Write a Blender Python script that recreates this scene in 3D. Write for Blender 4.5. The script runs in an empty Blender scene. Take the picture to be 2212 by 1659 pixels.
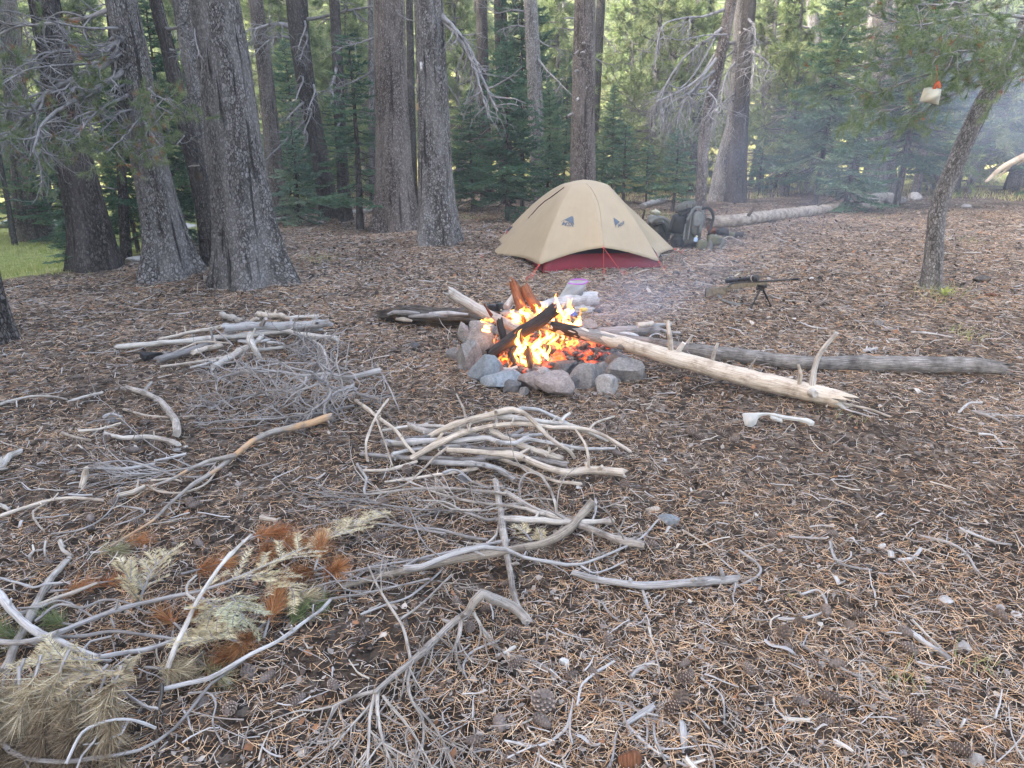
import bpy, bmesh, math, random
import numpy as np
from mathutils import Vector, Matrix
from mathutils.bvhtree import BVHTree

random.seed(11)
rng = np.random.default_rng(11)
SC = bpy.context.scene
COL = SC.collection
PI = math.pi
RAD = math.radians

# ------------------------------------------------------------------ camera
F = 1580.0                      # focal length in units of a 2212 x 1659 frame
CU, CV = 1106.0, 829.5
CAM_H = 1.6
PITCH = RAD(18.6)
cam_d = bpy.data.cameras.new('camera')
cam = bpy.data.objects.new('camera', cam_d)
COL.objects.link(cam)
cam.location = (0, 0, CAM_H)
cam.rotation_euler = (PI / 2 - PITCH, 0, 0)
cam_d.sensor_width = 36
cam_d.lens = 36 * F / 2212
cam_d.clip_start = 0.05
cam_d.clip_end = 1000
SC.camera = cam

# ------------------------------------------------------------------ sky, sun, exposure
SUN_EL, SUN_AZ = RAD(32), RAD(250)          # azimuth: 0 = +Y (away from camera), clockwise
world = bpy.data.worlds.new('World')
SC.world = world
world.use_nodes = True
wn = world.node_tree
sky = wn.nodes.new('ShaderNodeTexSky')
sky.sky_type = 'NISHITA'
sky.sun_disc = False
sky.sun_elevation = SUN_EL
sky.sun_rotation = SUN_AZ
sky.air_density = 1.0
sky.dust_density = 6.0
sky.ozone_density = 0.4
wn.links.new(sky.outputs[0], wn.nodes['Background'].inputs[0])
wn.nodes['Background'].inputs[1].default_value = 0.15
sun_d = bpy.data.lights.new('sun', 'SUN')
sun_d.energy = 3.4
sun_d.angle = RAD(1.0)
sun_d.color = (1.0, 0.95, 0.88)
sun = bpy.data.objects.new('sun', sun_d)
COL.objects.link(sun)
sdir = Vector((math.sin(SUN_AZ) * math.cos(SUN_EL), math.cos(SUN_AZ) * math.cos(SUN_EL), math.sin(SUN_EL)))
sun.rotation_euler = sdir.to_track_quat('Z', 'Y').to_euler()
SC.view_settings.view_transform = 'Standard'
SC.view_settings.look = 'None'
SC.view_settings.exposure = 2.68
SC.view_settings.gamma = 1.0
SC.render.engine = 'CYCLES'
SC.cycles.max_bounces = 6
SC.cycles.diffuse_bounces = 3
SC.cycles.glossy_bounces = 2
SC.cycles.transmission_bounces = 4
SC.cycles.transparent_max_bounces = 12
SC.cycles.volume_bounces = 1
SC.cycles.volume_step_rate = 1.0
SC.cycles.use_denoising = True
SC.cycles.sample_clamp_indirect = 4.0

# ------------------------------------------------------------------ helpers
cp_, sp_ = math.cos(PITCH), math.sin(PITCH)


def smooth(a, b, x):
    t = np.clip((x - a) / (b - a), 0, 1)
    return t * t * (3 - 2 * t)


def gz(x, y):
    """ground height"""
    x = np.asarray(x, float); y = np.asarray(y, float)
    z = 0.025 * np.sin(x * 1.1 + 0.4) * np.cos(y * 0.9 + 1.0) + 0.012 * np.sin(x * 2.7 + y * 1.9) + 0.008 * np.sin(3.9 * x - 4.3 * y)
    z = z * smooth(1.0, 3.0, y)
    z = z + 0.17 * np.exp(-((x + 1.3) / 1.5) ** 2 - ((y - 11.6) / 1.3) ** 2)
    z = z + 0.10 * np.exp(-((x + 3.7) / 1.3) ** 2 - ((y - 9.2) / 1.0) ** 2)
    z = z - 0.45 * smooth(-5.0, -8.5, x) * smooth(7.5, 11.0, y)
    z = z + 26.0 * smooth(36.0, 135.0, y) + 0.25 * smooth(22, 40, y) * np.sin(x * .35 + 1) * np.cos(y * .21)
    return z


def gzf(x, y):
    return float(gz(x, y))


def ray(u, v):
    dx = (u - CU) / F; dy = -(v - CV) / F
    return Vector((dx, cp_ + dy * sp_, -sp_ + dy * cp_))


def G(u, v, z=0.0):
    """point on the ground (plus z) that the photograph shows at u, v"""
    d = ray(u, v); g = 0.0
    for _ in range(12):
        t = (CAM_H - z - g) / (-d.z)
        x, y = d.x * t, d.y * t
        g = 0.5 * g + 0.5 * gzf(x, y)
    return Vector((x, y, g + z))


def P(u, v, Y):
    d = ray(u, v); t = Y / d.y
    return Vector((d.x * t, Y, CAM_H + d.z * t))


def mpp(p):
    return (p.y * cp_ - (p.z - CAM_H) * sp_) / F


class MB:
    """collects triangles / quads and turns them into ONE mesh object"""

    def __init__(self):
        self.v = []; self.f = []; self.uv = []; self.c = []; self.n = 0; self.mi = []

    def add(self, V, Fc, uv=None, col=None, mi=0):
        V = np.asarray(V, float).reshape(-1, 3); Fc = np.asarray(Fc, int)
        self.v.append(V); self.f.append(Fc + self.n); self.n += len(V)
        self.uv.append(np.zeros(Fc.shape + (2,)) if uv is None else np.asarray(uv, float))
        if col is None: col = (1, 1, 1)
        col = np.asarray(col, float)
        self.c.append(np.broadcast_to(col, (len(V), 3)))
        self.mi.append(np.full(len(Fc), mi, int))
        return self

    def mesh(self, name, origin=(0, 0, 0), smoothf=True):
        me = bpy.data.meshes.new(name)
        V = np.concatenate(self.v) - np.asarray(origin, float)
        me.vertices.add(len(V)); me.vertices.foreach_set('co', V.ravel())
        loops = np.concatenate([f.ravel() for f in self.f])
        sizes = np.concatenate([np.full(len(f), f.shape[1], int) for f in self.f])
        starts = np.concatenate([[0], np.cumsum(sizes)[:-1]])
        me.loops.add(len(loops)); me.loops.foreach_set('vertex_index', loops)
        me.polygons.add(len(sizes)); me.polygons.foreach_set('loop_start', starts)
        me.polygons.foreach_set('material_index', np.concatenate(self.mi))
        uvl = me.uv_layers.new(name='UVMap')
        uvl.data.foreach_set('uv', np.concatenate([u.reshape(-1, 2) for u in self.uv]).ravel())
        ca = me.color_attributes.new('Col', 'FLOAT_COLOR', 'POINT')
        C = np.concatenate(self.c); C = np.concatenate([C, np.ones((len(C), 1))], 1)
        ca.data.foreach_set('color', C.ravel())
        me.update(calc_edges=True)
        me.polygons.foreach_set('use_smooth', np.full(len(sizes), smoothf))
        me.validate()
        return me

    def build(self, name, mat, parent=None, smoothf=True, origin=None):
        o0 = Vector((0, 0, 0))
        if parent is not None:
            o0 = parent['_w'] if False else WORLD[parent.name]
        elif origin is not None:
            o0 = Vector(origin)
        me = self.mesh(name, o0, smoothf)
        for m in (mat if isinstance(mat, (list, tuple)) else [mat]):
            me.materials.append(m)
        o = bpy.data.objects.new(name, me)
        COL.objects.link(o)
        if parent is not None:
            o.parent = parent
        else:
            o.location = o0
        WORLD[o.name] = o0
        return o


WORLD = {}


def tag(o, label=None, cat=None, group=None, kind=None):
    if label: o['label'] = label
    if cat: o['category'] = cat
    if group: o['group'] = group
    if kind: o['kind'] = kind
    return o


def thing(name, label, cat, loc, group=None):
    o = bpy.data.objects.new(name, None)
    o.empty_display_size = 0.1
    COL.objects.link(o)
    o.location = loc
    WORLD[o.name] = Vector(loc)
    return tag(o, label, cat, group)


def norm(a):
    a = np.asarray(a, float)
    return a / np.maximum(np.linalg.norm(a, axis=-1, keepdims=True), 1e-9)


def catmull(pts, rad, step):
    P0 = np.array([list(p) for p in pts], float); R0 = np.array(rad, float)
    if len(P0) == 2:
        n = max(2, int(np.linalg.norm(P0[1] - P0[0]) / step) + 1)
        t = np.linspace(0, 1, n)[:, None]
        return P0[0] * (1 - t) + P0[1] * t, R0[0] * (1 - t[:, 0]) + R0[1] * t[:, 0]
    E = np.concatenate([[2 * P0[0] - P0[1]], P0, [2 * P0[-1] - P0[-2]]])
    out, ro = [], []
    for i in range(len(P0) - 1):
        a, b, c, d = E[i:i + 4]
        n = max(1, int(np.linalg.norm(c - b) / step))
        for k in range(n):
            t = k / n
            out.append(0.5 * (2 * b + (c - a) * t + (2 * a - 5 * b + 4 * c - d) * t * t + (3 * b - a - 3 * c + d) * t ** 3))
            ro.append(R0[i] * (1 - t) + R0[i + 1] * t)
    out.append(P0[-1]); ro.append(R0[-1])
    return np.array(out), np.array(ro)


def frames(Pn):
    T = norm(np.gradient(Pn, axis=0))
    n0 = np.cross(T[0], [0.13, 0.21, 0.97])
    if np.linalg.norm(n0) < 0.1: n0 = np.cross(T[0], [1, 0, 0])
    Ns = [n0 / np.linalg.norm(n0)]
    for i in range(1, len(Pn)):
        n = Ns[-1] - T[i] * np.dot(Ns[-1], T[i])
        Ns.append(n / max(np.linalg.norm(n), 1e-9))
    Ns = np.array(Ns)
    return T, Ns, np.cross(T, Ns)


def tube(mb, pts, rad, sides=8, cap=True, jag=0.0, rough=0.0, col=None, flat=1.0, mi=0, vscale=1.0, v0=None):
    Pn = np.asarray([list(p) for p in pts], float); n = len(Pn)
    rad = np.asarray(rad, float) * np.ones(n)
    T, N, B = frames(Pn)
    a = np.linspace(0, 2 * PI, sides, endpoint=False)
    R = np.repeat(rad[:, None], sides, 1)
    if rough:
        w = rng.normal(size=(n, sides)); w = (w + np.roll(w, 1, 1)) * 0.6
        if n > 2: w[1:-1] = (w[:-2] + w[2:] + 2 * w[1:-1]) * 0.35
        R = R * (1 + rough * w)
    V = Pn[:, None] + R[..., None] * (np.cos(a)[None, :, None] * N[:, None] + flat * np.sin(a)[None, :, None] * B[:, None])
    L = np.concatenate([[0], np.cumsum(np.linalg.norm(np.diff(Pn, axis=0), axis=1))]) * vscale + (rng.random() * 9 if v0 is None else v0)
    i = np.arange(n - 1)[:, None]; k = np.arange(sides)[None, :]; k2 = (k + 1) % sides
    Fq = np.stack([i * sides + k, i * sides + k2, (i + 1) * sides + k2, (i + 1) * sides + k], -1).reshape(-1, 4)
    circ = 2 * PI * rad.max() * vscale
    ua = np.broadcast_to(k / sides * circ, (n - 1, sides)); ub = np.broadcast_to((k + 1) / sides * circ, (n - 1, sides))
    La = np.broadcast_to(L[:-1, None], (n - 1, sides)); Lb = np.broadcast_to(L[1:, None], (n - 1, sides))
    uv = np.stack([np.stack([ua, La], -1), np.stack([ub, La], -1), np.stack([ub, Lb], -1), np.stack([ua, Lb], -1)], 2).reshape(-1, 4, 2)
    c = col
    if jag:
        for e, s in ((0, -1), (n - 1, 1)):
            V[e] += (T[e] * s)[None] * (rng.random((sides, 1)) ** 2 * jag * rad[e] * 2)
    mb.add(V, Fq, uv, c, mi)
    if cap:
        for e, s in ((0, -1), (n - 1, 1)):
            if rad[e] < 1e-5: continue
            ring = V[e]; ctr = ring.mean(0) - T[e] * s * rad[e] * (0.25 if jag else 0.05)
            VV = np.concatenate([ring, [ctr]])
            kk = np.arange(sides)
            tri = np.stack([kk, (kk + 1) % sides, np.full(sides, sides)], 1)
            if s < 0: tri = tri[:, ::-1]
            u3 = np.zeros((sides, 3, 2)); u3[..., 0] = rng.random() * 3; u3[:, 2, 1] = .02
            mb.add(VV, tri, u3, c, mi)
    return V


def box(mb, c, s, rot=None, mi=0, col=None, bev=0.0):
    """box with chamfered edges, centre c, size s"""
    bm = bmesh.new()
    bmesh.ops.create_cube(bm, size=1)
    bmesh.ops.scale(bm, vec=s, verts=bm.verts)
    if bev:
        bmesh.ops.bevel(bm, geom=bm.edges[:], offset=bev, segments=2, affect='EDGES', profile=0.6)
    if rot is not None: bmesh.ops.transform(bm, matrix=rot, verts=bm.verts)
    bmesh.ops.translate(bm, vec=c, verts=bm.verts)
    add_bm(mb, bm, mi, col)


def add_bm(mb, bm, mi=0, col=None):
    bm.verts.index_update()
    V = [v.co[:] for v in bm.verts]
    tris = [[v.index for v in f.verts] for f in bm.faces]
    first = True
    byk = {}
    for t in tris: byk.setdefault(len(t), []).append(t)
    base = mb.n
    for k, fs in byk.items():
        if first:
            mb.add(V, np.array(fs), None, col, mi); first = False
        else:
            mb.n -= 0
            mb.v.append(np.zeros((0, 3))); mb.f.append(np.array(fs) + base); mb.uv.append(np.zeros((len(fs), k, 2)))
            mb.c.append(np.zeros((0, 3))); mb.mi.append(np.full(len(fs), mi, int))
    bm.free()


def needles(mb, base, d, L, w, col):
    """one slim triangle per needle"""
    base = np.asarray(base, float); n = len(base)
    d = norm(d)
    side = norm(np.cross(d, norm(rng.normal(size=(n, 3))))) * (np.asarray(w) * np.ones(n))[:, None] * 0.5
    tip = base + d * (np.asarray(L) * np.ones(n))[:, None]
    V = np.stack([base - side, base + side, tip], 1).reshape(-1, 3)
    Fc = np.arange(3 * n).reshape(-1, 3)
    col = np.repeat(np.broadcast_to(np.asarray(col, float), (n, 3)), 3, 0)
    mb.add(V, Fc, None, col)


def tufts(mb, pos, axis, n, L, w, spread, cols, back=0.0):
    """brush-like needle clusters; pos, axis: (N,3)"""
    pos = np.asarray(pos, float); axis = norm(axis); N = len(pos)
    if N == 0: return
    A = np.repeat(axis, n, 0); B = np.repeat(pos, n, 0)
    pr = norm(np.cross(A, norm(rng.normal(size=A.shape))))
    th = np.abs(rng.normal(size=(N * n, 1))) * spread + 0.12
    d = A * np.cos(th) + pr * np.sin(th)
    B = B - A * (rng.random((N * n, 1)) * back)
    cols = np.asarray(cols, float)
    base_c = cols[rng.integers(0, len(cols), N)]
    c = np.repeat(base_c, n, 0) * (0.75 + 0.5 * rng.random((N * n, 1)))
    needles(mb, B, d, L * (0.7 + 0.5 * rng.random(N * n)), w, c)


def grow(p, d, L, seg=6, curl=0.35, up=0.0, zmin=None, r=0.004):
    p = np.array(p, float); d = norm(np.array(d, float)); out = [p.copy()]
    bend = rng.normal(size=3) * curl * 0.6
    for _ in range(seg):
        d = norm(d + rng.normal(size=3) * curl * 0.45 + bend * 0.5 + np.array([0, 0, up]))
        p = p + d * L / seg
        if zmin is not None:
            g = gzf(p[0], p[1]) + zmin + r
            if p[2] < g: p[2] = g
        out.append(p.copy())
    return np.array(out)


def twigs_on(mb, path, rads, n, L, rr, curl=0.35, bias=(0, 0, 0), along=0.8, up=0.0, zmin=None, levels=1, t0=0.1, t1=1.0, sides=5, sub=3, tips=None):
    path = np.asarray(path, float); rads = np.asarray(rads, float) * np.ones(len(path))
    T = norm(np.gradient(path, axis=0))
    for _ in range(n):
        t = (t0 + (t1 - t0) * rng.random()) * (len(path) - 1)
        i = min(int(t), len(path) - 2); f = t - i
        p = path[i] * (1 - f) + path[i + 1] * f
        r0 = min(rads[i] * 0.7, rr * (0.7 + 0.6 * rng.random()))
        pr = norm(np.cross(T[i], rng.normal(size=3)))
        d = T[i] * along + pr * (0.6 + 0.5 * rng.random()) + np.asarray(bias)
        l = L * (0.45 + 0.8 * rng.random())
        q = grow(p, d, l, 6, curl, up, zmin, r0)
        rq = np.linspace(r0, r0 * 0.35, len(q))
        tube(mb, q, rq, sides, cap=False)
        if tips is not None: tips.append((q[-1], q[-1] - q[-2], q))
        if levels > 1:
            twigs_on(mb, q, rq, sub, L * 0.5, rr * 0.6, curl, bias, along, up, zmin, levels - 1, 0.2, 1.0, 4, max(1, sub - 1), tips)


# ------------------------------------------------------------------ material helpers
def mat_new(name):
    m = bpy.data.materials.new(name)
    m.use_nodes = True
    nt = m.node_tree
    b = nt.nodes['Principled BSDF']

    def N(t, inp=None, **at):
        n = nt.nodes.new(t)
        for k, v in at.items(): setattr(n, k, v)
        for k, v in (inp or {}).items():
            if isinstance(v, bpy.types.NodeSocket): nt.links.new(v, n.inputs[k])
            else: n.inputs[k].default_value = v
        return n
    return m, nt, b, N


def rgba(c, a=1.0):
    return (c[0], c[1], c[2], a)


def ramp(N, fac, stops, interp='LINEAR'):
    r = N('ShaderNodeValToRGB', {0: fac})
    r.color_ramp.interpolation = interp
    el = r.color_ramp.elements
    while len(el) < len(stops): el.new(0.5)
    for e, (p, c) in zip(el, stops):
        e.position = p; e.color = rgba(c) if len(c) == 3 else c
    return r.outputs[0]


def mix(N, f, a, b, mode='MIX'):
    m = N('ShaderNodeMix', data_type='RGBA', blend_type=mode)
    nt = m.id_data
    for i, v in ((0, f), (6, a), (7, b)):
        if isinstance(v, bpy.types.NodeSocket): nt.links.new(v, m.inputs[i])
        else: m.inputs[i].default_value = v if i == 0 else rgba(v)
    return m.outputs[2]


def mapping(N, vec, scale, loc=(0, 0, 0)):
    return N('ShaderNodeMapping', {'Vector': vec, 'Scale': scale, 'Location': loc}).outputs[0]


def noise(N, vec, scale, detail=4, rough=0.6, dist=0.0):
    return N('ShaderNodeTexNoise', {'Vector': vec, 'Scale': scale, 'Detail': detail, 'Roughness': rough, 'Distortion': dist}).outputs[0]


def bump(N, nt, b, h, strength=0.5, dist=0.01):
    bp = N('ShaderNodeBump', {'Height': h, 'Strength': strength, 'Distance': dist})
    nt.links.new(bp.outputs[0], b.inputs['Normal'])


def mat_plain(name, col, rough=0.7, var=0.25, scale=8.0, spec=0.3, bmp=0.2, bd=0.004):
    m, nt, b, N = mat_new(name)
    tc = N('ShaderNodeTexCoord').outputs['Object']
    n1 = noise(N, tc, scale, 6, 0.65)
    lo = [c * (1 - var) for c in col]; hi = [min(1, c * (1 + var)) for c in col]
    nt.links.new(ramp(N, n1, [(0.3, lo), (0.7, hi)]), b.inputs['Base Color'])
    b.inputs['Roughness'].default_value = rough
    b.inputs['Specular IOR Level'].default_value = spec
    if bmp: bump(N, nt, b, noise(N, tc, scale * 6, 4, 0.6), bmp, bd)
    return m


def mat_wood(name, light, midc, dark, spots=0.25, tint=None, tint_amt=0.0, bmp=0.6, fleck=0.35):
    m, nt, b, N = mat_new(name)
    uv = N('ShaderNodeTexCoord').outputs['UV']
    ob = N('ShaderNodeTexCoord').outputs['Object']
    g = noise(N, mapping(N, uv, (160, 7, 1)), 1.0, 5, 0.65, 0.4)
    big = noise(N, ob, 9.0, 4, 0.6)
    c = ramp(N, g, [(0.28, dark), (0.48, midc), (0.72, light)])
    c2 = ramp(N, g, [(0.25, [x * .55 for x in dark]), (0.5, dark), (0.75, midc)])
    mk = ramp(N, big, [(0.58 - spots * .3, (0, 0, 0)), (0.72, (1, 1, 1))])
    c = mix(N, mk, c, c2)
    fk = ramp(N, noise(N, mapping(N, uv, (150, 70, 1)), 1.0, 3, 0.6), [(0.60, (0, 0, 0)), (0.68, (1, 1, 1))])
    c = mix(N, N('ShaderNodeMath', {0: fk, 1: fleck}, operation='MULTIPLY').outputs[0], c, [x * .45 for x in dark])
    if tint is not None:
        t = ramp(N, noise(N, ob, 5.0, 3, 0.5), [(0.5, (0, 0, 0)), (0.6, (1, 1, 1))])
        tm = N('ShaderNodeMath', {0: t, 1: tint_amt}, operation='MULTIPLY').outputs[0]
        c = mix(N, tm, c, tint)
    oi = N('ShaderNodeObjectInfo').outputs['Random']
    v = N('ShaderNodeMapRange', {0: oi, 3: 0.8, 4: 1.18}).outputs[0]
    hs = N('ShaderNodeHueSaturation', {'Value': v, 'Color': c})
    nt.links.new(hs.outputs[0], b.inputs['Base Color'])
    b.inputs['Roughness'].default_value = 0.75
    b.inputs['Specular IOR Level'].default_value = 0.25
    crack = noise(N, mapping(N, uv, (55, 3, 1)), 1.0, 3, 0.6)
    h = N('ShaderNodeMath', {0: g, 1: crack}, operation='ADD').outputs[0]
    bump(N, nt, b, h, bmp, 0.006)
    return m


def mat_bark(name, light, midc, dark, su=34, sv=20, furrow=0.5):
    m, nt, b, N = mat_new(name)
    uv = N('ShaderNodeTexCoord').outputs['UV']
    wob = N('ShaderNodeTexNoise', {'Vector': mapping(N, uv, (9, 6, 1)), 'Scale': 1.0, 'Detail': 3}).outputs[1]
    vec = N('ShaderNodeMixRGB', {0: 0.06, 1: uv, 2: wob}).outputs[0]
    fl = N('ShaderNodeTexVoronoi', {'Vector': mapping(N, vec, (su, sv, 1)), 'Scale': 1.0, 'Randomness': 1.0}, feature='F1')
    edge = N('ShaderNodeTexVoronoi', {'Vector': mapping(N, vec, (su, sv, 1)), 'Scale': 1.0}, feature='DISTANCE_TO_EDGE').outputs[0]
    fine = noise(N, mapping(N, uv, (90, 45, 1)), 1.0, 4, 0.7)
    big = noise(N, mapping(N, uv, (3.5, 1.0, 1)), 1.0, 4, 0.6)
    fur = noise(N, mapping(N, uv, (13, 1.1, 1)), 1.0, 3, 0.55, 0.3)
    sepc = N('ShaderNodeSeparateColor', {0: fl.outputs[1]}).outputs[0]
    a1 = N('ShaderNodeMath', {0: sepc, 1: fine}, operation='ADD').outputs[0]
    a2 = N('ShaderNodeMath', {0: a1, 1: 0.5}, operation='MULTIPLY').outputs[0]
    c = ramp(N, a2, [(0.22, dark), (0.48, midc), (0.78, light)])
    e = ramp(N, edge, [(0.0, (0, 0, 0)), (0.16, (1, 1, 1))])
    c = mix(N, e, [x * .35 for x in dark], c)
    c = mix(N, ramp(N, big, [(0.42, (0, 0, 0)), (0.62, (0.75, 0.75, 0.75))]), c, mix(N, 0.5, c, [x * 1.15 for x in light]))
    fr = ramp(N, fur, [(0.33, (1, 1, 1)), (0.42, (0, 0, 0))])
    fm = N('ShaderNodeMath', {0: fr, 1: furrow}, operation='MULTIPLY').outputs[0]
    c = mix(N, fm, c, [x * .3 for x in dark])
    oi = N('ShaderNodeObjectInfo').outputs['Random']
    v = N('ShaderNodeMapRange', {0: oi, 3: 0.85, 4: 1.15}).outputs[0]
    hs = N('ShaderNodeHueSaturation', {'Value': v, 'Color': c})
    nt.links.new(hs.outputs[0], b.inputs['Base Color'])
    b.inputs['Roughness'].default_value = 0.9
    b.inputs['Specular IOR Level'].default_value = 0.15
    h1 = N('ShaderNodeMath', {0: e, 1: 0.6}, operation='MULTIPLY').outputs[0]
    h2 = N('ShaderNodeMath', {0: h1, 1: a2}, operation='ADD').outputs[0]
    h3 = N('ShaderNodeMath', {0: h2, 1: fm}, operation='SUBTRACT').outputs[0]
    bump(N, nt, b, h3, 0.9, 0.02)
    return m


def mat_leaf(name, rough=0.6, transl=0.3, gain=1.0):
    m, nt, b, N = mat_new(name)
    a = N('ShaderNodeAttribute', attribute_name='Col')
    c = a.outputs[0]
    if gain != 1.0:
        c = N('ShaderNodeHueSaturation', {'Value': gain, 'Color': c}).outputs[0]
    nt.links.new(c, b.inputs['Base Color'])
    b.inputs['Roughness'].default_value = rough
    b.inputs['Specular IOR Level'].default_value = 0.25
    if transl:
        t = N('ShaderNodeBsdfTranslucent', {0: c})
        mx = N('ShaderNodeMixShader', {0: transl})
        nt.links.new(b.outputs[0], mx.inputs[1]); nt.links.new(t.outputs[0], mx.inputs[2])
        nt.links.new(mx.outputs[0], nt.nodes['Material Output'].inputs[0])
    return m


def mat_stone(name, base, dark, light):
    m, nt, b, N = mat_new(name)
    ob = N('ShaderNodeTexCoord').outputs['Object']
    n1 = noise(N, ob, 14, 8, 0.7); n2 = noise(N, ob, 70, 4, 0.7); n3 = noise(N, ob, 5, 4, 0.6, 0.6)
    s = N('ShaderNodeMath', {0: n1, 1: n2}, operation='ADD').outputs[0]
    s = N('ShaderNodeMath', {0: s, 1: 0.5}, operation='MULTIPLY').outputs[0]
    c = ramp(N, s, [(0.33, dark), (0.5, base), (0.66, light)])
    c = mix(N, ramp(N, n3, [(0.5, (0, 0, 0)), (0.66, (0.8, 0.8, 0.8))]), c, [x * .5 for x in dark])
    oi = N('ShaderNodeObjectInfo').outputs['Random']
    v = N('ShaderNodeMapRange', {0: oi, 3: 0.75, 4: 1.2}).outputs[0]
    hs = N('ShaderNodeHueSaturation', {'Value': v, 'Color': c})
    nt.links.new(hs.outputs[0], b.inputs['Base Color'])
    b.inputs['Roughness'].default_value = 0.85
    bump(N, nt, b, s, 0.7, 0.012)
    return m


# ------------------------------------------------------------------ materials
BARK = {
    'grey': mat_bark('bark_grey', (0.36, 0.345, 0.335), (0.215, 0.20, 0.19), (0.075, 0.067, 0.063), 46, 27, .85),
    'brown': mat_bark('bark_brown', (0.335, 0.295, 0.27), (0.21, 0.175, 0.155), (0.08, 0.063, 0.055), 46, 27, .75),
    'dark': mat_bark('bark_dark', (0.17, 0.155, 0.148), (0.09, 0.079, 0.073), (0.034, 0.03, 0.028), 46, 24),
    'pale': mat_bark('bark_pale', (0.40, 0.385, 0.375), (0.27, 0.255, 0.245), (0.11, 0.10, 0.095), 46, 27),
    'fir': mat_bark('bark_fir', (0.17, 0.16, 0.15), (0.10, 0.09, 0.082), (0.04, 0.035, 0.03), 22, 8, 0.8),
}
WOOD = {
    'silver': mat_wood('wood_silver', (0.58, 0.57, 0.565), (0.40, 0.385, 0.375), (0.16, 0.143, 0.13), 0.3),
    'white': mat_wood('wood_white', (0.66, 0.63, 0.58), (0.47, 0.435, 0.39), (0.22, 0.18, 0.15), 0.3),
    'tan': mat_wood('wood_tan', (0.66, 0.59, 0.505), (0.46, 0.395, 0.325), (0.19, 0.15, 0.115), 0.3),
    'grey': mat_wood('wood_grey', (0.40, 0.38, 0.37), (0.26, 0.24, 0.225), (0.11, 0.095, 0.085)),
    'twig': mat_wood('wood_twig', (0.46, 0.44, 0.43), (0.30, 0.28, 0.265), (0.13, 0.115, 0.105), 0.3),
    'speck': mat_wood('wood_speckled', (0.58, 0.54, 0.49), (0.38, 0.34, 0.30), (0.13, 0.11, 0.095), 0.5, fleck=.9),
    'brown': mat_wood('wood_brown', (0.46, 0.40, 0.33), (0.28, 0.235, 0.185), (0.10, 0.08, 0.063), 0.5, fleck=.5),
    'orange': mat_wood('wood_peeling', (0.44, 0.41, 0.37), (0.29, 0.26, 0.23), (0.12, 0.10, 0.085), 0.4, (0.58, 0.34, 0.16), 0.7),
    'log': mat_wood('wood_log', (0.74, 0.69, 0.61), (0.55, 0.47, 0.38), (0.27, 0.20, 0.145), 0.25),
    'rot': mat_wood('wood_rotten', (0.26, 0.235, 0.205), (0.075, 0.063, 0.053), (0.018, 0.015, 0.013), 0.75, (0.22, 0.13, 0.06), 0.25, 1.0),
    'char': mat_wood('wood_charred', (0.075, 0.06, 0.055), (0.03, 0.024, 0.022), (0.008, 0.007, 0.007), 0.3, None, 0, 1.0),
    'redbark': mat_wood('wood_redbark', (0.30, 0.14, 0.07), (0.17, 0.07, 0.035), (0.06, 0.025, 0.015), 0.4),
    'deadlimb': mat_wood('wood_dead_limb', (0.42, 0.41, 0.41), (0.26, 0.25, 0.25), (0.10, 0.093, 0.09), 0.4),
}
LEAF = mat_leaf('foliage', 0.55, 0.3)
NEEDLE_MAT = mat_leaf('dry_needles', 0.7, 0.12)
CHIP_MAT = mat_leaf('litter_flakes', 0.85, 0.0)
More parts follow.
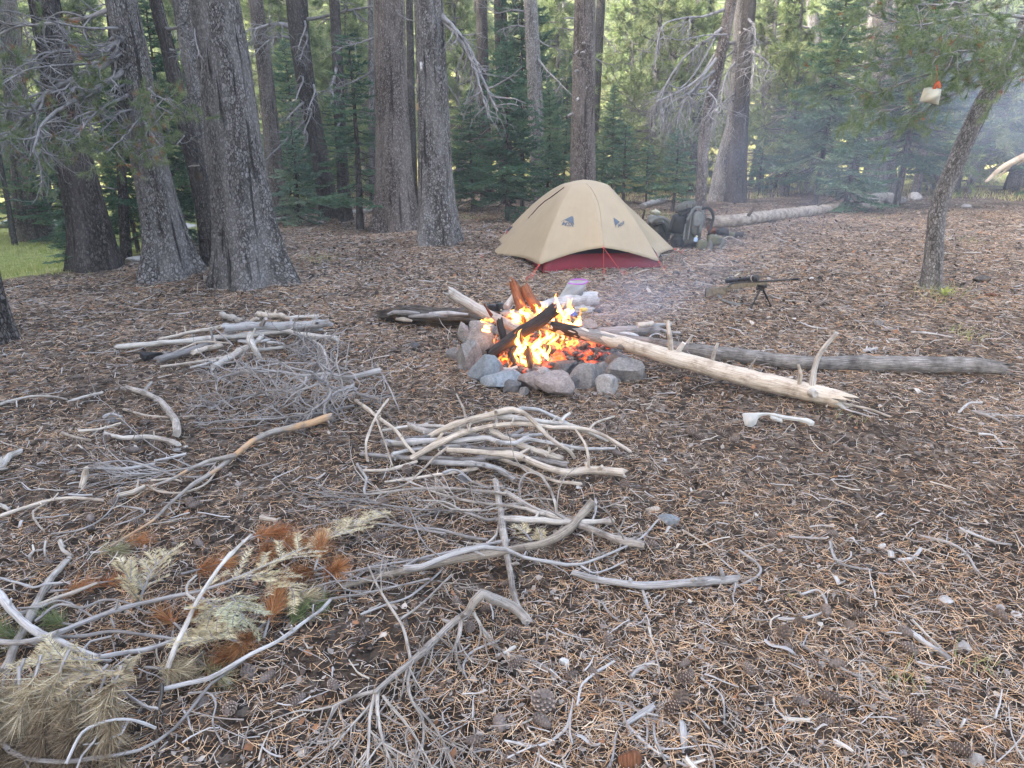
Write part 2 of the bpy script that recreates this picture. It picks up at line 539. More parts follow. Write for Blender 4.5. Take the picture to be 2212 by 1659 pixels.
# ------------------------------------------------------------------ ground
def make_ground():
    ys = [-14.0]
    while ys[-1] < 0.6: ys.append(ys[-1] + 1.0)
    while ys[-1] < 190: ys.append(ys[-1] + max(0.055, 0.022 * max(ys[-1], 0.5)))
    ys = np.array(ys); nx = 190
    s = np.linspace(-1, 1, nx)
    Wd = 9 + 1.35 * np.maximum(ys, 0)
    X = s[None, :] * Wd[:, None]; Y = np.repeat(ys[:, None], nx, 1)
    Z = gz(X, Y)
    Z = Z + 0.006 * rng.normal(size=Z.shape) * (Y < 20)
    V = np.stack([X, Y, Z], -1).reshape(-1, 3)
    i = np.arange(len(ys) - 1)[:, None]; k = np.arange(nx - 1)[None, :]
    Fq = np.stack([i * nx + k, i * nx + k + 1, (i + 1) * nx + k + 1, (i + 1) * nx + k], -1).reshape(-1, 4)
    mb = MB(); mb.add(V, Fq)
    m, nt, b, N = mat_new('forest_floor')
    ob = N('ShaderNodeTexCoord').outputs['Object']
    n1 = noise(N, ob, 1.3, 5, 0.6); n2 = noise(N, ob, 38, 5, 0.75, 0.5); n3 = noise(N, ob, 11, 5, 0.7)
    vor = N('ShaderNodeTexVoronoi', {'Vector': mapping(N, ob, (46, 18, 20)), 'Scale': 1.0})
    vor2 = N('ShaderNodeTexVoronoi', {'Vector': mapping(N, ob, (21, 44, 20), (3, 1, 0)), 'Scale': 1.0})
    vc = N('ShaderNodeSeparateColor', {0: vor.outputs[1]}).outputs[0]
    vd = N('ShaderNodeSeparateColor', {0: vor2.outputs[1]}).outputs[0]
    soil = ramp(N, n2, [(0.3, (0.010, 0.008, 0.007)), (0.5, (0.030, 0.023, 0.018)), (0.72, (0.075, 0.055, 0.042))])
    bits = ramp(N, vc, [(0.0, (0.035, 0.027, 0.022)), (0.28, (0.15, 0.112, 0.085)), (0.52, (0.31, 0.235, 0.175)), (0.75, (0.42, 0.335, 0.26)), (0.93, (0.50, 0.455, 0.41))], 'CONSTANT')
    bits2 = ramp(N, vd, [(0.0, (0.03, 0.024, 0.02)), (0.28, (0.12, 0.085, 0.06)), (0.55, (0.28, 0.185, 0.12)), (0.82, (0.40, 0.33, 0.27))], 'CONSTANT')
    bb = mix(N, ramp(N, n3, [(0.45, (0, 0, 0)), (0.55, (1, 1, 1))]), bits, bits2)
    near = N('ShaderNodeMapRange', {0: N('ShaderNodeSeparateXYZ', {0: ob}).outputs[1], 1: 2.5, 2: 8.0, 3: 0.25, 4: 1.0}).outputs[0]
    cover = N('ShaderNodeMath', {0: ramp(N, n1, [(0.35, (0.30, 0.30, 0.30)), (0.6, (0.9, 0.9, 0.9))]), 1: near}, operation='MULTIPLY').outputs[0]
    c = mix(N, cover, soil, bb)
    # meadow beyond and to the left
    sep = N('ShaderNodeSeparateXYZ', {0: ob})
    nm = noise(N, ob, 0.9, 4, 0.6)
    far = N('ShaderNodeMapRange', {0: sep.outputs[1], 1: 21.0, 2: 31.0}).outputs[0]
    lx = N('ShaderNodeMapRange', {0: sep.outputs[0], 1: -4.6, 2: -6.2}).outputs[0]
    ly = N('ShaderNodeMapRange', {0: sep.outputs[1], 1: 7.9, 2: 9.4}).outputs[0]
    l = N('ShaderNodeMath', {0: lx, 1: ly}, operation='MULTIPLY').outputs[0]
    mk = N('ShaderNodeMath', {0: far, 1: l}, operation='MAXIMUM').outputs[0]
    mk = N('ShaderNodeMath', {0: mk, 1: N('ShaderNodeMapRange', {0: nm, 3: -0.55, 4: 0.55}).outputs[0]}, operation='ADD', use_clamp=True).outputs[0]
    mk = ramp(N, mk, [(0.4, (0, 0, 0)), (0.62, (1, 1, 1))])
    dry = ramp(N, noise(N, ob, 0.35, 5, 0.65), [(0.35, (0.20, 0.25, 0.06)), (0.5, (0.34, 0.33, 0.11)), (0.68, (0.48, 0.40, 0.20))])
    lush = ramp(N, noise(N, ob, 6, 5, 0.7), [(0.35, (0.20, 0.23, 0.07)), (0.55, (0.36, 0.39, 0.13)), (0.7, (0.46, 0.45, 0.22))])
    gr = mix(N, l, dry, lush)
    c = mix(N, mk, c, gr)
    nt.links.new(c, b.inputs['Base Color'])
    b.inputs['Roughness'].default_value = 0.95
    b.inputs['Specular IOR Level'].default_value = 0.1
    h = N('ShaderNodeMath', {0: n2, 1: vc}, operation='ADD').outputs[0]
    bump(N, nt, b, h, 0.8, 0.02)
    o = mb.build('ground', m)
    tag(o, kind='structure')


make_ground()


def fan_points(n, y0, y1, power, side=0.78, pad=0.5):
    """random ground points in the visible wedge; density falls with distance"""
    u = rng.random(n)
    a = 2 - power
    y = (y0 ** a + u * (y1 ** a - y0 ** a)) ** (1 / a) if abs(a) > 1e-6 else y0 * (y1 / y0) ** u
    x = (rng.random(n) * 2 - 1) * (side * y + pad)
    return x, y


CLUMP_PH = rng.random((6, 3)) * 6.28


def clump(x, y):
    s = 0
    for i, (fx, fy) in enumerate(((1.7, 1.1), (-2.3, 2.9), (4.7, -3.1), (6.1, 5.3), (-9.7, 8.1), (13.1, 11.0))):
        s = s + np.sin(x * fx + y * fy + CLUMP_PH[i, 0]) * (1.0 / (1 + i * .35))
    return s / 3.2


def on_forest_floor(x, y):
    return ~((x < -5.0) & (y > 8.7))


def make_litter():
    # fallen pine needles, far too many to count
    n = 330000
    x, y = fan_points(n, 0.95, 17.0, 1.66)
    keep = (rng.random(n) < (0.60 + 0.48 * clump(x, y)) * np.clip(0.8 + y * 0.04, 0, 1)) & on_forest_floor(x, y)
    x, y = x[keep], y[keep]; n = len(x)
    sc = np.clip(y / 3.6, 1.0, 2.3)
    L = (0.030 + 0.035 * rng.random(n)) * np.clip(y / 5.0, 1.0, 1.45)
    w = 0.0019 * sc * (0.7 + 0.6 * rng.random(n))
    a = rng.random(n) * 2 * PI
    d = np.stack([np.cos(a), np.sin(a), rng.normal(size=n) * 0.16], 1); d = norm(d)
    side = np.stack([-np.sin(a), np.cos(a), rng.normal(size=n) * 0.5], 1); side = norm(side) * w[:, None] * 0.5
    z = gz(x, y) + 0.006 + 0.014 * rng.random(n) ** 1.5 + np.abs(d[:, 2]) * L * 0.4
    c = np.stack([x, y, z], 1)
    bend = np.stack([-np.sin(a), np.cos(a), 0.35 * np.ones(n)], 1) * (rng.normal(size=n) * 0.10 * L)[:, None]
    p0 = c - d * L[:, None] * .5; p1 = c + bend; p2 = c + d * L[:, None] * .5
    V = np.stack([p0 - side, p0 + side, p1 - side, p1 + side, p2 - side * .6, p2 + side * .6], 1).reshape(-1, 3)
    o = np.arange(n)[:, None] * 6
    Fq = np.concatenate([o + np.array([[0, 1, 3, 2]]), o + np.array([[2, 3, 5, 4]])])
    pal = np.array([(0.60, 0.40, 0.235), (0.50, 0.315, 0.175), (0.66, 0.475, 0.305), (0.39, 0.24, 0.14), (0.39, 0.35, 0.315),
                    (0.68, 0.56, 0.42), (0.22, 0.135, 0.085), (0.55, 0.50, 0.45), (0.52, 0.29, 0.14), (0.13, 0.085, 0.06)])
    pr = np.array([.12, .11, .09, .12, .16, .06, .13, .09, .06, .06])
    col = pal[rng.choice(len(pal), n, p=pr)] * (0.75 + 0.5 * rng.random((n, 1)))
    mb = MB(); mb.add(V, Fq, None, np.repeat(col, 6, 0))
    tag(mb.build('needle_litter', NEEDLE_MAT), 'brown pine needles strewn over the whole forest floor', 'pine needles', kind='stuff')
    # flakes of bark, cone scales, grit, small dark clods
    mb = MB()
    n = 70000
    x, y = fan_points(n, 0.95, 19.0, 1.5)
    k = on_forest_floor(x, y); x, y = x[k], y[k]; n = len(x)
    S = (0.004 + 0.013 * rng.random(n) ** 3) * np.clip(y / 4.0, 0.9, 2.1)
    a = rng.random(n) * 2 * PI
    asp = 0.3 + 0.7 * rng.random(n)
    nrm_tilt = rng.normal(size=(n, 2)) * 0.35
    pts = []
    for kk in range(5):
        an = kk * 2 * PI / 5 + rng.normal(size=n) * 0.25
        rr = S * (0.7 + 0.5 * rng.random(n))
        lx = np.cos(an) * rr; ly = np.sin(an) * rr * asp
        gx = lx * np.cos(a) - ly * np.sin(a); gy = lx * np.sin(a) + ly * np.cos(a)
        pts.append(np.stack([x + gx, y + gy, gz(x, y) + 0.008 + S * .35 + gx * nrm_tilt[:, 0] + gy * nrm_tilt[:, 1]], 1))
    top = np.stack(pts, 1)
    ctr = top.mean(1, keepdims=True) + np.array([0, 0, 1.0]) * (S * 0.28)[:, None, None]
    V = np.concatenate([top, ctr], 1).reshape(-1, 3)
    o = np.arange(n)[:, None] * 6
    Ft = np.concatenate([o + np.array([[q, (q + 1) % 5, 5]]) for q in range(5)])
    pal = np.array([(0.25, 0.22, 0.195), (0.16, 0.11, 0.08), (0.03, 0.024, 0.02), (0.26, 0.13, 0.07), (0.38, 0.34, 0.30), (0.085, 0.063, 0.05), (0.02, 0.016, 0.014)])
    col = pal[rng.choice(7, n, p=[.18, .18, .21, .09, .06, .15, .13])] * (0.7 + 0.6 * rng.random((n, 1)))
    mb.add(V, Ft, None, np.repeat(col, 6, 0))
    tag(mb.build('bark_litter', CHIP_MAT, smoothf=False), 'flakes of bark, cone scales and grit mixed into the needles', 'litter', kind='stuff')
    # small twigs, uncountable
    mb = MB()
    n = 3600
    x, y = fan_points(n, 1.0, 15.0, 1.35)
    k = on_forest_floor(x, y); x, y = x[k], y[k]
    for xi, yi in zip(x, y):
        l = (0.04 + 0.13 * rng.random() ** 1.8) * (1.0 if yi < 5 else 1.5)
        r = (0.0016 + 0.0022 * rng.random()) * min(1.9, max(1, yi / 4.5))
        a = rng.random() * 2 * PI
        p = np.array([xi, yi, gzf(xi, yi) + 0.016 + 0.012 * rng.random()])
        q = grow(p, (math.cos(a), math.sin(a), 0.02), l, 4, 0.3, -0.02, 0.012, r)
        g = rng.random()
        c = np.array([(0.42, 0.40, 0.39), (0.30, 0.26, 0.23), (0.50, 0.45, 0.39), (0.16, 0.12, 0.10)])[rng.choice(4, p=[.3, .35, .15, .2])] * (0.8 + 0.4 * g)
        tube(mb, q, np.linspace(r, r * .6, len(q)), 4, cap=False, col=c)
    tag(mb.build('twig_litter', CHIP_MAT), 'short thin dead twigs strewn among the needles', 'twigs', kind='stuff')


make_litter()


def make_grass():
    mb = MB()
    n = 30000
    x = -5.1 - rng.random(n) ** 0.8 * 7.5; y = 8.9 + rng.random(n) * 8
    k = rng.random(n) < smooth(-4.9, -6.0, x + 0.35 * clump(x, y))
    x, y = x[k], y[k]; n = len(x)
    base = np.stack([x, y, gz(x, y)], 1)
    d = np.stack([rng.normal(size=n) * .45, rng.normal(size=n) * .45, np.ones(n)], 1)
    pal = np.array([(0.38, 0.42, 0.12), (0.28, 0.34, 0.09), (0.50, 0.47, 0.20), (0.58, 0.52, 0.29)])
    needles(mb, base, d, 0.04 + 0.06 * rng.random(n), 0.008, pal[rng.choice(4, n, p=[.4, .3, .2, .1])] * (0.8 + .4 * rng.random((n, 1))))
    # pale dry grass between and beyond the trees
    n = 60000
    xx, yy = fan_points(n, 20.0, 40.0, 0.9, 0.8, 1.0)
    k = rng.random(n) < smooth(0.0, 0.5, clump(xx * .35, yy * .35) + (yy - 20) * 0.05)
    xx, yy = xx[k], yy[k]; n = len(xx)
    base = np.stack([xx, yy, gz(xx, yy)], 1)
    d = np.stack([rng.normal(size=n) * .4, rng.normal(size=n) * .4, np.ones(n)], 1)
    pal = np.array([(0.42, 0.40, 0.16), (0.30, 0.36, 0.10), (0.56, 0.48, 0.27), (0.62, 0.54, 0.34)])
    needles(mb, base, d, 0.08 + 0.14 * rng.random(n), 0.02, pal[rng.choice(4, n)] * (0.8 + .4 * rng.random((n, 1))))
    tag(mb.build('meadow_grass', LEAF), 'green and straw coloured grass of the clearing between the trees', 'grass', kind='stuff')
    # sparse tufts on the camp floor
    mb = MB()
    for (u, v, nn, hh) in ((2040, 632, 70, .14), (2010, 640, 30, .10), (2080, 722, 50, .08), (690, 560, 160, .05), (560, 500, 200, .06), (1600, 600, 40, .05),
                           (1900, 470, 40, .07), (1980, 455, 40, .07), (1440, 470, 120, .10), (1400, 462, 140, .10), (2090, 520, 50, .07),
                           (1700, 1290, 14, .05), (1950, 1480, 25, .07), (2120, 1440, 20, .07), (1840, 905, 25, .05), (1420, 560, 30, .06), (1010, 470, 150, .07)):
        g = G(u, v); m_ = mpp(g)
        p = np.stack([g.x + rng.normal(size=nn) * 22 * m_, g.y + rng.normal(size=nn) * 30 * m_], 1)
        base = np.stack([p[:, 0], p[:, 1], gz(p[:, 0], p[:, 1])], 1)
        d = np.stack([rng.normal(size=nn) * .5, rng.normal(size=nn) * .5, np.ones(nn)], 1)
        pal = np.array([(0.26, 0.32, 0.10), (0.36, 0.38, 0.15), (0.45, 0.40, 0.2)])
        needles(mb, base, d, hh * (0.6 + .7 * rng.random(nn)), 0.0035 if g.y < 5 else 0.008, pal[rng.choice(3, nn)])
    tag(mb.build('sparse_grass', LEAF), 'thin wisps of green grass poking through the needle floor', 'grass', kind='stuff')


make_grass()
# ------------------------------------------------------------------ trees
def trunk_mesh(mb, pts, rads, sides=36, flare=0.4, lobes=5, knob=0.03, step=0.09):
    Pn, R = catmull(pts, rads, step)
    n = len(Pn)
    T, N, B = frames(Pn)
    a = np.linspace(0, 2 * PI, sides, endpoint=False)
    L = np.concatenate([[0], np.cumsum(np.linalg.norm(np.diff(Pn, axis=0), axis=1))])
    ph = rng.random(12) * 6.28
    rr = np.repeat(R[:, None], sides, 1)
    h = np.maximum(L - 0.12, 0)[:, None]
    lob = 0.55 + 0.3 * np.cos(lobes * a + ph[0]) + 0.25 * np.cos((lobes - 2) * a + ph[1])
    rr = rr * (1 + flare * np.exp(-h / (0.16 + 1.1 * R[0])) * lob[None])
    w = 0
    for i, (ka, kl, am) in enumerate(((2, .9, 1.0), (3, 1.7, .8), (5, 1.1, .7), (7, 2.3, .6), (9, 1.3, .5), (13, 3.1, .4))):
        w = w + am * np.sin(ka * a[None] + ph[2 + i] + 0.8 * np.sin(kl * L[:, None] + ph[8]))
    rr = rr * (1 + knob * w * .35) * (1 + 0.012 * rng.normal(size=rr.shape))
    V = Pn[:, None] + rr[..., None] * (np.cos(a)[None, :, None] * N[:, None] + np.sin(a)[None, :, None] * B[:, None])
    i = np.arange(n - 1)[:, None]; k = np.arange(sides)[None, :]; k2 = (k + 1) % sides
    Fq = np.stack([i * sides + k, i * sides + k2, (i + 1) * sides + k2, (i + 1) * sides + k], -1).reshape(-1, 4)
    circ = 2 * PI * R[0]
    o = rng.random() * 5
    ua = np.broadcast_to(k / sides * circ, (n - 1, sides)) + o; ub = ua + circ / sides
    La = np.broadcast_to(L[:-1, None], (n - 1, sides)); Lb = np.broadcast_to(L[1:, None], (n - 1, sides))
    uv = np.stack([np.stack([ua, La], -1), np.stack([ub, La], -1), np.stack([ub, Lb], -1), np.stack([ua, Lb], -1)], 2).reshape(-1, 4, 2)
    mb.add(V, Fq, uv)
    top = V[-1]
    mb.add(np.concatenate([top, [top.mean(0)]]), np.stack([np.arange(sides), (np.arange(sides) + 1) % sides, np.full(sides, sides)], 1))
    return Pn, R


TREES = {}


def tree(key, name, label, pix, wid, bark, group='pine trunks around the camp', top=9.5, flare=0.4, sides=36, Y=None, knob=0.045):
    """pix: base pixel on the ground, then points up the trunk; wid: width there in pixels"""
    b = G(*pix[0]) if Y is None else P(pix[0][0], pix[0][1], Y)
    Yb = b.y
    pts = [Vector((b.x, b.y, gzf(b.x, b.y)))] + [P(u, v, Yb) for u, v in pix[1:]]
    rads = [w * 0.5 * mpp(p) for w, p in zip(wid, pts)]
    d = (pts[-1] - pts[-2]).normalized()
    d = (d + Vector((0, 0, 0.6))).normalized()
    hh = max(1.5, top - pts[-1].z)
    for f in (0.35, 1.0):
        pts.append(pts[-1] + d * hh * (0.35 if f < 1 else 0.65)); rads.append(rads[-1] * (0.85 if f < 1 else 0.35))
    pts[0] = pts[0] - Vector((0, 0, 0.14)); 
    t = thing(name, label, 'tree', b, group)
    mb = MB()
    Pn, R = trunk_mesh(mb, pts, rads, sides, flare, knob=knob)
    mb.build('trunk', BARK[bark], t)
    TREES[key] = (t, Pn, R, Yb)
    return t


def limb(key, pix, w, ntw=8, L=0.5, dy=-0.15, curl=0.4, up=-0.04, mat='deadlimb', levels=2, sub=3, bias=(0, 0, -0.3), name='dead_branch', sides=7, tips=None, rr=None):
    t, Pn, R, Y = TREES[key]
    n = len(pix)
    pts = [P(u, v, Y + dy * i / max(1, n - 1) * (1.0)) for i, (u, v) in enumerate(pix)]
    m_ = mpp(pts[0])
    rads = np.linspace(w * .42, w * .14, n) * m_; rads[0] *= 1.35
    q, r = catmull(pts, rads, 0.06)
    mb = MB()
    q = q + rng.normal(size=q.shape) * 0.004
    tube(mb, q, r, sides, rough=0.05)
    if ntw:
        twigs_on(mb, q, r, int(ntw * 1.5), L, (rr or max(0.35 * w * .5 * m_, 0.004)), curl, bias, 0.7, up, None, levels, 0.15, 1.0, 5, sub, tips)
    return mb.build(name, WOOD[mat], t)


def stub(key, u, v, u2, v2, w, mat='deadlimb'):
    t, Pn, R, Y = TREES[key]
    a = P(u, v, Y); i = int(np.argmin(np.abs(Pn[:, 2] - a.z)))
    a = Vector((a.x, Y - R[i] * 0.75, a.z)); b = P(u2, v2, Y - R[i] - 0.10)
    mb = MB(); m_ = mpp(a)
    q, r = catmull([a, (a + b) / 2 + Vector((0, 0, .004)), b], [w * .5 * m_, w * .42 * m_, w * .38 * m_], 0.02)
    tube(mb, q, r, 7, jag=.5, rough=.06)
    mb.build('branch_stub', WOOD[mat], t)


# --- foreground and middle trunks, left to right
tree('edge', 'pine_tree', 'dark leaning trunk base cut off by the left edge', [(2, 736), (-30, 600), (-75, 300)], [66, 52, 48], 'dark', flare=.5)
tree('t1', 'pine_tree', 'dark leaning pine trunk beside the green grass, behind hanging grey branches', [(205, 580), (190, 480), (150, 300), (95, 0)], [98, 80, 72, 60], 'dark')
tree('t2', 'pine_tree', 'leaning grey brown pine with spreading roots and a mass of drooping dead limbs', [(366, 594), (352, 500), (318, 330), (285, 120), (262, 0)], [100, 80, 70, 66, 64], 'grey', flare=.75)
tree('t3', 'pine_tree', 'slim dark leaning trunk with a pale broken scar, squeezed behind the thickest trunk', [(461, 572), (437, 420), (395, 250), (360, 90), (336, 0)], [42, 38, 34, 29, 27], 'dark', flare=.25)
tree('t4', 'pine_tree', 'pale grey trunk half hidden directly behind the thickest trunk', [(482, 553), (462, 400), (432, 200), (396, 0)], [54, 54, 52, 48], 'pale', flare=.3)
tree('t5', 'pine_tree', 'thickest grey scaly trunk left of centre, with a flared rough base', [(546, 606), (528, 480), (505, 300), (478, 90), (463, 0)], [132, 118, 112, 106, 104], 'grey', flare=.58, sides=56)
tree('t9', 'pine_tree', 'tall straight grey trunk on the low mound, left of the closest pair', [(858, 500), (852, 380), (845, 200), (841, 0)], [88, 78, 70, 67], 'brown', flare=.5, sides=48)
tree('t10', 'pine_tree', 'tall straight grey trunk on the low mound, right of the closest pair, with peeled strip', [(948, 522), (941, 400), (934, 200), (926, 0)], [78, 74, 68, 62], 'grey', flare=.6, sides=48)
tree('t13', 'pine_tree', 'straight brown trunk with stubs of cut branches, rising behind the tent', [(1258, 470), (1259, 300), (1262, 120), (1264, 0)], [56, 52, 49, 45], 'brown', flare=.25)
tree('t24', 'pine_tree', 'crooked leaning pine on the right, standing alone in front', [(2014, 624), (2020, 520), (2030, 440), (2070, 340), (2116, 240), (2160, 160), (2226, 40), (2270, -60)], [40, 35, 35, 36, 37, 36, 34, 32], 'pale', flare=.3, top=7)
# --- trunks further back
bg = 'trunks of the trees further back'
tree('t6', 'pine_tree', 'brownish trunk further back between the thickest trunk and the pale blue green sapling', [(603, 473), (592, 350), (572, 150), (552, 0)], [44, 36, 32, 30], 'brown', bg, flare=.3, sides=22)
tree('t7', 'pine_tree', 'dark forked trunk with a long vertical split, leaning left, behind the young firs', [(714, 473), (690, 330), (664, 200), (648, 90), (641, 0)], [42, 36, 38, 42, 46], 'dark', bg, flare=.3, sides=26)
tree('t8', 'pine_tree', 'narrow dark trunk just right of the forked trunk', [(746, 475), (738, 330), (730, 150), (722, 0)], [30, 24, 23, 22], 'dark', bg, flare=.3, sides=20)
tree('t8b', 'pine_tree', 'thin grey trunk peeping out at the left side of the mound trunks', [(806, 455), (803, 250), (800, 0)], [16, 14, 12], 'grey', bg, flare=.2, sides=14)
tree('t8c', 'pine_tree', 'dark slim trunk showing in the gap between the mound trunks', [(893, 450), (889, 250), (884, 0)], [20, 17, 16], 'dark', bg, flare=.2, sides=14)
tree('t11', 'pine_tree', 'dark far trunk left of the tall young fir, its foot hidden by boughs', [(1052, 432), (1046, 250), (1040, 0)], [28, 26, 24], 'dark', bg, flare=.2, sides=18)
tree('t11b', 'pine_tree', 'dark trunk directly behind the tip of the tall young fir', [(1096, 440), (1088, 250), (1080, 0)], [32, 30, 28], 'dark', bg, flare=.2, sides=18)
tree('t12', 'pine_tree', 'grey trunk with thin side twigs between the tall young fir and the tent trunk', [(1166, 452), (1158, 250), (1146, 0)], [34, 32, 29], 'pale', bg, flare=.2, sides=20)
tree('t14', 'pine_tree', 'slim dark trunk touching the right side of the stubbed trunk behind the tent', [(1281, 402), (1287, 230), (1298, 0)], [18, 18, 19], 'dark', bg, flare=.2, sides=14)
tree('t18', 'pine_tree', 'dark trunk at the back left of the bleached branch tangle', [(1500, 412), (1504, 300), (1512, 120), (1519, 0)], [26, 25, 27, 28], 'dark', bg, flare=.2, sides=18)
tree('t15', 'pine_tree', 'slender bare trunk rising right behind the backpacks', [(1512, 492), (1515, 400), (1524, 283), (1550, 150), (1580, 0)], [24, 22, 24, 25, 24], 'brown', bg, flare=.15, sides=20)
tree('t16', 'pine_tree', 'pale trunk with an S bend at the heart of the bleached branch tangle', [(1551, 434), (1564, 350), (1583, 270), (1592, 180), (1602, 0)], [44, 34, 30, 28, 28], 'pale', bg, flare=.25, sides=20)
tree('t17', 'pine_tree', 'broad dark trunk standing against the right side of the bent pale trunk', [(1590, 436), (1596, 320), (1606, 170), (1620, 0)], [44, 36, 30, 28], 'dark', bg, flare=.2, sides=22)
tree('t19', 'pine_tree', 'thin crooked stem right of the bleached branch tangle', [(1618, 402), (1632, 340), (1644, 280), (1652, 160), (1664, 0)], [12, 10, 9, 8, 7], 'grey', bg, flare=.1, sides=10)
tree('t21', 'pine_tree', 'thin brown far trunk between the crooked stem and the right hand fir', [(1662, 374), (1668, 280), (1694, 90), (1714, 0)], [17, 15, 15, 14], 'brown', bg, flare=.2, sides=12)
tree('t20', 'pine_tree', 'pale trunk showing through the boughs of the tallest right hand fir', [(1742, 412), (1746, 300), (1768, 170), (1752, 0)], [38, 32, 26, 22], 'pale', bg, flare=.2, sides=18)
tree('t22', 'pine_tree', 'broad grey trunk close left of the dark fir bole beside the fallen log', [(1886, 424), (1894, 320), (1903, 180), (1910, 0)], [50, 42, 38, 34], 'grey', bg, flare=.25, sides=22)
tree('t22b', 'pine_tree', 'grey trunk touching the back of the dark fir bole', [(1916, 420), (1918, 320), (1922, 150), (1926, 0)], [40, 34, 31, 28], 'grey', bg, flare=.2, sides=18)
tree('t25', 'pine_tree', 'thin leaning sapling stem right of the lone crooked pine', [(2092, 408), (2104, 350), (2122, 250)], [10, 9, 7], 'grey', bg, flare=.1, sides=10, top=4)
tree('l1', 'pine_tree', 'brownish trunk at the far left beyond the grass', [(72, 520), (58, 430), (38, 250), (20, 60)], [58, 50, 44, 40], 'brown', bg, flare=.35, sides=24)
tree('l2', 'pine_tree', 'smooth grey thin trunk right of the brownish trunk beyond the grass', [(103, 512), (101, 440), (98, 300), (92, 60)], [26, 20, 18, 16], 'pale', bg, flare=.25, sides=16)
tree('l3', 'pine_tree', 'thin dark stem standing between the two leaning trunks on the left', [(271, 560), (268, 470), (262, 360), (256, 240)], [24, 20, 18, 15], 'dark', bg, flare=.2, sides=16, top=5)
tree('l4', 'pine_tree', 'thin dark leaning stem beside the far left brownish trunk', [(32, 530), (22, 470), (10, 400)], [12, 11, 10], 'dark', bg, flare=.2, sides=10, top=4)

# ------------------------------------------------------------------ limbs on those trees
NEEDLE_GREEN = np.array([(0.17, 0.235, 0.095), (0.21, 0.27, 0.115), (0.13, 0.19, 0.08), (0.27, 0.31, 0.15), (0.20, 0.235, 0.125)])
NEEDLE_PALE = np.array([(0.20, 0.265, 0.11), (0.25, 0.31, 0.14), (0.16, 0.22, 0.09), (0.32, 0.36, 0.17)])
BROWN_DEAD = np.array([(0.34, 0.14, 0.06), (0.42, 0.19, 0.09), (0.25, 0.10, 0.05)])


def pine_spray(key, pix, w, ntw, L, dy, cols, tuftL=0.07, nn=26, mat='deadlimb', up=-0.02, sub=3, frac=0.8, w_n=0.0035, brown=0.06, bias=(0, 0, -.25), curl=.35):
    """living pine bough: branch + twigs, with needle tufts on the twigs"""
    tips = []
    t = TREES[key][0]
    limb(key, pix, w, ntw, L, dy, curl, up, mat, 2, sub, bias, 'branch', tips=tips)
    mb = MB(); pos, ax = [], []
    for tip, d, q in tips:
        if rng.random() > frac: continue
        for f in (0.55, 0.7, 0.85, 1.0):
            i = f * (len(q) - 1); j = min(int(i), len(q) - 2)
            pos.append(q[j] * (1 - (i - j)) + q[j + 1] * (i - j)); ax.append(norm(q[j + 1] - q[j]))
    pos, ax = np.array(pos), np.array(ax)
    k = rng.random(len(pos)) < brown
    tufts(mb, pos[~k], ax[~k], nn, tuftL, w_n, 0.75, cols, 0.03)
    if k.any(): tufts(mb, pos[k], ax[k], nn, tuftL, w_n, 0.75, BROWN_DEAD, 0.03)
    mb.build('needles', LEAF, t)


# big drooping limbs of the leaning pine on the left (t2)
limb('t2', [(282, 75), (240, 130), (180, 160), (110, 195), (50, 260), (0, 310)], 20, 16, .55, -1.0, .45, -.05, levels=2, sub=4)
limb('t2', [(290, 140), (235, 175), (160, 215), (95, 265), (70, 330)], 15, 16, .5, -1.2, .45, -.06, levels=2, sub=4)
limb('t2', [(295, 60), (255, 90), (200, 120), (120, 110), (60, 150)], 14, 16, .45, -.8, .45, -.06, levels=2, sub=4)
limb('t2', [(300, 200), (255, 215), (200, 250), (160, 300)], 10, 14, .45, -1.0, .45, -.06, levels=2, sub=3)
limb('t2', [(262, 10), (200, 35), (120, 50), (30, 60), (-40, 100)], 13, 12, .5, -.5, .4, -.05, mat='grey')
for i, px in enumerate(([(295, 165), (255, 190), (200, 205), (130, 225), (60, 240), (0, 235)], [(300, 240), (270, 240), (220, 262), (150, 280), (90, 300)],
                        [(290, 100), (230, 130), (140, 140), (60, 150), (-10, 190)], [(310, 250), (290, 270), (262, 300), (230, 330)], [(318, 190), (330, 200), (345, 210), (365, 218)],
                        [(312, 215), (330, 225), (345, 232), (372, 245)], [(310, 260), (322, 280), (335, 300), (350, 318)], [(280, 60), (180, 60), (90, 40), (0, 20)])):
    pine_spray('t2', px, 6, 13 if i < 4 else 6, .38, -1.1 - .1 * i, NEEDLE_GREEN * .9, .07, 24, brown=.07, w_n=.0036, frac=.62)
pine_spray('l1', [(30, 200), (10, 250), (0, 330), (-10, 400)], 8, 14, .6, -1.0, NEEDLE_GREEN, .09, 26)
pine_spray('l1', [(35, 240), (60, 280), (80, 330), (90, 390)], 7, 14, .5, -1.2, NEEDLE_GREEN, .09, 26)
pine_spray('l1', [(30, 120), (0, 90), (-30, 60)], 8, 14, .7, -.8, NEEDLE_GREEN, .09, 26)
# dark slim trunk and neighbours: bleached hooks near the top left
limb('t3', [(350, 60), (375, 62), (398, 50), (412, 30), (418, 0)], 9, 8, .35, -.4, .5, -.06)
limb('t3', [(356, 105), (380, 108), (402, 95), (420, 60)], 6, 5, .35, -.4, .5, -.05)
limb('t5', [(418, 20), (420, 70), (428, 110), (440, 130)], 5, 4, .25, -.6, .4, -.1)
limb('t3', [(392, 235), (375, 250), (360, 262)], 6, 3, .2, -.3, .4, 0)
limb('t3', [(405, 280), (392, 300), (378, 318)], 5, 2, .2, -.3, .4, 0)
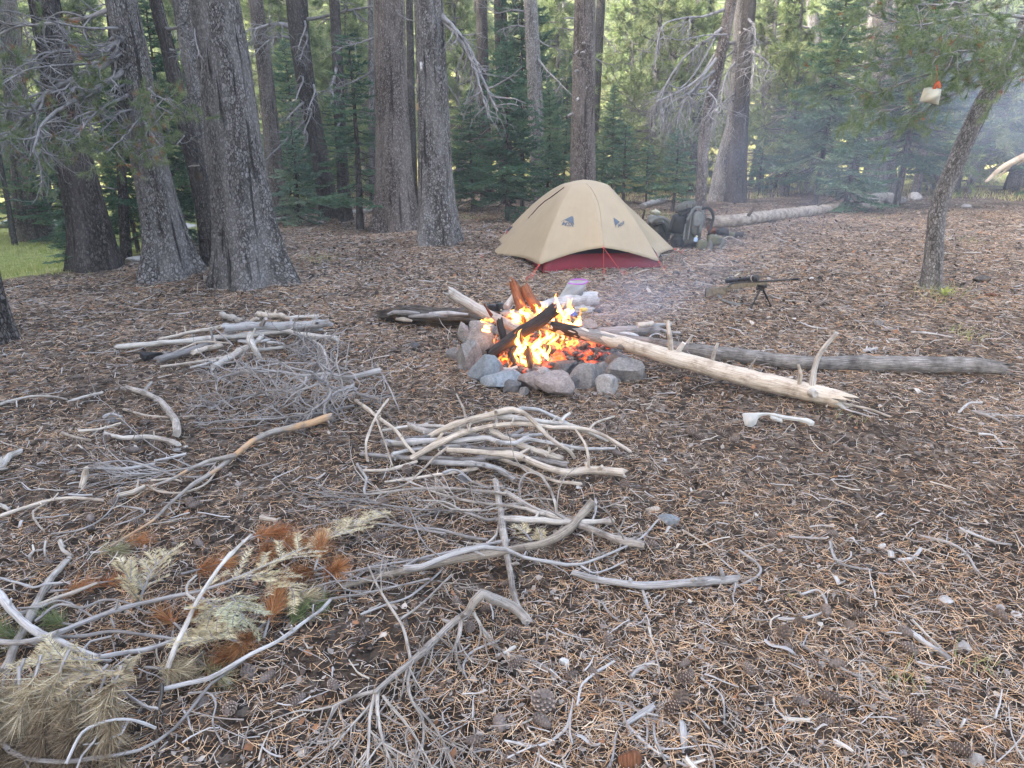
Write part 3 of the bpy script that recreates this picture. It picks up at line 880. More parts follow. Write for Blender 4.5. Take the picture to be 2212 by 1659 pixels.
# broken snag stub on the slim trunk
limb('t3', [(437, 395), (428, 376), (421, 357)], 22, 0, .2, -.22, mat='rot', name='broken_stub')
mb = MB(); p = P(418, 359, TREES['t3'][3] - .25); tube(mb, [p + Vector((-.06, 0, -.004)), p + Vector((0, 0, .004)), p + Vector((.07, 0, .01))], [.012, .03, .01], 8, flat=.3)
mb.build('shelf_fungus', WOOD['white'], TREES['t3'][0])
# forked trunk: long pale arm reaching right, arm to the left, drooping hooks
limb('t7', [(626, 58), (600, 52), (560, 60), (540, 66)], 12, 8, .5, -.3, .45, -.08)
limb('t7', [(628, 45), (680, 40), (730, 28), (780, 18), (812, 13)], 10, 5, .5, -.3, .35, -.04)
limb('t7', [(640, 90), (610, 78), (580, 88), (555, 110)], 8, 9, .55, -.5, .45, -.08)
for (u, v) in ((656, 60), (660, 85), (650, 175), (676, 200), (668, 245), (660, 300)):
    limb('t7', [(u, v - 20), (u + 4, v), (u - 6, v + 25), (u - 12, v + 45)], 6, 4, .35, -.9, .5, -.1)
limb('t7', [(660, 262), (630, 290), (600, 320), (575, 345)], 8, 10, .45, -.8, .45, -.05)
limb('t7', [(664, 215), (640, 235), (615, 262)], 7, 8, .45, -.8, .45, -.05)
limb('t8', [(729, 140), (722, 165), (716, 190), (722, 215)], 7, 9, .4, -.8, .5, -.1)
limb('t8', [(738, 250), (730, 280), (745, 300), (740, 330)], 6, 8, .35, -.8, .5, -.1)
limb('t9', [(812, 80), (780, 92), (745, 100), (712, 118)], 5, 5, .4, -.4, .35, -.06)
limb('t9', [(812, 148), (785, 165), (755, 180), (722, 190)], 5, 5, .4, -.4, .35, -.06)
limb('t9', [(820, -10), (850, 20), (876, 40), (902, 46)], 7, 0, .3, -.5)
limb('t10', [(946, 26), (975, 55), (1010, 100), (1040, 165), (1062, 215), (1075, 240)], 13, 16, .5, -.8, .35, -.08, levels=2, sub=3)
limb('t10', [(950, 40), (985, 75), (1020, 135), (1038, 190), (1055, 255)], 9, 14, .45, -1.0, .35, -.08, levels=2, sub=3)
limb('t10', [(944, 10), (938, 45), (932, 60)], 4, 6, .3, -.4, .4, -.1)
limb('t10', [(958, 175), (985, 210), (1003, 260)], 3, 2, .2, -.5, .3, -.05)
limb('t10', [(905, 195), (890, 185), (878, 170)], 4, 2, .2, .2)
stub('t10', 913, 138, 910, 150, 7, 'silver')
Y10 = TREES['t10'][3]
for (v0, v1, ww) in ((160, 196, 7), (222, 245, 6)):
    mb = MB(); a, b_ = P(902, v0, Y10 - .20), P(902, v1, Y10 - .20)
    tube(mb, [a, (a + b_) / 2 + Vector((0, -.02, 0)), b_], [.008, ww * .5 * mpp(a) * 1.4, .01], 7, flat=.5)
    mb.build('peeled_patch', WOOD['orange'], TREES['t10'][0])
for (u, v, u2, v2, w) in ((1248, 112, 1240, 118, 5), (1252, 118, 1262, 112, 6), (1247, 155, 1243, 153, 6), (1266, 190, 1266, 192, 5), (1248, 213, 1246, 216, 6), (1238, 42, 1218, 40, 4), (1256, 97, 1262, 92, 6), (1235, 246, 1226, 250, 5)):
    stub('t13', u, v, u2, v2, w, 'silver' if w > 5 else 'deadlimb')
limb('t13', [(1240, 65), (1222, 62), (1200, 60)], 4, 3, .2, -.2)
limb('t13', [(1288, 128), (1305, 136), (1328, 140)], 4, 3, .25, -.3)
limb('t12', [(1150, 75), (1175, 95), (1205, 105), (1230, 112)], 4, 6, .4, -.4)
limb('t12', [(1150, 115), (1180, 150), (1210, 180), (1234, 205)], 6, 6, .4, -.8)
limb('t12', [(1140, 25), (1105, 22), (1070, 28), (1045, 12)], 4, 6, .4, -.4)
limb('t12', [(1140, 60), (1110, 55), (1078, 66)], 4, 6, .35, -.4)
limb('t14', [(1300, 75), (1310, 85), (1318, 100)], 5, 4, .2, -.2, mat='grey')
# the bleached tangle right of centre
for i, (k, px, w) in enumerate((('t15', [(1560, 60), (1530, 85), (1500, 105), (1470, 135), (1440, 180), (1420, 240)], 8), ('t15', [(1552, 120), (1520, 160), (1480, 190), (1440, 210), (1415, 220)], 8),
                                ('t15', [(1548, 150), (1510, 180), (1475, 225), (1462, 270)], 7), ('t16', [(1594, 90), (1560, 100), (1530, 140), (1500, 200), (1488, 260)], 8),
                                ('t16', [(1592, 130), (1570, 160), (1560, 200), (1555, 245)], 6), ('t16', [(1592, 60), (1620, 100), (1630, 130), (1622, 180)], 6),
                                ('t15', [(1566, 20), (1520, 35), (1470, 40), (1430, 60), (1412, 140)], 7), ('t17', [(1612, 110), (1640, 120), (1660, 140), (1650, 170)], 6),
                                ('t18', [(1508, 160), (1480, 170), (1450, 200), (1430, 250)], 7), ('t16', [(1590, 200), (1570, 215), (1545, 240), (1530, 262)], 5),
                                ('t17', [(1616, 40), (1630, 60), (1632, 100)], 6), ('t15', [(1530, 200), (1545, 215), (1552, 245)], 5))):
    limb(k, px, w * .95, 11 if i < 6 else 8, .65, -1.0 - .15 * i, .42, -.12, levels=2, sub=4, bias=(-.25, 0, -.6), mat='silver' if i % 4 == 1 else 'deadlimb', rr=.012)
    limb(k, [(u + 12 * rng.normal(), v + 30 + 14 * rng.normal()) for u, v in px], w * .6, 5, .55, -1.2 - .1 * i, .42, -.12, levels=2, sub=3, bias=(-.25, 0, -.6), mat='deadlimb', rr=.011)
limb('t20', [(1745, 60), (1715, 55), (1700, 75)], 5, 4, .3, -.3)
# living pine overhanging on the right (lone crooked pine)
for i, (px, w) in enumerate((([(2170, 145), (2110, 130), (2040, 150), (1960, 175), (1890, 200), (1800, 165)], 7), ([(2160, 165), (2110, 175), (2060, 205), (2000, 220), (1930, 235), (1900, 240)], 6),
                             ([(2200, 90), (2140, 85), (2060, 95), (1980, 120), (1900, 130), (1830, 150)], 8), ([(2225, 40), (2150, 30), (2060, 40), (1970, 55), (1890, 30)], 8),
                             ([(2240, 0), (2160, -10), (2080, 5), (1990, 10), (1920, 0)], 8), ([(2215, 60), (2170, 70), (2110, 62), (2040, 75)], 6), ([(2190, 110), (2150, 120), (2090, 108), (2020, 122)], 6),
                             ([(2225, 40), (2250, 80), (2230, 130), (2200, 160)], 6), ([(2230, 20), (2210, 60), (2190, 95), (2180, 130)], 6))):
    if True:
      pine_spray('t24', px, w, 15, .45, -.5 - .1 * i, NEEDLE_GREEN * np.array([1.0, 1.05, 1.1]), .07, 22, up=-.01, frac=.7, brown=.03, bias=(-.6, 0, -.35), w_n=.0036)
# thin side twigs low on the far trunks
for k, n_ in (('l3', 6), ('t8b', 4), ('t11', 5), ('t11b', 5), ('t21', 4), ('t19', 4), ('t22', 4)):
    t_, Pn, R, Y = TREES[k]
    vis = [j for j in range(len(Pn)) if 0.6 < Pn[j][2] < 4.2]
    for _ in range(n_):
        j = vis[int(rng.random() * len(vis))]
        mb = MB(); a_ = rng.random() * 6.28
        q = grow(Pn[j], (math.cos(a_), math.sin(a_) * .6 - .3, -.1), .5 + .6 * rng.random(), 7, .4, -.03)
        rq = np.linspace(.012, .005, len(q)); tube(mb, q, rq, 5, cap=False); twigs_on(mb, q, rq, 5, .3, .006, .4, (0, 0, -.2))
        mb.build('dead_branch', WOOD['deadlimb'], t_)


# ------------------------------------------------------------------ young firs
FIR_COLS = {
    'dark': np.array([(0.055, 0.115, 0.068), (0.075, 0.145, 0.080), (0.09, 0.165, 0.09), (0.042, 0.09, 0.055)]),
    'mid': np.array([(0.085, 0.165, 0.095), (0.11, 0.195, 0.11), (0.07, 0.14, 0.082), (0.145, 0.23, 0.125)]),
    'blue': np.array([(0.16, 0.25, 0.18), (0.20, 0.29, 0.21), (0.13, 0.21, 0.15), (0.24, 0.32, 0.22)]),
}


def fir_mesh(seed, h, rb, z0, nb, cols, lower_dead=0.25, gap=0.0):
    """(wood builder, needle builder) of a fir standing at the origin"""
    global rng
    keep = rng; rng = np.random.default_rng(seed)
    wd, lf = MB(), MB()
    bend = rng.normal(size=2) * 0.02
    zz = np.linspace(0, h, 18)
    pts = np.stack([bend[0] * np.sin(zz / h * 3) * h, bend[1] * np.sin(zz / h * 2.5) * h, zz], 1)
    pts[0, 2] = -0.1
    tube(wd, pts, np.linspace(0.014 * h + 0.012, 0.006, 18), 10, rough=.03)
    for b in range(nb):
        f = (b + rng.random() * .6) / nb
        z = z0 + (h - z0) * f ** 0.92
        if rng.random() < gap: continue
        a = b * 2.39996 + rng.normal() * .35
        Lb = rb * (1 - (z / h)) ** 0.75 * (0.62 + 0.55 * rng.random()) + 0.05
        dead = f < lower_dead and rng.random() < 0.6
        slope = 0.55 * (z / h) - 0.30 + 0.12 * rng.normal()
        d = np.array([math.cos(a), math.sin(a), slope])
        i = min(16, int(z / h * 17)); s = pts[i] + (pts[i + 1] - pts[i]) * (z / h * 17 - i)
        n = max(4, int(Lb / 0.1)) + 1
        t = np.linspace(0, 1, n)
        path = s + d[None] * (Lb * t)[:, None] + np.stack([0 * t, 0 * t, -0.10 * Lb * np.sin(t * PI * .6) + 0.13 * Lb * t ** 3], 1)
        path[1:] += rng.normal(size=(n - 1, 3)) * 0.012
        tube(wd, path, np.linspace(0.006 + 0.007 * Lb, 0.003, n), 4, cap=False)
        side = norm(np.cross(d, (0, 0, 1)))
        if dead:
            for _ in range(4):
                q = grow(path[int(n * (0.3 + .6 * rng.random()))], d * .6 + side * rng.choice([-1, 1]) + np.array([0, 0, -.2]), .18 + .2 * rng.random(), 4, .4, -.06)
                tube(wd, q, np.linspace(.004, .002, len(q)), 3, cap=False)
            continue
        # side twigs carrying needles in a flat spray
        B, D, LL, C = [], [], [], []
        base_c = cols[rng.integers(len(cols))]
        tw = [(path[0] + (path[-1] - path[0]) * 0.12, path, 0.15)]
        m = max(3, int(Lb / 0.06))
        for k in range(m):
            tt = 0.15 + 0.85 * (k + rng.random() * .5) / m
            j = min(int(tt * (n - 1)), n - 2); p = path[j] + (path[j + 1] - path[j]) * (tt * (n - 1) - j)
            tl = (0.42 * Lb * (1.02 - tt) + 0.06) * (0.7 + .5 * rng.random())
            for sg in (-1, 1):
                dd = norm(d * .75 + side * sg * .8 + np.array([0, 0, 0.05 + .12 * rng.normal()]))
                m2 = max(3, int(tl / 0.06))
                q = p + dd[None] * np.linspace(0, tl, m2)[:, None]
                q[:, 2] -= 0.10 * tl * np.linspace(0, 1, m2) ** 2
                tw.append((p, q, 0.0))
        for _, q, skip in tw:
            ln = np.linalg.norm(q[-1] - q[0]); m3 = max(5, int(ln / 0.0135))
            ts = (skip + (1 - skip) * rng.random(m3)) * (len(q) - 1); j = np.minimum(ts.astype(int), len(q) - 2)
            pp = q[j] + (q[j + 1] - q[j]) * (ts - j)[:, None]
            ax = norm(q[j + 1] - q[j]); sd = norm(np.cross(ax, (0, 0, 1)))
            sg = rng.choice([-1.0, 1.0], m3)[:, None]
            B.append(pp); D.append(ax * .7 + sd * sg * 0.8 + np.array([0, 0, .28]) + rng.normal(size=(m3, 3)) * .18)
            C.append(base_c * (0.75 + 0.5 * rng.random((m3, 1))))
        B = np.concatenate(B); D = np.concatenate(D); C = np.concatenate(C)
        needles(lf, B, D, 0.045 + 0.03 * rng.random(len(B)), 0.023, C)
    rng = keep
    return wd, lf


FIR_DEF = {
    'tall_dark': (21, 3.4, 1.25, 0.35, 125, 'dark', .12), 'tall_mid': (22, 3.2, 1.1, 0.25, 120, 'mid', .10), 'slim': (23, 2.9, 0.62, 0.45, 64, 'dark', .3),
    'small': (24, 1.5, 0.55, 0.2, 46, 'mid', .1), 'blue': (25, 1.6, 0.65, 0.12, 52, 'blue', .0), 'big': (26, 6.0, 2.0, 0.9, 190, 'mid', .12), 'bigdark': (27, 6.0, 2.2, 1.1, 190, 'dark', .15),
}
FIR_COLS['dark'] = FIR_COLS['dark'] * np.array([1.35, 1.3, 1.35]); FIR_COLS['mid'] = FIR_COLS['mid'] * np.array([1.3, 1.25, 1.3])
FIRS = {}


def fir(kind, label, u, v, height, rot=0, group='young firs under the pines', wide=1.0, z_extra=0):
    if kind not in FIRS:
        s, h, rb, z0, nb, c, ld = FIR_DEF[kind]
        wd, lf = fir_mesh(s, h, rb, z0, nb, FIR_COLS[c], ld)
        mw, ml = wd.mesh('trunk'), lf.mesh('crown')
        mw.materials.append(BARK['fir']); ml.materials.append(LEAF)
        FIRS[kind] = (mw, ml, h)
    mw, ml, h = FIRS[kind]
    g = G(u, v)
    t = thing('fir_tree', label, 'tree', g, group)
    s = height / h
    t.scale = (s * wide, s * wide, s); t.rotation_euler = (0, 0, rot)
    for nm, me in (('trunk', mw), ('crown', ml)):
        o = bpy.data.objects.new(nm, me); COL.objects.link(o); o.parent = t
    return t


fir('tall_dark', 'tall dense green fir with bare lower twigs standing left of the tent', 1096, 477, 3.35, .3, wide=.92)
fir('bigdark', 'large dark fir towering behind the tall dense fir left of the tent', 1128, 446, 6.5, 1.2, wide=.6)
fir('tall_mid', 'bushy green fir filling the gap between the tall dense fir and the tent trunk', 1178, 462, 2.7, 2.1, wide=.75)
fir('tall_dark', 'dark fir at the right edge of the second mound trunk', 1022, 456, 2.6, 3.0)
fir('slim', 'sparse thin stemmed fir standing left of the mound trunks', 778, 497, 3.3, .4, wide=1.25)
fir('slim', 'thin dark fir between the forked trunk and the sparse fir', 742, 482, 2.4, 2.2, wide=1.2)
fir('blue', 'pale blue green sapling at the foot of the brownish trunk further back', 648, 486, 1.75, 1.0)
fir('tall_dark', 'dark bluish fir against the right side of the tent trunk', 1322, 418, 3.0, .9, wide=.72)
fir('small', 'small fir on a bare stem right of the tent top', 1346, 440, 1.9, 1.4, wide=1.1)
fir('small', 'small round topped fir standing alone left of the backpacks', 1452, 458, 1.75, .2, wide=1.1)
fir('small', 'little fir on a thin stem between the two small firs right of the tent', 1396, 440, 1.45, 2.0)
fir('big', 'tallest green fir right of the bleached branch tangle', 1760, 442, 6.0, .5, wide=.75)
fir('tall_mid', 'green fir on a thin stem in front of the tallest right hand fir', 1822, 457, 3.0, 1.5, wide=1.05)
fir('bigdark', 'dark fir with a thick furrowed bole behind the end of the fallen log', 1935, 447, 6.2, .2, wide=.9)
fir('tall_mid', 'fir seen behind the crooked stem at the right of the tangle', 1672, 412, 3.4, 2.7)
fir('big', 'broad blue green fir filling the right edge behind the lone crooked pine', 2170, 412, 6.0, 1.3)
fir('bigdark', 'dark fir between the furrowed bole fir and the lone crooked pine', 2040, 408, 6.0, 2.0)
fir('tall_dark', 'low dark fir right behind the white rocks on the right', 2000, 415, 3.0, 0.4)
fir('tall_mid', 'fir whose boughs fill the lower right edge of the woods', 2250, 424, 4.0, 0.9)
fir('tall_dark', 'dark fir whose flat boughs show between the left leaning trunks', 395, 540, 3.4, 1.1, wide=.8)
fir('tall_dark', 'dark fir beside the dark trunk near the green grass', 300, 545, 2.4, 2.5, wide=.8)
fir('small', 'low fir bush at the foot of the dark trunk by the grass', 155, 583, .62, .5, wide=1.6)
fir('small', 'small fir at the far left beyond the grass', 25, 512, 2.0, .5)
fir('tall_mid', 'bushy fir between the dark trunk and the far left brownish trunk', 150, 520, 2.8, 1.5, wide=1.2)
fir('tall_mid', 'green fir behind the gap left of the forked trunk', 640, 455, 3.6, 1.9)
fir('slim', 'thin fir standing behind the mound trunks', 830, 452, 3.0, .8, wide=1.3)
fir('small', 'small fir close behind the tent right side', 1298, 412, 1.7, .1, wide=1.1)
fir('tall_mid', 'fir behind the slim trunk beside the tent trunk', 1215, 406, 4.2, 2.9, wide=.7)
fir('small', 'bushy little fir at the right foot of the tangle trunks', 1640, 424, 1.5, 1.7, wide=1.2)
fir('slim', 'thin leaning fir stem in the woods beyond the fallen log', 1700, 425, 3.2, 1.7)

# ------------------------------------------------------------------ pines of the background
def pine_mesh(seed, h, rb, z0, nb, cols, nt_=16, tl=0.22):
    global rng
    keep = rng; rng = np.random.default_rng(seed)
    wd, lf = MB(), MB()
    zz = np.linspace(0, h, 22); bend = rng.normal(size=2) * .012
    pts = np.stack([bend[0] * np.sin(zz / h * 4) * h, bend[1] * np.sin(zz / h * 3) * h, zz], 1); pts[0, 2] = -.2
    tube(wd, pts, np.linspace(0.016 * h, .02, 22), 12, rough=.03)
    for b in range(nb):
        f = (b + rng.random()) / nb
        z = z0 + (h - z0) * f
        a = b * 2.39996 + rng.normal() * .4
        Lb = rb * (1 - 0.8 * f) * (0.5 + 0.7 * rng.random())
        i = min(20, int(z / h * 21)); s = pts[i]
        s = np.array([s[0], s[1], z])
        d = np.array([math.cos(a), math.sin(a), -0.1 + .35 * f + .15 * rng.normal()])
        q = grow(s, d, Lb, 7, .22, .02)
        rq = np.linspace(.03, .008, len(q)); tube(wd, q, rq, 4, cap=False)
        tips = []
        twigs_on(wd, q, rq, 6, Lb * .4, .008, .35, (0, 0, .05), .7, .0, None, 1, .35, 1.0, 3, 1, tips)
        pos = [q[-1], q[-2]]; ax = [q[-1] - q[-2], q[-1] - q[-2]]
        for tp, dd, qq in tips:
            for j in (3, 4, 5, 6):
                pos.append(qq[j]); ax.append(qq[j] - qq[j - 1])
        tufts(lf, np.array(pos), np.array(ax), nt_, tl, .03, .8, cols, .05)
    for b in range(30):
        z = .6 + (z0 + 1.5) * rng.random(); a = rng.random() * 6.28
        q = grow((0, 0, z), (math.cos(a), math.sin(a), -.05), .9 + rb * .35 * rng.random(), 7, .35, -.04)
        rq = np.linspace(.016, .006, len(q)); tube(wd, q, rq, 4, cap=False)
        twigs_on(wd, q, rq, 5, .5, .007, .4, (0, 0, -.3), .6, -.06, None, 1, .3, 1.0, 3)
    rng = keep
    return wd, lf


PINE_DEF = {'a': (41, 11, 2.3, 2.2, 62, NEEDLE_PALE), 'b': (42, 9, 2.0, 1.0, 60, NEEDLE_PALE * .85), 'c': (43, 13, 2.4, 3.6, 60, NEEDLE_GREEN * 1.2), 'd': (44, 6, 1.7, .4, 56, NEEDLE_PALE * 1.1)}
PINES = {}
for k_, (s_, h_, rb_, z0_, nb_, c_) in PINE_DEF.items():
    wd, lf = pine_mesh(s_, h_, rb_, z0_, nb_, c_)
    mw, ml = wd.mesh('trunk'), lf.mesh('crown'); mw.materials.append(BARK['grey']); ml.materials.append(LEAF)
    PINES[k_] = (mw, ml)


def bg_pine(kind, label, u, Y, sc, rot):
    d = ray(u, 400); x = d.x * Y / d.y
    t = thing('pine_tree', label, 'tree', (x, Y, gzf(x, Y)), 'sunlit pines of the background')
    t.scale = (sc, sc, sc); t.rotation_euler = (0, 0, rot)
    for nm, me in zip(('trunk', 'crown'), PINES[kind]):
        o = bpy.data.objects.new(nm, me); COL.objects.link(o); o.parent = t


for (kind, label, u, Y, sc, rot) in (
    ('b', 'light green pine beyond the grass at the far left edge', 20, 24, 1, .3), ('d', 'short light pine behind the far left grey trunk', 120, 27, 1.1, 1.3),
    ('a', 'pale pine seen left of the dark leaning trunk', 190, 31, 1, 2.0), ('d', 'pale pine seen between the leaning trunk and the slim dark one', 400, 29, 1.2, .9),
    ('b', 'pale pine behind the brownish trunk further back', 585, 27, 1.05, 2.6), ('c', 'pine behind the forked trunk left side', 655, 33, 1, .4),
    ('a', 'light pine crown between the forked trunk and the narrow dark trunk', 700, 36, 1.05, 1.9), ('d', 'light green pine left of the mound trunks', 790, 28, 1.3, 1.1),
    ('b', 'pale pine behind the gap of the mound trunks', 895, 34, 1.1, .6), ('a', 'pale pine right of the mound trunks, behind drooping dead limbs', 1000, 33, 1.0, 2.2),
    ('c', 'tall pine behind the tall dense fir', 1080, 38, 1.1, .2), ('b', 'pale pine left of the tent trunk', 1205, 36, 1.1, 1.5),
    ('a', 'bright green pine right of the tent trunk', 1325, 40, 1.1, .8), ('d', 'bright low pine above the right shoulder of the tent', 1370, 34, 1.2, 2.9),
    ('b', 'large soft pine left of the bleached tangle', 1432, 27, 1.05, .5), ('d', 'soft pine behind the bleached tangle', 1475, 25, 1.25, 1.9),
    ('a', 'pine crown behind the tangle trunks', 1560, 32, 1.0, 2.4), ('c', 'pine between the tangle and the tallest right hand fir', 1670, 30, 1.0, 1.2),
    ('b', 'pine behind the tallest right hand fir', 1790, 29, 1.1, 2.2), ('c', 'pine behind the grey trunk beside the fallen log', 1880, 27, 1.0, .2),
    ('b', 'pine behind the white bag', 2010, 26, 1.1, 1.0), ('a', 'pine behind the lone crooked pine', 2110, 28, 1.0, .1), ('b', 'pine at the far right edge', 2200, 25, 1.1, 1.6)):
    bg_pine(kind, label, u, Y, sc, rot)
for i, (kind, label, u, Y, sc) in enumerate((
    ('d', 'grey green pine filling the gap left of the forked trunk', 668, 22, 1.0), ('b', 'shaded pine between the thickest trunk and the forked trunk', 618, 24, .9), ('d', 'shaded low pine left of the mound trunks', 768, 23, .95), ('c', 'tall shaded pine over the narrow dark trunk', 752, 25, .9),
    ('d', 'shaded pine filling the gap right of the second mound trunk', 990, 24, 1.0), ('b', 'shaded pine left of the dark far trunk', 1030, 27, .9), ('d', 'shaded pine above the bushy fir by the tent', 1200, 26, 1.1), ('b', 'soft shaded pine left of the tangle', 1405, 23, .85),
    ('d', 'soft low pine beneath the tangle', 1470, 23, .9), ('b', 'shaded pine right of the bent pale trunk', 1640, 25, .9), ('d', 'shaded pine right of the crooked stem', 1690, 22, 1.0), ('c', 'tall shaded pine above the right hand firs', 1840, 24, .9),
    ('b', 'shaded pine left of the far grey trunk beyond the grass', 60, 20, .8), ('d', 'shaded pine behind the pale scarred trunk', 430, 20, .9), ('d', 'shaded pine between the dark leaning trunk and its neighbour', 240, 19, .9), ('b', 'shaded pine right of the furrowed bole fir', 1980, 22, .9),
    ('d', 'shaded pine behind the thin leaning sapling', 2100, 22, 1.0), ('c', 'tall shaded pine at the right edge', 2190, 23, .9), ('b', 'shaded pine peeping over the sparse fir', 800, 30, 1.0), ('d', 'pale shaded pine between tent trunk and soft pines', 1350, 29, 1.1))):
    bg_pine(kind, label, u, Y, sc, i * 1.3)


def far_forest():
    """the wooded hillside that closes the view: one mass"""
    mb = MB()
    for _ in range(520):
        Y = 42 + 95 * rng.random() ** 1.2
        x = (rng.random() * 2 - 1) * (0.80 * Y + 6)
        h = 6 + 7 * rng.random(); r = h * (.13 + .07 * rng.random())
        z = gzf(x, Y)
        tube(mb, [(x, Y, z - .3), (x + .1, Y, z + h)], [.15, .02], 5, cap=False, col=(0.12, 0.10, 0.09))
        n = 150
        f = rng.random(n) ** 0.8
        a = rng.random(n) * 6.28
        rr = r * (1 - f) ** .8 * (0.4 + .6 * rng.random(n)) + .1
        base = np.stack([x + rr * .45 * np.cos(a), Y + rr * .45 * np.sin(a), z + h * (.1 + .9 * f)], 1)
        d = np.stack([np.cos(a), np.sin(a), .1 - .5 * rng.random(n)], 1)
        g = rng.random()
        c0 = np.array([0.30, 0.335, 0.13]) * (1 - g) + np.array([0.15, 0.21, 0.09]) * g
        needles(mb, base, d, .6 + .9 * rr, .35 + .35 * rng.random(n), c0 * (0.7 + .6 * rng.random((n, 1))))
    tag(mb.build('far_forest', LEAF), 'pale wooded hillside closing the view behind the trees', 'forest', kind='stuff')


far_forest()


def added_shade_woods():
    """unseen tall trees, added left of the frame to keep the sun off the camp"""
    mb = MB()
    for i in range(46):  # added out of view, tall and packed close to block the low sun
        x = -13.5 - 7 * rng.random() - (i % 2) * 2; Y = -13 + 31 * (i + rng.random()) / 46
        x -= max(0, Y - 8) * 0.55
        h = 20 + 5 * rng.random(); r = 2.3 + rng.random()
        z = gzf(x, Y)
        tube(mb, [(x, Y, z - .3), (x + .1, Y, z + h)], [.3, .03], 8, cap=False, col=(0.12, 0.10, 0.09))
        n = 520
        f = rng.random(n); a = rng.random(n) * 6.28
        rr = r * (1 - .75 * f) * (0.3 + .7 * rng.random(n))
        base = np.stack([x + rr * .45 * np.cos(a), Y + rr * .45 * np.sin(a), z + h * (.06 + .94 * f)], 1)
        d = np.stack([np.cos(a), np.sin(a), -.3 * rng.random(n)], 1)
        needles(mb, base, d, .5 + .7 * rr, .7, np.array([.07, .11, .05]) * (0.7 + .6 * rng.random((n, 1))))
    tag(mb.build('added_shade_woods', LEAF), 'unseen tall dense woods added at the left to shade the camp', 'forest', kind='stuff')


added_shade_woods()
# ------------------------------------------------------------------ shared shapes
def rock_mb(size, seed, cuts=11, sub=3):
    r2 = np.random.default_rng(seed)
    bm = bmesh.new(); bmesh.ops.create_icosphere(bm, subdivisions=sub, radius=1.0)
    V = np.array([v.co[:] for v in bm.verts]); Ft = np.array([[v.index for v in f.verts] for f in bm.faces]); bm.free()
    for _ in range(cuts):
        n = norm(r2.normal(size=3)); h = 0.50 + 0.34 * r2.random()
        d = V @ n; k = d > h
        V[k] = V[k] - n[None] * ((d[k] - h) * 0.985)[:, None]
    w = np.zeros(len(V))
    for f in (2.3, 4.1, 7.7):
        k = r2.normal(size=(3, 3)) * f
        w += np.sin(V @ k[0] + r2.random() * 6) * np.sin(V @ k[1] + 1.3) / f
    V = V * 1.15 * (1 + 0.045 * w[:, None]) * np.asarray(size)[None] * 0.5
    return V, Ft


def rock(name, label, cat, u, v, w, h, mat, group, seed, dep=0.85, tilt=0.0, sink=0.12, sub=3):
    g = G(u, v + 0.32 * h); m_ = mpp(g)
    sx, sz = w * m_ * 1.08, h * m_ * 1.12
    V, Ft = rock_mb((sx, sx * dep, sz), seed, sub=sub)
    c, s = math.cos(tilt), math.sin(tilt)
    V = np.stack([V[:, 0] * c - V[:, 2] * s, V[:, 1], V[:, 0] * s + V[:, 2] * c], 1)
    V = V + np.array([g.x, g.y, g.z - V[:, 2].min() - sink * sz])
    mb = MB(); mb.add(V, Ft)
    o = mb.build(name, STONE[mat], origin=(g.x, g.y, g.z), smoothf=True)
    o.data.set_sharp_from_angle(angle=RAD(24))
    return tag(o, label, cat, group)


STONE = {
    'grey': mat_stone('stone_grey', (0.19, 0.175, 0.165), (0.075, 0.068, 0.063), (0.31, 0.295, 0.28)),
    'pale': mat_stone('stone_pale', (0.32, 0.30, 0.285), (0.16, 0.145, 0.135), (0.46, 0.44, 0.42)),
    'blue': mat_stone('stone_blue', (0.22, 0.245, 0.265), (0.11, 0.12, 0.13), (0.34, 0.36, 0.375)),
    'dark': mat_stone('stone_dark', (0.10, 0.095, 0.095), (0.045, 0.042, 0.042), (0.19, 0.18, 0.175)),
    'pink': mat_stone('stone_pink', (0.28, 0.23, 0.21), (0.14, 0.11, 0.10), (0.42, 0.36, 0.34)),
    'white': mat_stone('stone_white', (0.48, 0.475, 0.46), (0.28, 0.27, 0.26), (0.62, 0.615, 0.60)),
}


def pillow(mb, c, size, rot=None, e=0.55, wr=0.03, seed=0, mi=0, nu=26, nv=18, col=None):
    r2 = np.random.default_rng(seed)
    th = np.linspace(0, 2 * PI, nu, endpoint=False); ph = np.linspace(-PI / 2, PI / 2, nv)
    f = lambda x: np.sign(x) * np.abs(x) ** e
    X = f(np.cos(ph))[:, None] * f(np.cos(th))[None]; Y = f(np.cos(ph))[:, None] * f(np.sin(th))[None]; Z = np.repeat(f(np.sin(ph))[:, None], nu, 1)
    V = np.stack([X, Y, Z], -1).reshape(-1, 3)
    w = np.zeros(len(V))
    for q in range(6):
        k = r2.normal(size=3) * (2.5 + 2 * q)
        w += np.sin(V @ k + r2.random() * 6) / (1 + .6 * q)
    V = V * (1 + wr * w[:, None]) * np.asarray(size)[None] * .5
    if rot is not None: V = V @ np.array(rot.to_3x3()).T
    V = V + np.asarray(c)
    i = np.arange(nv - 1)[:, None]; k = np.arange(nu)[None]; k2 = (k + 1) % nu
    mb.add(V, np.stack([i * nu + k, i * nu + k2, (i + 1) * nu + k2, (i + 1) * nu + k], -1).reshape(-1, 4), None, col, mi)


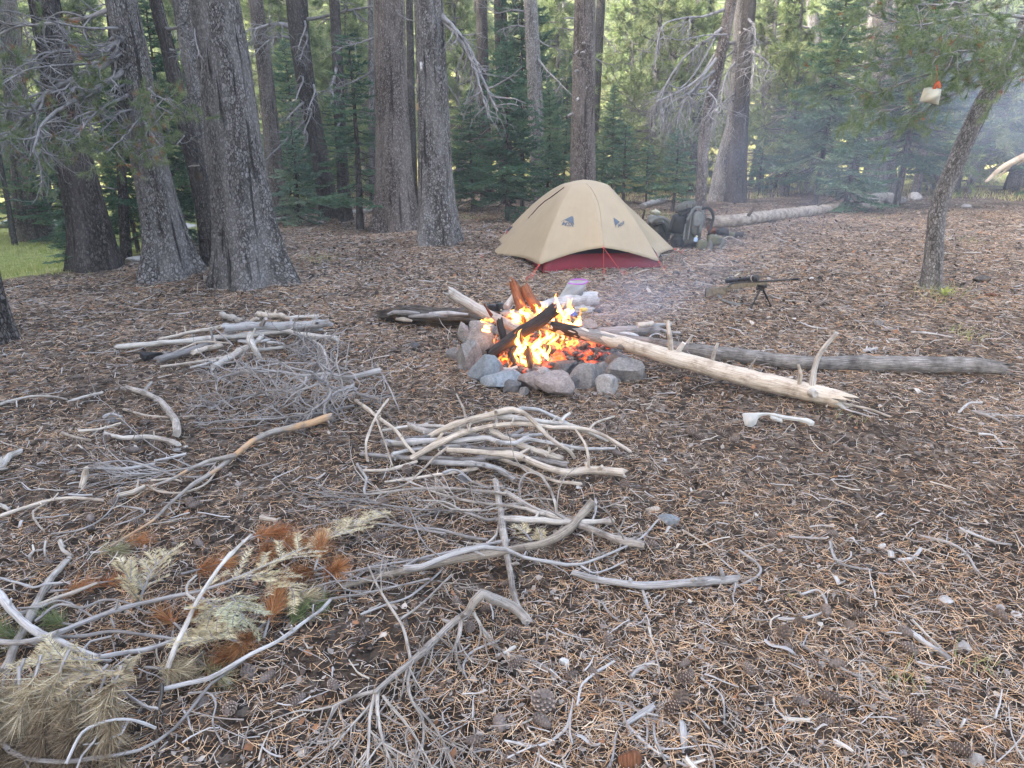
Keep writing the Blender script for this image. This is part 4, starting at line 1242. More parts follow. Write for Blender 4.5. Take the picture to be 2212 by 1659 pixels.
def strap(mb, pts, w, t=0.004, mi=0, step=0.02, nrm=(0, -1, 0.2)):
    """flat band along pts"""
    q, _ = catmull(pts, [1] * len(pts), step)
    T = norm(np.gradient(q, axis=0)); S = norm(np.cross(T, norm(np.array(nrm, float)))); U = norm(np.cross(S, T))
    n = len(q)
    V = np.stack([q - S * w / 2 - U * t / 2, q + S * w / 2 - U * t / 2, q + S * w / 2 + U * t / 2, q - S * w / 2 + U * t / 2], 1).reshape(-1, 3)
    i = np.arange(n - 1)[:, None] * 4; k = np.arange(4)[None]; k2 = (k + 1) % 4
    mb.add(V, np.stack([i + k, i + k2, i + 4 + k2, i + 4 + k], -1).reshape(-1, 4), None, None, mi)
    mb.add(V[:4], [[3, 2, 1, 0]], None, None, mi); mb.add(V[-4:], [[0, 1, 2, 3]], None, None, mi)


MT = {
    'fly': mat_plain('tent_flysheet', (0.375, 0.30, 0.20), 0.6, 0.06, 3.0, 0.3, 0.12, 0.003),
    'red': mat_plain('tent_floor_red', (0.24, 0.018, 0.035), 0.5, 0.12, 6.0, 0.35, 0.15),
    'navy': mat_plain('tent_mesh_navy', (0.045, 0.045, 0.075), 0.8, 0.15, 12.0, 0.1, 0.1),
    'logo': mat_plain('tent_print', (0.10, 0.125, 0.16), 0.6, 0.05, 5, 0.2, 0),
    'cord': mat_plain('guy_cord_red', (0.62, 0.10, 0.08), 0.6, 0.1, 30, 0.2, 0),
    'seam': mat_plain('tent_seam_maroon', (0.06, 0.012, 0.015), 0.6, 0.1, 9, 0.2, 0),
    'pack': mat_plain('pack_nylon', (0.085, 0.09, 0.082), 0.75, 0.55, 9, 0.25, 0.5, .01),
    'packd': mat_plain('pack_nylon_dark', (0.03, 0.032, 0.033), 0.7, 0.4, 12, 0.25, 0.4, .008),
    'packl': mat_plain('pack_foam_grey', (0.17, 0.18, 0.175), 0.8, 0.25, 14, 0.2, 0.4, .008),
    'olive': mat_plain('pouch_olive', (0.12, 0.125, 0.085), 0.8, 0.25, 14, 0.2, 0.4, .006),
    'black': mat_plain('black_plastic', (0.012, 0.012, 0.013), 0.45, 0.2, 30, 0.5, 0.1),
    'gun': mat_plain('gun_metal', (0.055, 0.052, 0.05), 0.42, 0.2, 40, 0.5, 0.05),
    'stock': mat_plain('rifle_stock_tan', (0.185, 0.16, 0.112), 0.75, 0.45, 26, 0.25, 0.25, .003),
    'white': mat_plain('white_plastic', (0.50, 0.48, 0.38), 0.5, 0.05, 6, 0.4, 0.2),
    'orange': mat_plain('orange_strap', (0.48, 0.10, 0.035), 0.6, 0.1, 20, 0.3, 0.1),
    'purple': mat_plain('zip_purple', (0.42, 0.10, 0.50), 0.4, 0.05, 20, 0.4, 0),
    'bluepl': mat_plain('blue_wrapper', (0.09, 0.16, 0.50), 0.4, 0.2, 20, 0.5, 0.3),
    'yellow': mat_plain('yellow_wrapper', (0.75, 0.55, 0.10), 0.4, 0.15, 20, 0.4, 0.2),
    'bone': mat_plain('bone', (0.47, 0.46, 0.43), 0.55, 0.14, 22, 0.35, 0.4, .004),
    'ltblue': mat_plain('bottle_blue', (0.35, 0.48, 0.68), 0.3, 0.1, 10, 0.5, 0),
}


# ------------------------------------------------------------------ tent
def make_tent():
    FL, FC, FR = P(1164, 572, 9.2), P(1304, 535, 9.15), P(1424, 565, 9.62)
    LV, RV = P(1059, 550, 10.55), P(1457, 538, 10.9)
    ax = Vector((-(FR - FL).y, (FR - FL).x, 0)).normalized()
    BL, BR = FL + ax * 2.2, FR + ax * 2.2
    BC = (BL + BR) / 2 + Vector((0, 0, .25))
    C = P(1264, 388, 10.45)
    t = thing('tent', 'tan dome tent with red floor standing beyond the campfire', 'tent', (C.x, C.y, gzf(C.x, C.y)))
    keys = [(FL, 1.36, .10), (FC, 1.30, .035), (FR, 1.36, .10), (RV, 0.97, .14), (BR, 1.30, .1), (BC, 1.4, .05), (BL, 1.38, .1), (LV, 0.98, .12)]
    side = (FR - FL).normalized()
    nseg, nr = 22, 30
    ring, top, pw = [], [], []
    for i in range(8):
        a, pa, bow = keys[i]; b, pb, _ = keys[(i + 1) % 8]
        for k in range(nseg):
            f = k / nseg
            q = a.lerp(b, f)
            inward = (Vector((C.x, C.y, q.z)) - q).normalized()
            q = q + inward * bow * 4 * f * (1 - f) * 0.9 + Vector((0, 0, .02 * 4 * f * (1 - f)))
            ring.append(q)
            pw.append(pa + (pb - pa) * (f * f * (3 - 2 * f)))
    n = len(ring)
    V = []
    for j in range(nr + 1):
        s = j / nr
        for i, q in enumerate(ring):
            dxy = Vector((q.x - C.x, q.y - C.y, 0)); du = dxy.normalized()
            R0 = Vector((C.x, C.y, 0)) + side * (du.dot(side) * .31) + ax * (du.dot(ax) * .20)
            zr = C.z - .03 * abs(du.dot(side)) ** 2 - .02 * (1 - s)
            if s < 0.12:
                f = s / 0.12
                p = Vector((C.x, C.y, 0)).lerp(R0, f); z = C.z - (C.z - zr) * f * f - 0.015 * f
            else:
                f = (s - .12) / .88
                p = R0.lerp(Vector((q.x, q.y, 0)), f)
                z = (zr - .015) + (q.z - zr + .015) * f ** pw[i]
            V.append((p.x, p.y, z))
    V = np.array(V)
    # cloth wrinkles, stronger near the hem
    S = np.repeat(np.linspace(0, 1, nr + 1), n); A = np.tile(np.arange(n) / n * 2 * PI, nr + 1)
    wr = (np.sin(A * 46 + S * 5) + .7 * np.sin(A * 71 + 2)) * .006 * S ** 3 + .010 * np.sin(S * 22 + 3 * np.sin(A * 2)) * np.exp(-((A - 2.05) / .35) ** 2) * S
    rad = V - np.array([C.x, C.y, 0]); rad[:, 2] = .3; V = V + norm(rad) * wr[:, None]
    i = np.arange(nr)[:, None] * n; k = np.arange(n)[None]; k2 = (k + 1) % n
    Fq = np.stack([i + k, i + n + k, i + n + k2, i + k2], -1).reshape(-1, 4)
    mb = MB(); mb.add(V, Fq)
    fly = mb.build('flysheet', MT['fly'], t)
    sm = fly.modifiers.new('thick', 'SOLIDIFY'); sm.thickness = 0.003
    bvh = BVHTree.FromPolygons([tuple(v) for v in V], [tuple(f) for f in Fq])
    o0 = Vector((0, 0, CAM_H))

    def on_fly(u, v, off=.005):
        h = bvh.ray_cast(o0, ray(u, v).normalized())
        if h[0] is None: return None
        nn = h[1] if h[1].dot(ray(u, v)) < 0 else -h[1]
        return h[0] + nn * off
    # printed marks: mountain and letters
    z6 = lambda x, y: (1040 + .275 * x, 359.4 + .275 * y)

    def polyprint(name, polys, parent):
        mb = MB()
        for po in polys:
            bm = bmesh.new(); vs = [bm.verts.new((x, y, 0)) for x, y in po]
            f = bm.faces.new(vs); bmesh.ops.triangulate(bm, faces=[f]); bm.verts.index_update()
            pts = [on_fly(*z6(v.co.x, v.co.y)) for v in bm.verts]
            tr = [[v.index for v in f.verts] for f in bm.faces]; bm.free()
            if any(p is None for p in pts): continue
            mb.add([p[:] for p in pts], tr)
        if mb.n: mb.build(name, MT['logo'], parent)

    def textprint(txt, org, exx, eyy, parent):
        cu = bpy.data.curves.new('lettering', 'FONT'); cu.body = txt; cu.size = 1.0; cu.offset = 0.018; cu.shear = .25
        to = bpy.data.objects.new('lettering', cu); COL.objects.link(to)
        dg = bpy.context.evaluated_depsgraph_get(); me = bpy.data.meshes.new_from_object(to.evaluated_get(dg))
        wdt = max(v.co.x for v in me.vertices); hgt = max(v.co.y for v in me.vertices)
        pts = []
        for v in me.vertices:
            x, y = v.co.x / wdt, v.co.y / hgt
            p = on_fly(*z6(org[0] + exx[0] * x + eyy[0] * y, org[1] + exx[1] * x + eyy[1] * y))
            pts.append(p)
        if all(p is not None for p in pts):
            byk = {}
            for p in me.polygons: byk.setdefault(len(p.vertices), []).append(list(p.vertices))
            bm = bmesh.new(); vs = [bm.verts.new(p) for p in pts]
            for p in me.polygons:
                try: bm.faces.new([vs[q] for q in p.vertices])
                except ValueError: pass
            mb = MB(); add_bm(mb, bm); mb.build('lettering', MT['logo'], parent, smoothf=False)
        bpy.data.objects.remove(to); bpy.data.curves.remove(cu); bpy.data.meshes.remove(me)

    polyprint('printed_mountain', [[(613, 442), (660, 416), (700, 396), (711, 391), (713, 402), (722, 398), (724, 412), (725, 452), (717, 438), (704, 426), (684, 420), (655, 424)]], fly)
    textprint('MSR', (626, 463), (98, 14), (6, -30), fly)
    polyprint('printed_mountain', [[(1035, 403), (1060, 418), (1086, 438), (1068, 440), (1056, 450), (1052, 466), (1056, 492), (1046, 460)]], fly)
    textprint('MSR', (1070, 484), (52, -30), (-2, -26), fly)
    # dark piping on the left shoulder
    pts = [on_fly(*z6(x, y), .006) for x, y in ((650, 168), (600, 205), (540, 250), (500, 275), (450, 320), (410, 365), (372, 408))]
    pts = [p for p in pts if p is not None]
    mb = MB(); tube(mb, pts, .006, 6); mb.build('piping', MT['seam'], fly)
    pts = [on_fly(*z6(x, y), .003) for x, y in ((822, 135), (860, 170), (895, 230), (922, 300), (935, 370), (942, 440), (948, 500), (953, 560), (957, 618))]
    pts = [p for p in pts if p is not None]
    mb = MB(); tube(mb, pts, .006, 6); mb.build('centre_seam', MT['fly'], fly)
    # inner tent: red bathtub floor and dark mesh above it
    fl, fr = G(1174, 589), G(1425, 578)
    ia = Vector((-(fr - fl).y, (fr - fl).x, 0)).normalized()
    bl, br = fl + ia * 2.0, fr + ia * 2.0
    corners = [fl, fr, br, bl]; cen = sum(corners, Vector()) / 4

    def wallring(mat, z0, z1, in0, in1, name, sagz=0.0):
        V, Fc = [], []
        m = 16
        for e in range(4):
            a, b = corners[e], corners[(e + 1) % 4]
            for k in range(m):
                f = k / m; p = a.lerp(b, f); inw = (cen - p); inw.z = 0; inw.normalize()
                bulge = .02 * math.sin(f * PI * 3)
                for z, s in ((z0, in0), ((z0 + z1) / 2, (in0 + in1) / 2 - .02), (z1 - sagz * 4 * f * (1 - f), in1)):
                    q = p + inw * (s + bulge * .5); V.append((q.x, q.y, gzf(q.x, q.y) + z))
        n = 4 * m
        for i in range(n):
            j = (i + 1) % n
            for r in range(2): Fc.append([i * 3 + r, j * 3 + r, j * 3 + r + 1, i * 3 + r + 1])
        mb = MB(); mb.add(V, Fc); return mb.build(name, mat, t)
    wallring(MT['red'], -.01, .19, 0.0, .06, 'floor_tub')
    wallring(MT['navy'], .19, .31, .062, .22, 'inner_mesh')
    # hem grommets, cords and stakes
    for (a, ends) in ((FC, ((1346, 592), (1304, 590))), (FL, ((1148, 602), (1136, 606))), (FR, ((1436, 582),)), (LV, ((1040, 556),)), (RV, ((1472, 546),))):
        mb = MB(); tube(mb, [a + Vector((0, -.012, .012)), a + Vector((0, -.012, -.012))], .012, 8); mb.build('grommet', MT['cord'], t)
        for (u, v) in ends:
            g = G(u, v, .01); mb = MB(); tube(mb, [a, a.lerp(g, .5) + Vector((0, 0, -.004)), g], .0032, 5); c = mb.build('guy_line', MT['cord'], t)
            mb = MB(); tube(mb, [g + Vector((0, 0, -.06)), g + Vector((.01, -.01, .05))], .005, 6); mb.build('stake', MT['cord'], t)
    return t


make_tent()


# ------------------------------------------------------------------ backpacks and small gear by the fallen log
def zb(x, y): return (1354.9 + .2177 * x, 431.3 + .2177 * y)


def make_packs():
    # big pack standing upright; the camera sees the harness side
    g = G(*zb(600, 480)); s = mpp(g) * .2177
    t = thing('backpack', 'large dark camouflage backpack standing upright against the slender trunk', 'backpack', g, 'backpacks beside the tent')

    def L(x, y, dy=0.0): return Vector((g.x + (x - 600) * s, g.y + dy, g.z + (490 - y) * s))
    mb = MB(); pillow(mb, L(610, 330, .12), (250 * s, .30, 330 * s), Matrix.Rotation(.05, 4, 'Y'), .5, .035, 3); mb.build('body', MT['pack'], t)
    mb = MB(); pillow(mb, L(570, 110, .14), (200 * s, .32, 110 * s), Matrix.Rotation(-.25, 4, 'Y'), .6, .05, 4); mb.build('lid', MT['pack'], t)
    mb = MB(); pillow(mb, L(490, 260, .04), (130 * s, .2, 180 * s), Matrix.Rotation(.2, 4, 'Y'), .45, .04, 5); mb.build('side_pocket', MT['packd'], t)
    mb = MB(); pillow(mb, L(500, 430, .05), (120 * s, .2, 130 * s), None, .6, .05, 6); mb.build('lower_pocket', MT['packd'], t)
    mb = MB(); pillow(mb, L(665, 200, -.08), (90 * s, .08, 140 * s), Matrix.Rotation(.1, 4, 'Y'), .7, .04, 7); mb.build('shoulder_pad', MT['packl'], t)
    mb = MB(); pillow(mb, L(640, 250, -.05), (70 * s, .07, 230 * s), Matrix.Rotation(-.06, 4, 'Y'), .7, .05, 8); mb.build('back_panel', MT['pack'], t)
    for k, pts in enumerate(([(690, 105), (750, 95), (790, 130), (812, 190), (800, 250), (785, 330), (780, 370)], [(560, 210), (600, 130), (640, 90), (690, 110), (715, 180), (700, 260), (690, 330)],
                             [(550, 250), (545, 330), (540, 400)], [(590, 60), (600, 140), (595, 260), (585, 400)], [(470, 130), (560, 105), (650, 80)], [(480, 170), (560, 140), (650, 120)], [(530, 470), (600, 440), (690, 430)])):
        mb = MB(); strap(mb, [L(x, y, -.10 if k < 2 else -.075) for x, y in pts], .038 if k < 2 else .022, .012 if k < 2 else .004)
        mb.build('strap', MT['packd'] if k in (0, 4, 5, 6) else MT['packl'], t)
    mb = MB(); tube(mb, [L(552, 60, -.06), L(556, 130, -.06), L(556, 205, -.06)], .008, 7); mb.build('frame_stay', MT['black'], t)
    mb = MB(); box(mb, L(795, 250, -.09), (.04, .02, .03), None, bev=.004); mb.build('buckle', MT['black'], t)
    mb = MB(); pillow(mb, L(705, 440, -.22), (105 * s, .14, 95 * s), None, .65, .03, 9); a = mb.build('hip_pad', MT['olive'], t)
    mb = MB(); pillow(mb, L(830, 400, -.14), (135 * s, .16, 100 * s), Matrix.Rotation(.15, 4, 'Y'), .7, .03, 10); mb.build('hip_pad', MT['olive'], t)
    for pts in ([(770, 400), (790, 440), (770, 490)], [(885, 370), (905, 420), (870, 470)]):
        mb = MB(); strap(mb, [L(x, y, -.24) for x, y in pts], .05, .008); mb.build('hip_strap', MT['packl'], t)
    # water bottle
    bb = thing('water_bottle', 'small pale blue water bottle tucked in the pocket of the upright backpack', 'bottle', L(648, 400, -.2))
    mb = MB(); q = [L(645, 410, -.17), L(648, 380, -.17), L(652, 372, -.17)]; tube(mb, q, [.03, .03, .014], 12); mb.build('body', MT['ltblue'], bb)
    mb = MB(); tube(mb, [L(652, 372, -.17), L(655, 354, -.17)], [.017, .016], 12); mb.build('cap', MT['white'], bb)
    # second pack slumped behind the tent
    g2 = G(*zb(330, 420)); s2 = mpp(g2) * .2177

    def L2(x, y, dy=0.0): return Vector((g2.x + (x - 330) * s2, g2.y + dy, g2.z + (440 - y) * s2))
    t2 = thing('backpack', 'grey green backpack slumped half hidden behind the right slope of the tent', 'backpack', g2, 'backpacks beside the tent')
    mb = MB(); pillow(mb, L2(310, 330, .1), (250 * s2, .34, 250 * s2), Matrix.Rotation(.5, 4, 'Y'), .6, .06, 13); mb.build('body', MT['pack'], t2)
    mb = MB(); pillow(mb, L2(270, 235, .0), (150 * s2, .22, 90 * s2), Matrix.Rotation(.35, 4, 'Y'), .6, .05, 14); mb.build('lid', MT['packl'], t2)
    for k, pts in enumerate(([(200, 240), (260, 200), (330, 200), (390, 250), (420, 330), (440, 420)], [(250, 260), (310, 250), (350, 310), (385, 400)], [(190, 260), (240, 215), (300, 195)])):
        mb = MB(); strap(mb, [L2(x, y, -.16) for x, y in pts], .055 if k < 2 else .03, .016); mb.build('strap', MT['packl'] if k == 0 else MT['packd'], t2)
    mb = MB(); tube(mb, [L2(170, 245, .3), L2(180, 195, .3), L2(187, 150, .3)], [.02, .018, .014], 7, jag=.5)
    tag(mb.build('broken_stick', WOOD['rot'], origin=L2(170, 245, .3)), 'short dark broken stick poking up behind the slumped backpack', 'stick')
    mb = MB(); pillow(mb, L2(290, 165, .2), (70 * s2, .1, 60 * s2), Matrix.Rotation(.6, 4, 'Y'), .8, .16, 16)
    tag(mb.build('crumpled_cloth', MT['white'], origin=L2(290, 165, .2)), 'crumpled white cloth lying on top of the slumped backpack', 'cloth')
    # gear on the ground to the right
    for nm, lab, cat, x, y, w, h, dd, mt, e in (('dry_bag', 'dark crumpled stuff bag on the ground before the fallen log', 'bag', 945, 335, 120, 80, .22, 'packd', .7), ('boot', 'brown boot lying behind the upright backpack hip pads', 'boot', 850, 318, 90, 62, .2, 'redl', .75),
                                       ('tin_mug', 'dark open ended mug lying on its side right of the stuff bag', 'mug', 1100, 352, 0, 0, 0, 'black', 0), ('pouch', 'small grey green pouch between the stuff bag and the dark mug', 'pouch', 1032, 345, 70, 50, .16, 'olive', .7)):
        gg = G(*zb(x, y + 22)); ss = mpp(gg) * .2177
        mb = MB()
        if nm == 'tin_mug':
            a = Vector((gg.x - .05, gg.y, gg.z + .05)); b = a + Vector((.12, -.05, -.005))
            tube(mb, [a, a.lerp(b, .5), b], [.05, .052, .055], 16, cap=False); tube(mb, [a + Vector((-.002, 0, 0)), a + Vector((.004, -.001, 0))], [.05, .05], 16)
            tube(mb, [b, a.lerp(b, .1)], [.05, .046], 16, cap=False)
        else:
            pillow(mb, (gg.x, gg.y, gg.z + h * ss * .45), (w * ss, dd, h * ss), Matrix.Rotation(.1, 4, 'Y'), e, .09, 20 + x)
            if nm == 'boot':
                pillow(mb, (gg.x - .06, gg.y, gg.z + h * ss * .9), (.1, .1, .12), None, .7, .05, 5)
        tag(mb.build(nm, WOOD['redbark'] if mt == 'redl' else MT[mt], origin=gg), lab, cat)
    mb = MB(); pts = [G(*zb(x, y), .02) for x, y in ((900, 395), (950, 385), (990, 370), (1020, 362), (1050, 372))]
    q, r = catmull(pts, [.006] * 5, .03); tube(mb, q, r, 6)
    tag(mb.build('rope', MT['white'], origin=pts[0]), 'thin white looped rope on the ground before the stuff bag', 'rope')


make_packs()


# ------------------------------------------------------------------ rifle
def make_rifle():
    def zr(x, y): return (1493.1 + .196 * x, 580.65 + .196 * y)
    A = G(*zr(175, 318)); Bp = G(*zr(770, 436))
    ex = Vector((Bp.x - A.x, Bp.y - A.y, 0)); ln = ex.length; ex.normalize()
    ey = Vector((-ex.y, ex.x, 0)); ez = Vector((0, 0, 1))
    sx = ln / 595.0; szv = mpp(A) * .196 * 1.0
    t = thing('rifle', 'bolt action hunting rifle with scope propped on its bipod', 'rifle', A)

    def L(x, y, d=0.0):
        gl = 318 + (x - 175) * (118 / 595.0)
        return A + ex * ((x - 175) * sx) + ez * ((gl - y) * szv) + ey * d

    def profile(poly, th, name, mat, bev=.006):
        bm = bmesh.new()
        n = len(poly)
        v0 = [bm.verts.new(L(x, y, -th / 2)) for x, y in poly]; v1 = [bm.verts.new(L(x, y, th / 2)) for x, y in poly]
        bm.faces.new(v0); bm.faces.new(v1[::-1])
        for i in range(n): bm.faces.new((v0[i], v1[i], v1[(i + 1) % n], v0[(i + 1) % n]))
        bmesh.ops.recalc_face_normals(bm, faces=bm.faces[:])
        bmesh.ops.bevel(bm, geom=[e for e in bm.edges if not (len(e.link_faces) == 2 and abs(e.calc_face_angle(0)) < .3)], offset=bev, segments=2, affect='EDGES')
        bmesh.ops.triangulate(bm, faces=bm.faces[:])
        mb = MB(); add_bm(mb, bm); return mb.build(name, mat, t, smoothf=False)
    profile([(168, 212), (250, 206), (335, 206), (372, 198), (432, 184), (560, 170), (700, 172), (800, 178), (812, 190), (792, 206), (640, 216), (500, 231), (432, 240), (398, 250), (388, 296), (345, 293), (328, 268), (290, 281), (205, 317), (172, 312)], .046, 'stock', MT['stock'])
    profile([(158, 211), (168, 211), (172, 314), (162, 318)], .042, 'butt_pad', MT['black'], .002)
    mb = MB(); tube(mb, [L(415, 176), L(440, 172), L(560, 165), L(575, 165)], [.012, .016, .016, .012], 12); mb.build('receiver', MT['gun'], t)
    mb = MB(); tube(mb, [L(560, 166), L(700, 164), L(1045, 158)], [.0135, .011, .0085], 12); mb.build('barrel', MT['gun'], t)
    mb = MB(); tube(mb, [L(1040, 158), L(1048, 158), L(1050, 158), L(1105, 157)], [.009, .011, .0125, .0125], 12); mb.build('muzzle_brake', MT['black'], t)
    sc = None
    mb = MB(); tube(mb, [L(370, 141), L(374, 141), L(436, 138), L(446, 138), L(470, 137), L(560, 133), L(600, 131), L(650, 128), L(660, 128), L(704, 126), L(706, 126)],
                    [.018, .026, .026, .019, .018, .018, .019, .027, .033, .033, .026], 16); sc = mb.build('scope', MT['black'], t)
    mb = MB(); tube(mb, [L(648, 128.3), L(654, 128)], [.034, .034], 16); mb.build('gold_ring', WOOD['tan'], sc)
    mb = MB(); tube(mb, [L(520, 130), L(520, 104)], [.012, .011], 12); mb.build('turret', MT['black'], sc)
    mb = MB(); tube(mb, [L(520, 134, -.012), L(520, 134, -.034)], [.012, .011], 12); mb.build('turret', MT['black'], sc)
    for x in (482, 572):
        mb = MB(); tube(mb, [L(x - 9, 136 - (x - 482) * .04), L(x + 9, 135 - (x - 482) * .04)], [.021, .021], 14); box(mb, L(x, 153), (.018, .018, .026)); mb.build('scope_ring', MT['black'], t)
    mb = MB(); q, r = catmull([L(428, 236), L(430, 256), L(440, 272), L(462, 272), L(474, 256), L(476, 236)], [.0035] * 6, .01); tube(mb, q, r, 6); mb.build('trigger_guard', MT['black'], t)
    mb = MB(); q, r = catmull([L(450, 236), L(448, 250), L(453, 262)], [.003] * 3, .01); tube(mb, q, r, 6); mb.build('trigger', MT['black'], t)
    mb = MB(); q, r = catmull([L(448, 172, -.012), L(446, 178, -.04), L(436, 196, -.055)], [.005, .005, .005], .01); tube(mb, q, r, 7); pillow(mb, L(434, 198, -.056), (.018, .018, .018), None, 1, 0); mb.build('bolt_handle', MT['gun'], t)
    bp = None
    mb = MB(); box(mb, L(755, 215), (.085, .05, .035), Matrix.Rotation(math.atan2(ex.y, ex.x), 4, 'Z'), bev=.005); box(mb, L(740, 240), (.06, .06, .03), Matrix.Rotation(math.atan2(ex.y, ex.x), 4, 'Z'), bev=.004); bp = mb.build('bipod_mount', MT['black'], t)
    for sgn, xf in ((-1, 735), (1, 800)):
        top = L(752, 250, sgn * .03); gx = L(xf, 436, sgn * .13); ft = Vector((gx.x, gx.y, gzf(gx.x, gx.y) + .012))
        mb = MB(); tube(mb, [top, top.lerp(ft, .45), top.lerp(ft, .47), top.lerp(ft, .97)], [.011, .010, .007, .0065], 8)
        lg = mb.build('bipod_leg', MT['black'], t)
        mb = MB(); tube(mb, [top.lerp(ft, .93), ft + Vector((0, 0, -.004))], [.011, .014], 8); mb.build('rubber_foot', MT['black'], lg)
        mb = MB(); tube(mb, [top.lerp(ft, .40), top.lerp(ft, .52)], [.014, .014], 8); mb.build('lock_collar', MT['black'], lg)
    pts = [L(300, 280, -.01)] + [G(*zr(x, y), .012) for x, y in ((330, 330), (400, 362), (450, 378), (530, 386), (560, 388))]
    mb = MB(); strap(mb, pts, .035, .004, nrm=(0, -.4, 1)); mb.build('sling', MT['packl'], t)
    pts = [G(*zr(x, y), .014) for x, y in ((555, 388), (590, 392), (640, 396))]
    mb = MB(); strap(mb, pts, .03, .006, nrm=(0, -.4, 1)); mb.build('sling_end', MT['black'], t)


make_rifle()


# ------------------------------------------------------------------ hanging bag, bone
def make_hanging():
    Y = TREES['t24'][3] - 1.1
    c = P(2011, 208, Y); s = mpp(c)
    t = thing('hanging_bag', 'off white cloth sack hanging from a pine branch on an orange strap', 'bag', c)
    mb = MB(); n = 18
    for side_, yo in ((0, -.035), (1, .035)):
        pass
    # a flat four cornered sack, slightly bulged
    cor = [P(1996, 190, Y), P(2034, 193, Y), P(2027, 226, Y), P(1986, 219, Y)]
    V, Fc = [], []
    for sgn in (-1, 1):
        for j in range(n):
            for i in range(n):
                a, b = i / (n - 1), j / (n - 1)
                q = cor[0].lerp(cor[1], a).lerp(cor[3].lerp(cor[2], a), b)
                bulge = .05 * (16 * a * (1 - a) * b * (1 - b)) ** .7 * (1 + .25 * math.sin(a * 9 + b * 4)) + .001
                V.append((q.x, q.y + sgn * bulge, q.z + .01 * math.sin(a * PI) * (1 - b)))
    for sgn in (0, 1):
        for j in range(n - 1):
            for i in range(n - 1):
                o = sgn * n * n + j * n + i
                f = [o, o + 1, o + n + 1, o + n]
                Fc.append(f if sgn else f[::-1])
    mb.add(V, Fc); mb.build('sack', MT['white'], t)
    mb = MB(); strap(mb, [P(2018, 192, Y - .02), P(2021, 183, Y - .03), P(2028, 178, Y - .03), P(2029, 190, Y - .03)], .03, .006); mb.build('strap', MT['orange'], t)
    mb = MB(); q, r = catmull([P(2022, 185, Y - .02), P(2023, 165, Y - .02), P(2024, 140, Y)], [.003] * 3, .05); tube(mb, q, r, 5); mb.build('cord', MT['orange'], t)


make_hanging()


def make_bone():
    def zz(x, y): return (1576 + .1741 * x, 873.8 + .1741 * y)
    g = G(*zz(600, 300)); m_ = mpp(g) * .1741
    t = thing('jaw_bone', 'bleached white animal jaw bone lying on the needles before the pale log', 'bone', g)
    up = [(168, 175), (185, 155), (300, 155), (450, 152), (560, 160), (700, 190), (850, 210), (930, 222), (955, 218), (1010, 240), (1045, 265), (1055, 290), (1030, 310), (1000, 328), (975, 310), (940, 285), (860, 262), (760, 250), (650, 235), (560, 205), (480, 185), (420, 190), (380, 205), (345, 240), (320, 300), (260, 332), (200, 330), (180, 300), (170, 240)]
    bm = bmesh.new(); n = len(up); th = .022
    dirv = ray(*zz(600, 250)); 
    # the bone lies on its side: profile in a plane tilted back towards the ground
    def L(x, y, d): return Vector((g.x + (x - 600) * m_, g.y + (300 - y) * m_ * .55 + d * .75, g.z + .014 + (332 - y) * m_ * .85 + d * -.35))
    v0 = [bm.verts.new(L(x, y, -th / 2)) for x, y in up]; v1 = [bm.verts.new(L(x, y, th / 2)) for x, y in up]
    bm.faces.new(v0); bm.faces.new(v1[::-1])
    for i in range(n): bm.faces.new((v0[i], v1[i], v1[(i + 1) % n], v0[(i + 1) % n]))
    bmesh.ops.recalc_face_normals(bm, faces=bm.faces[:])
    bmesh.ops.bevel(bm, geom=[e for e in bm.edges if len(e.link_faces) == 2 and e.calc_face_angle(0) > .9], offset=.007, segments=3, affect='EDGES')
    bmesh.ops.triangulate(bm, faces=bm.faces[:])
    mb = MB(); add_bm(mb, bm); mb.build('jaw', MT['bone'], t)
    for k in range(6):
        x = 520 + k * 22; y = 215 + k * 8
        mb = MB(); pillow(mb, L(x, y, -.004), (.018, .02, .022), None, .7, .1, 30 + k, nu=10, nv=8); mb.build('tooth', MT['bone'], t)


make_bone()
# ------------------------------------------------------------------ campfire
def z5(x, y): return (774 + .275 * x, 580.6 + .275 * y)


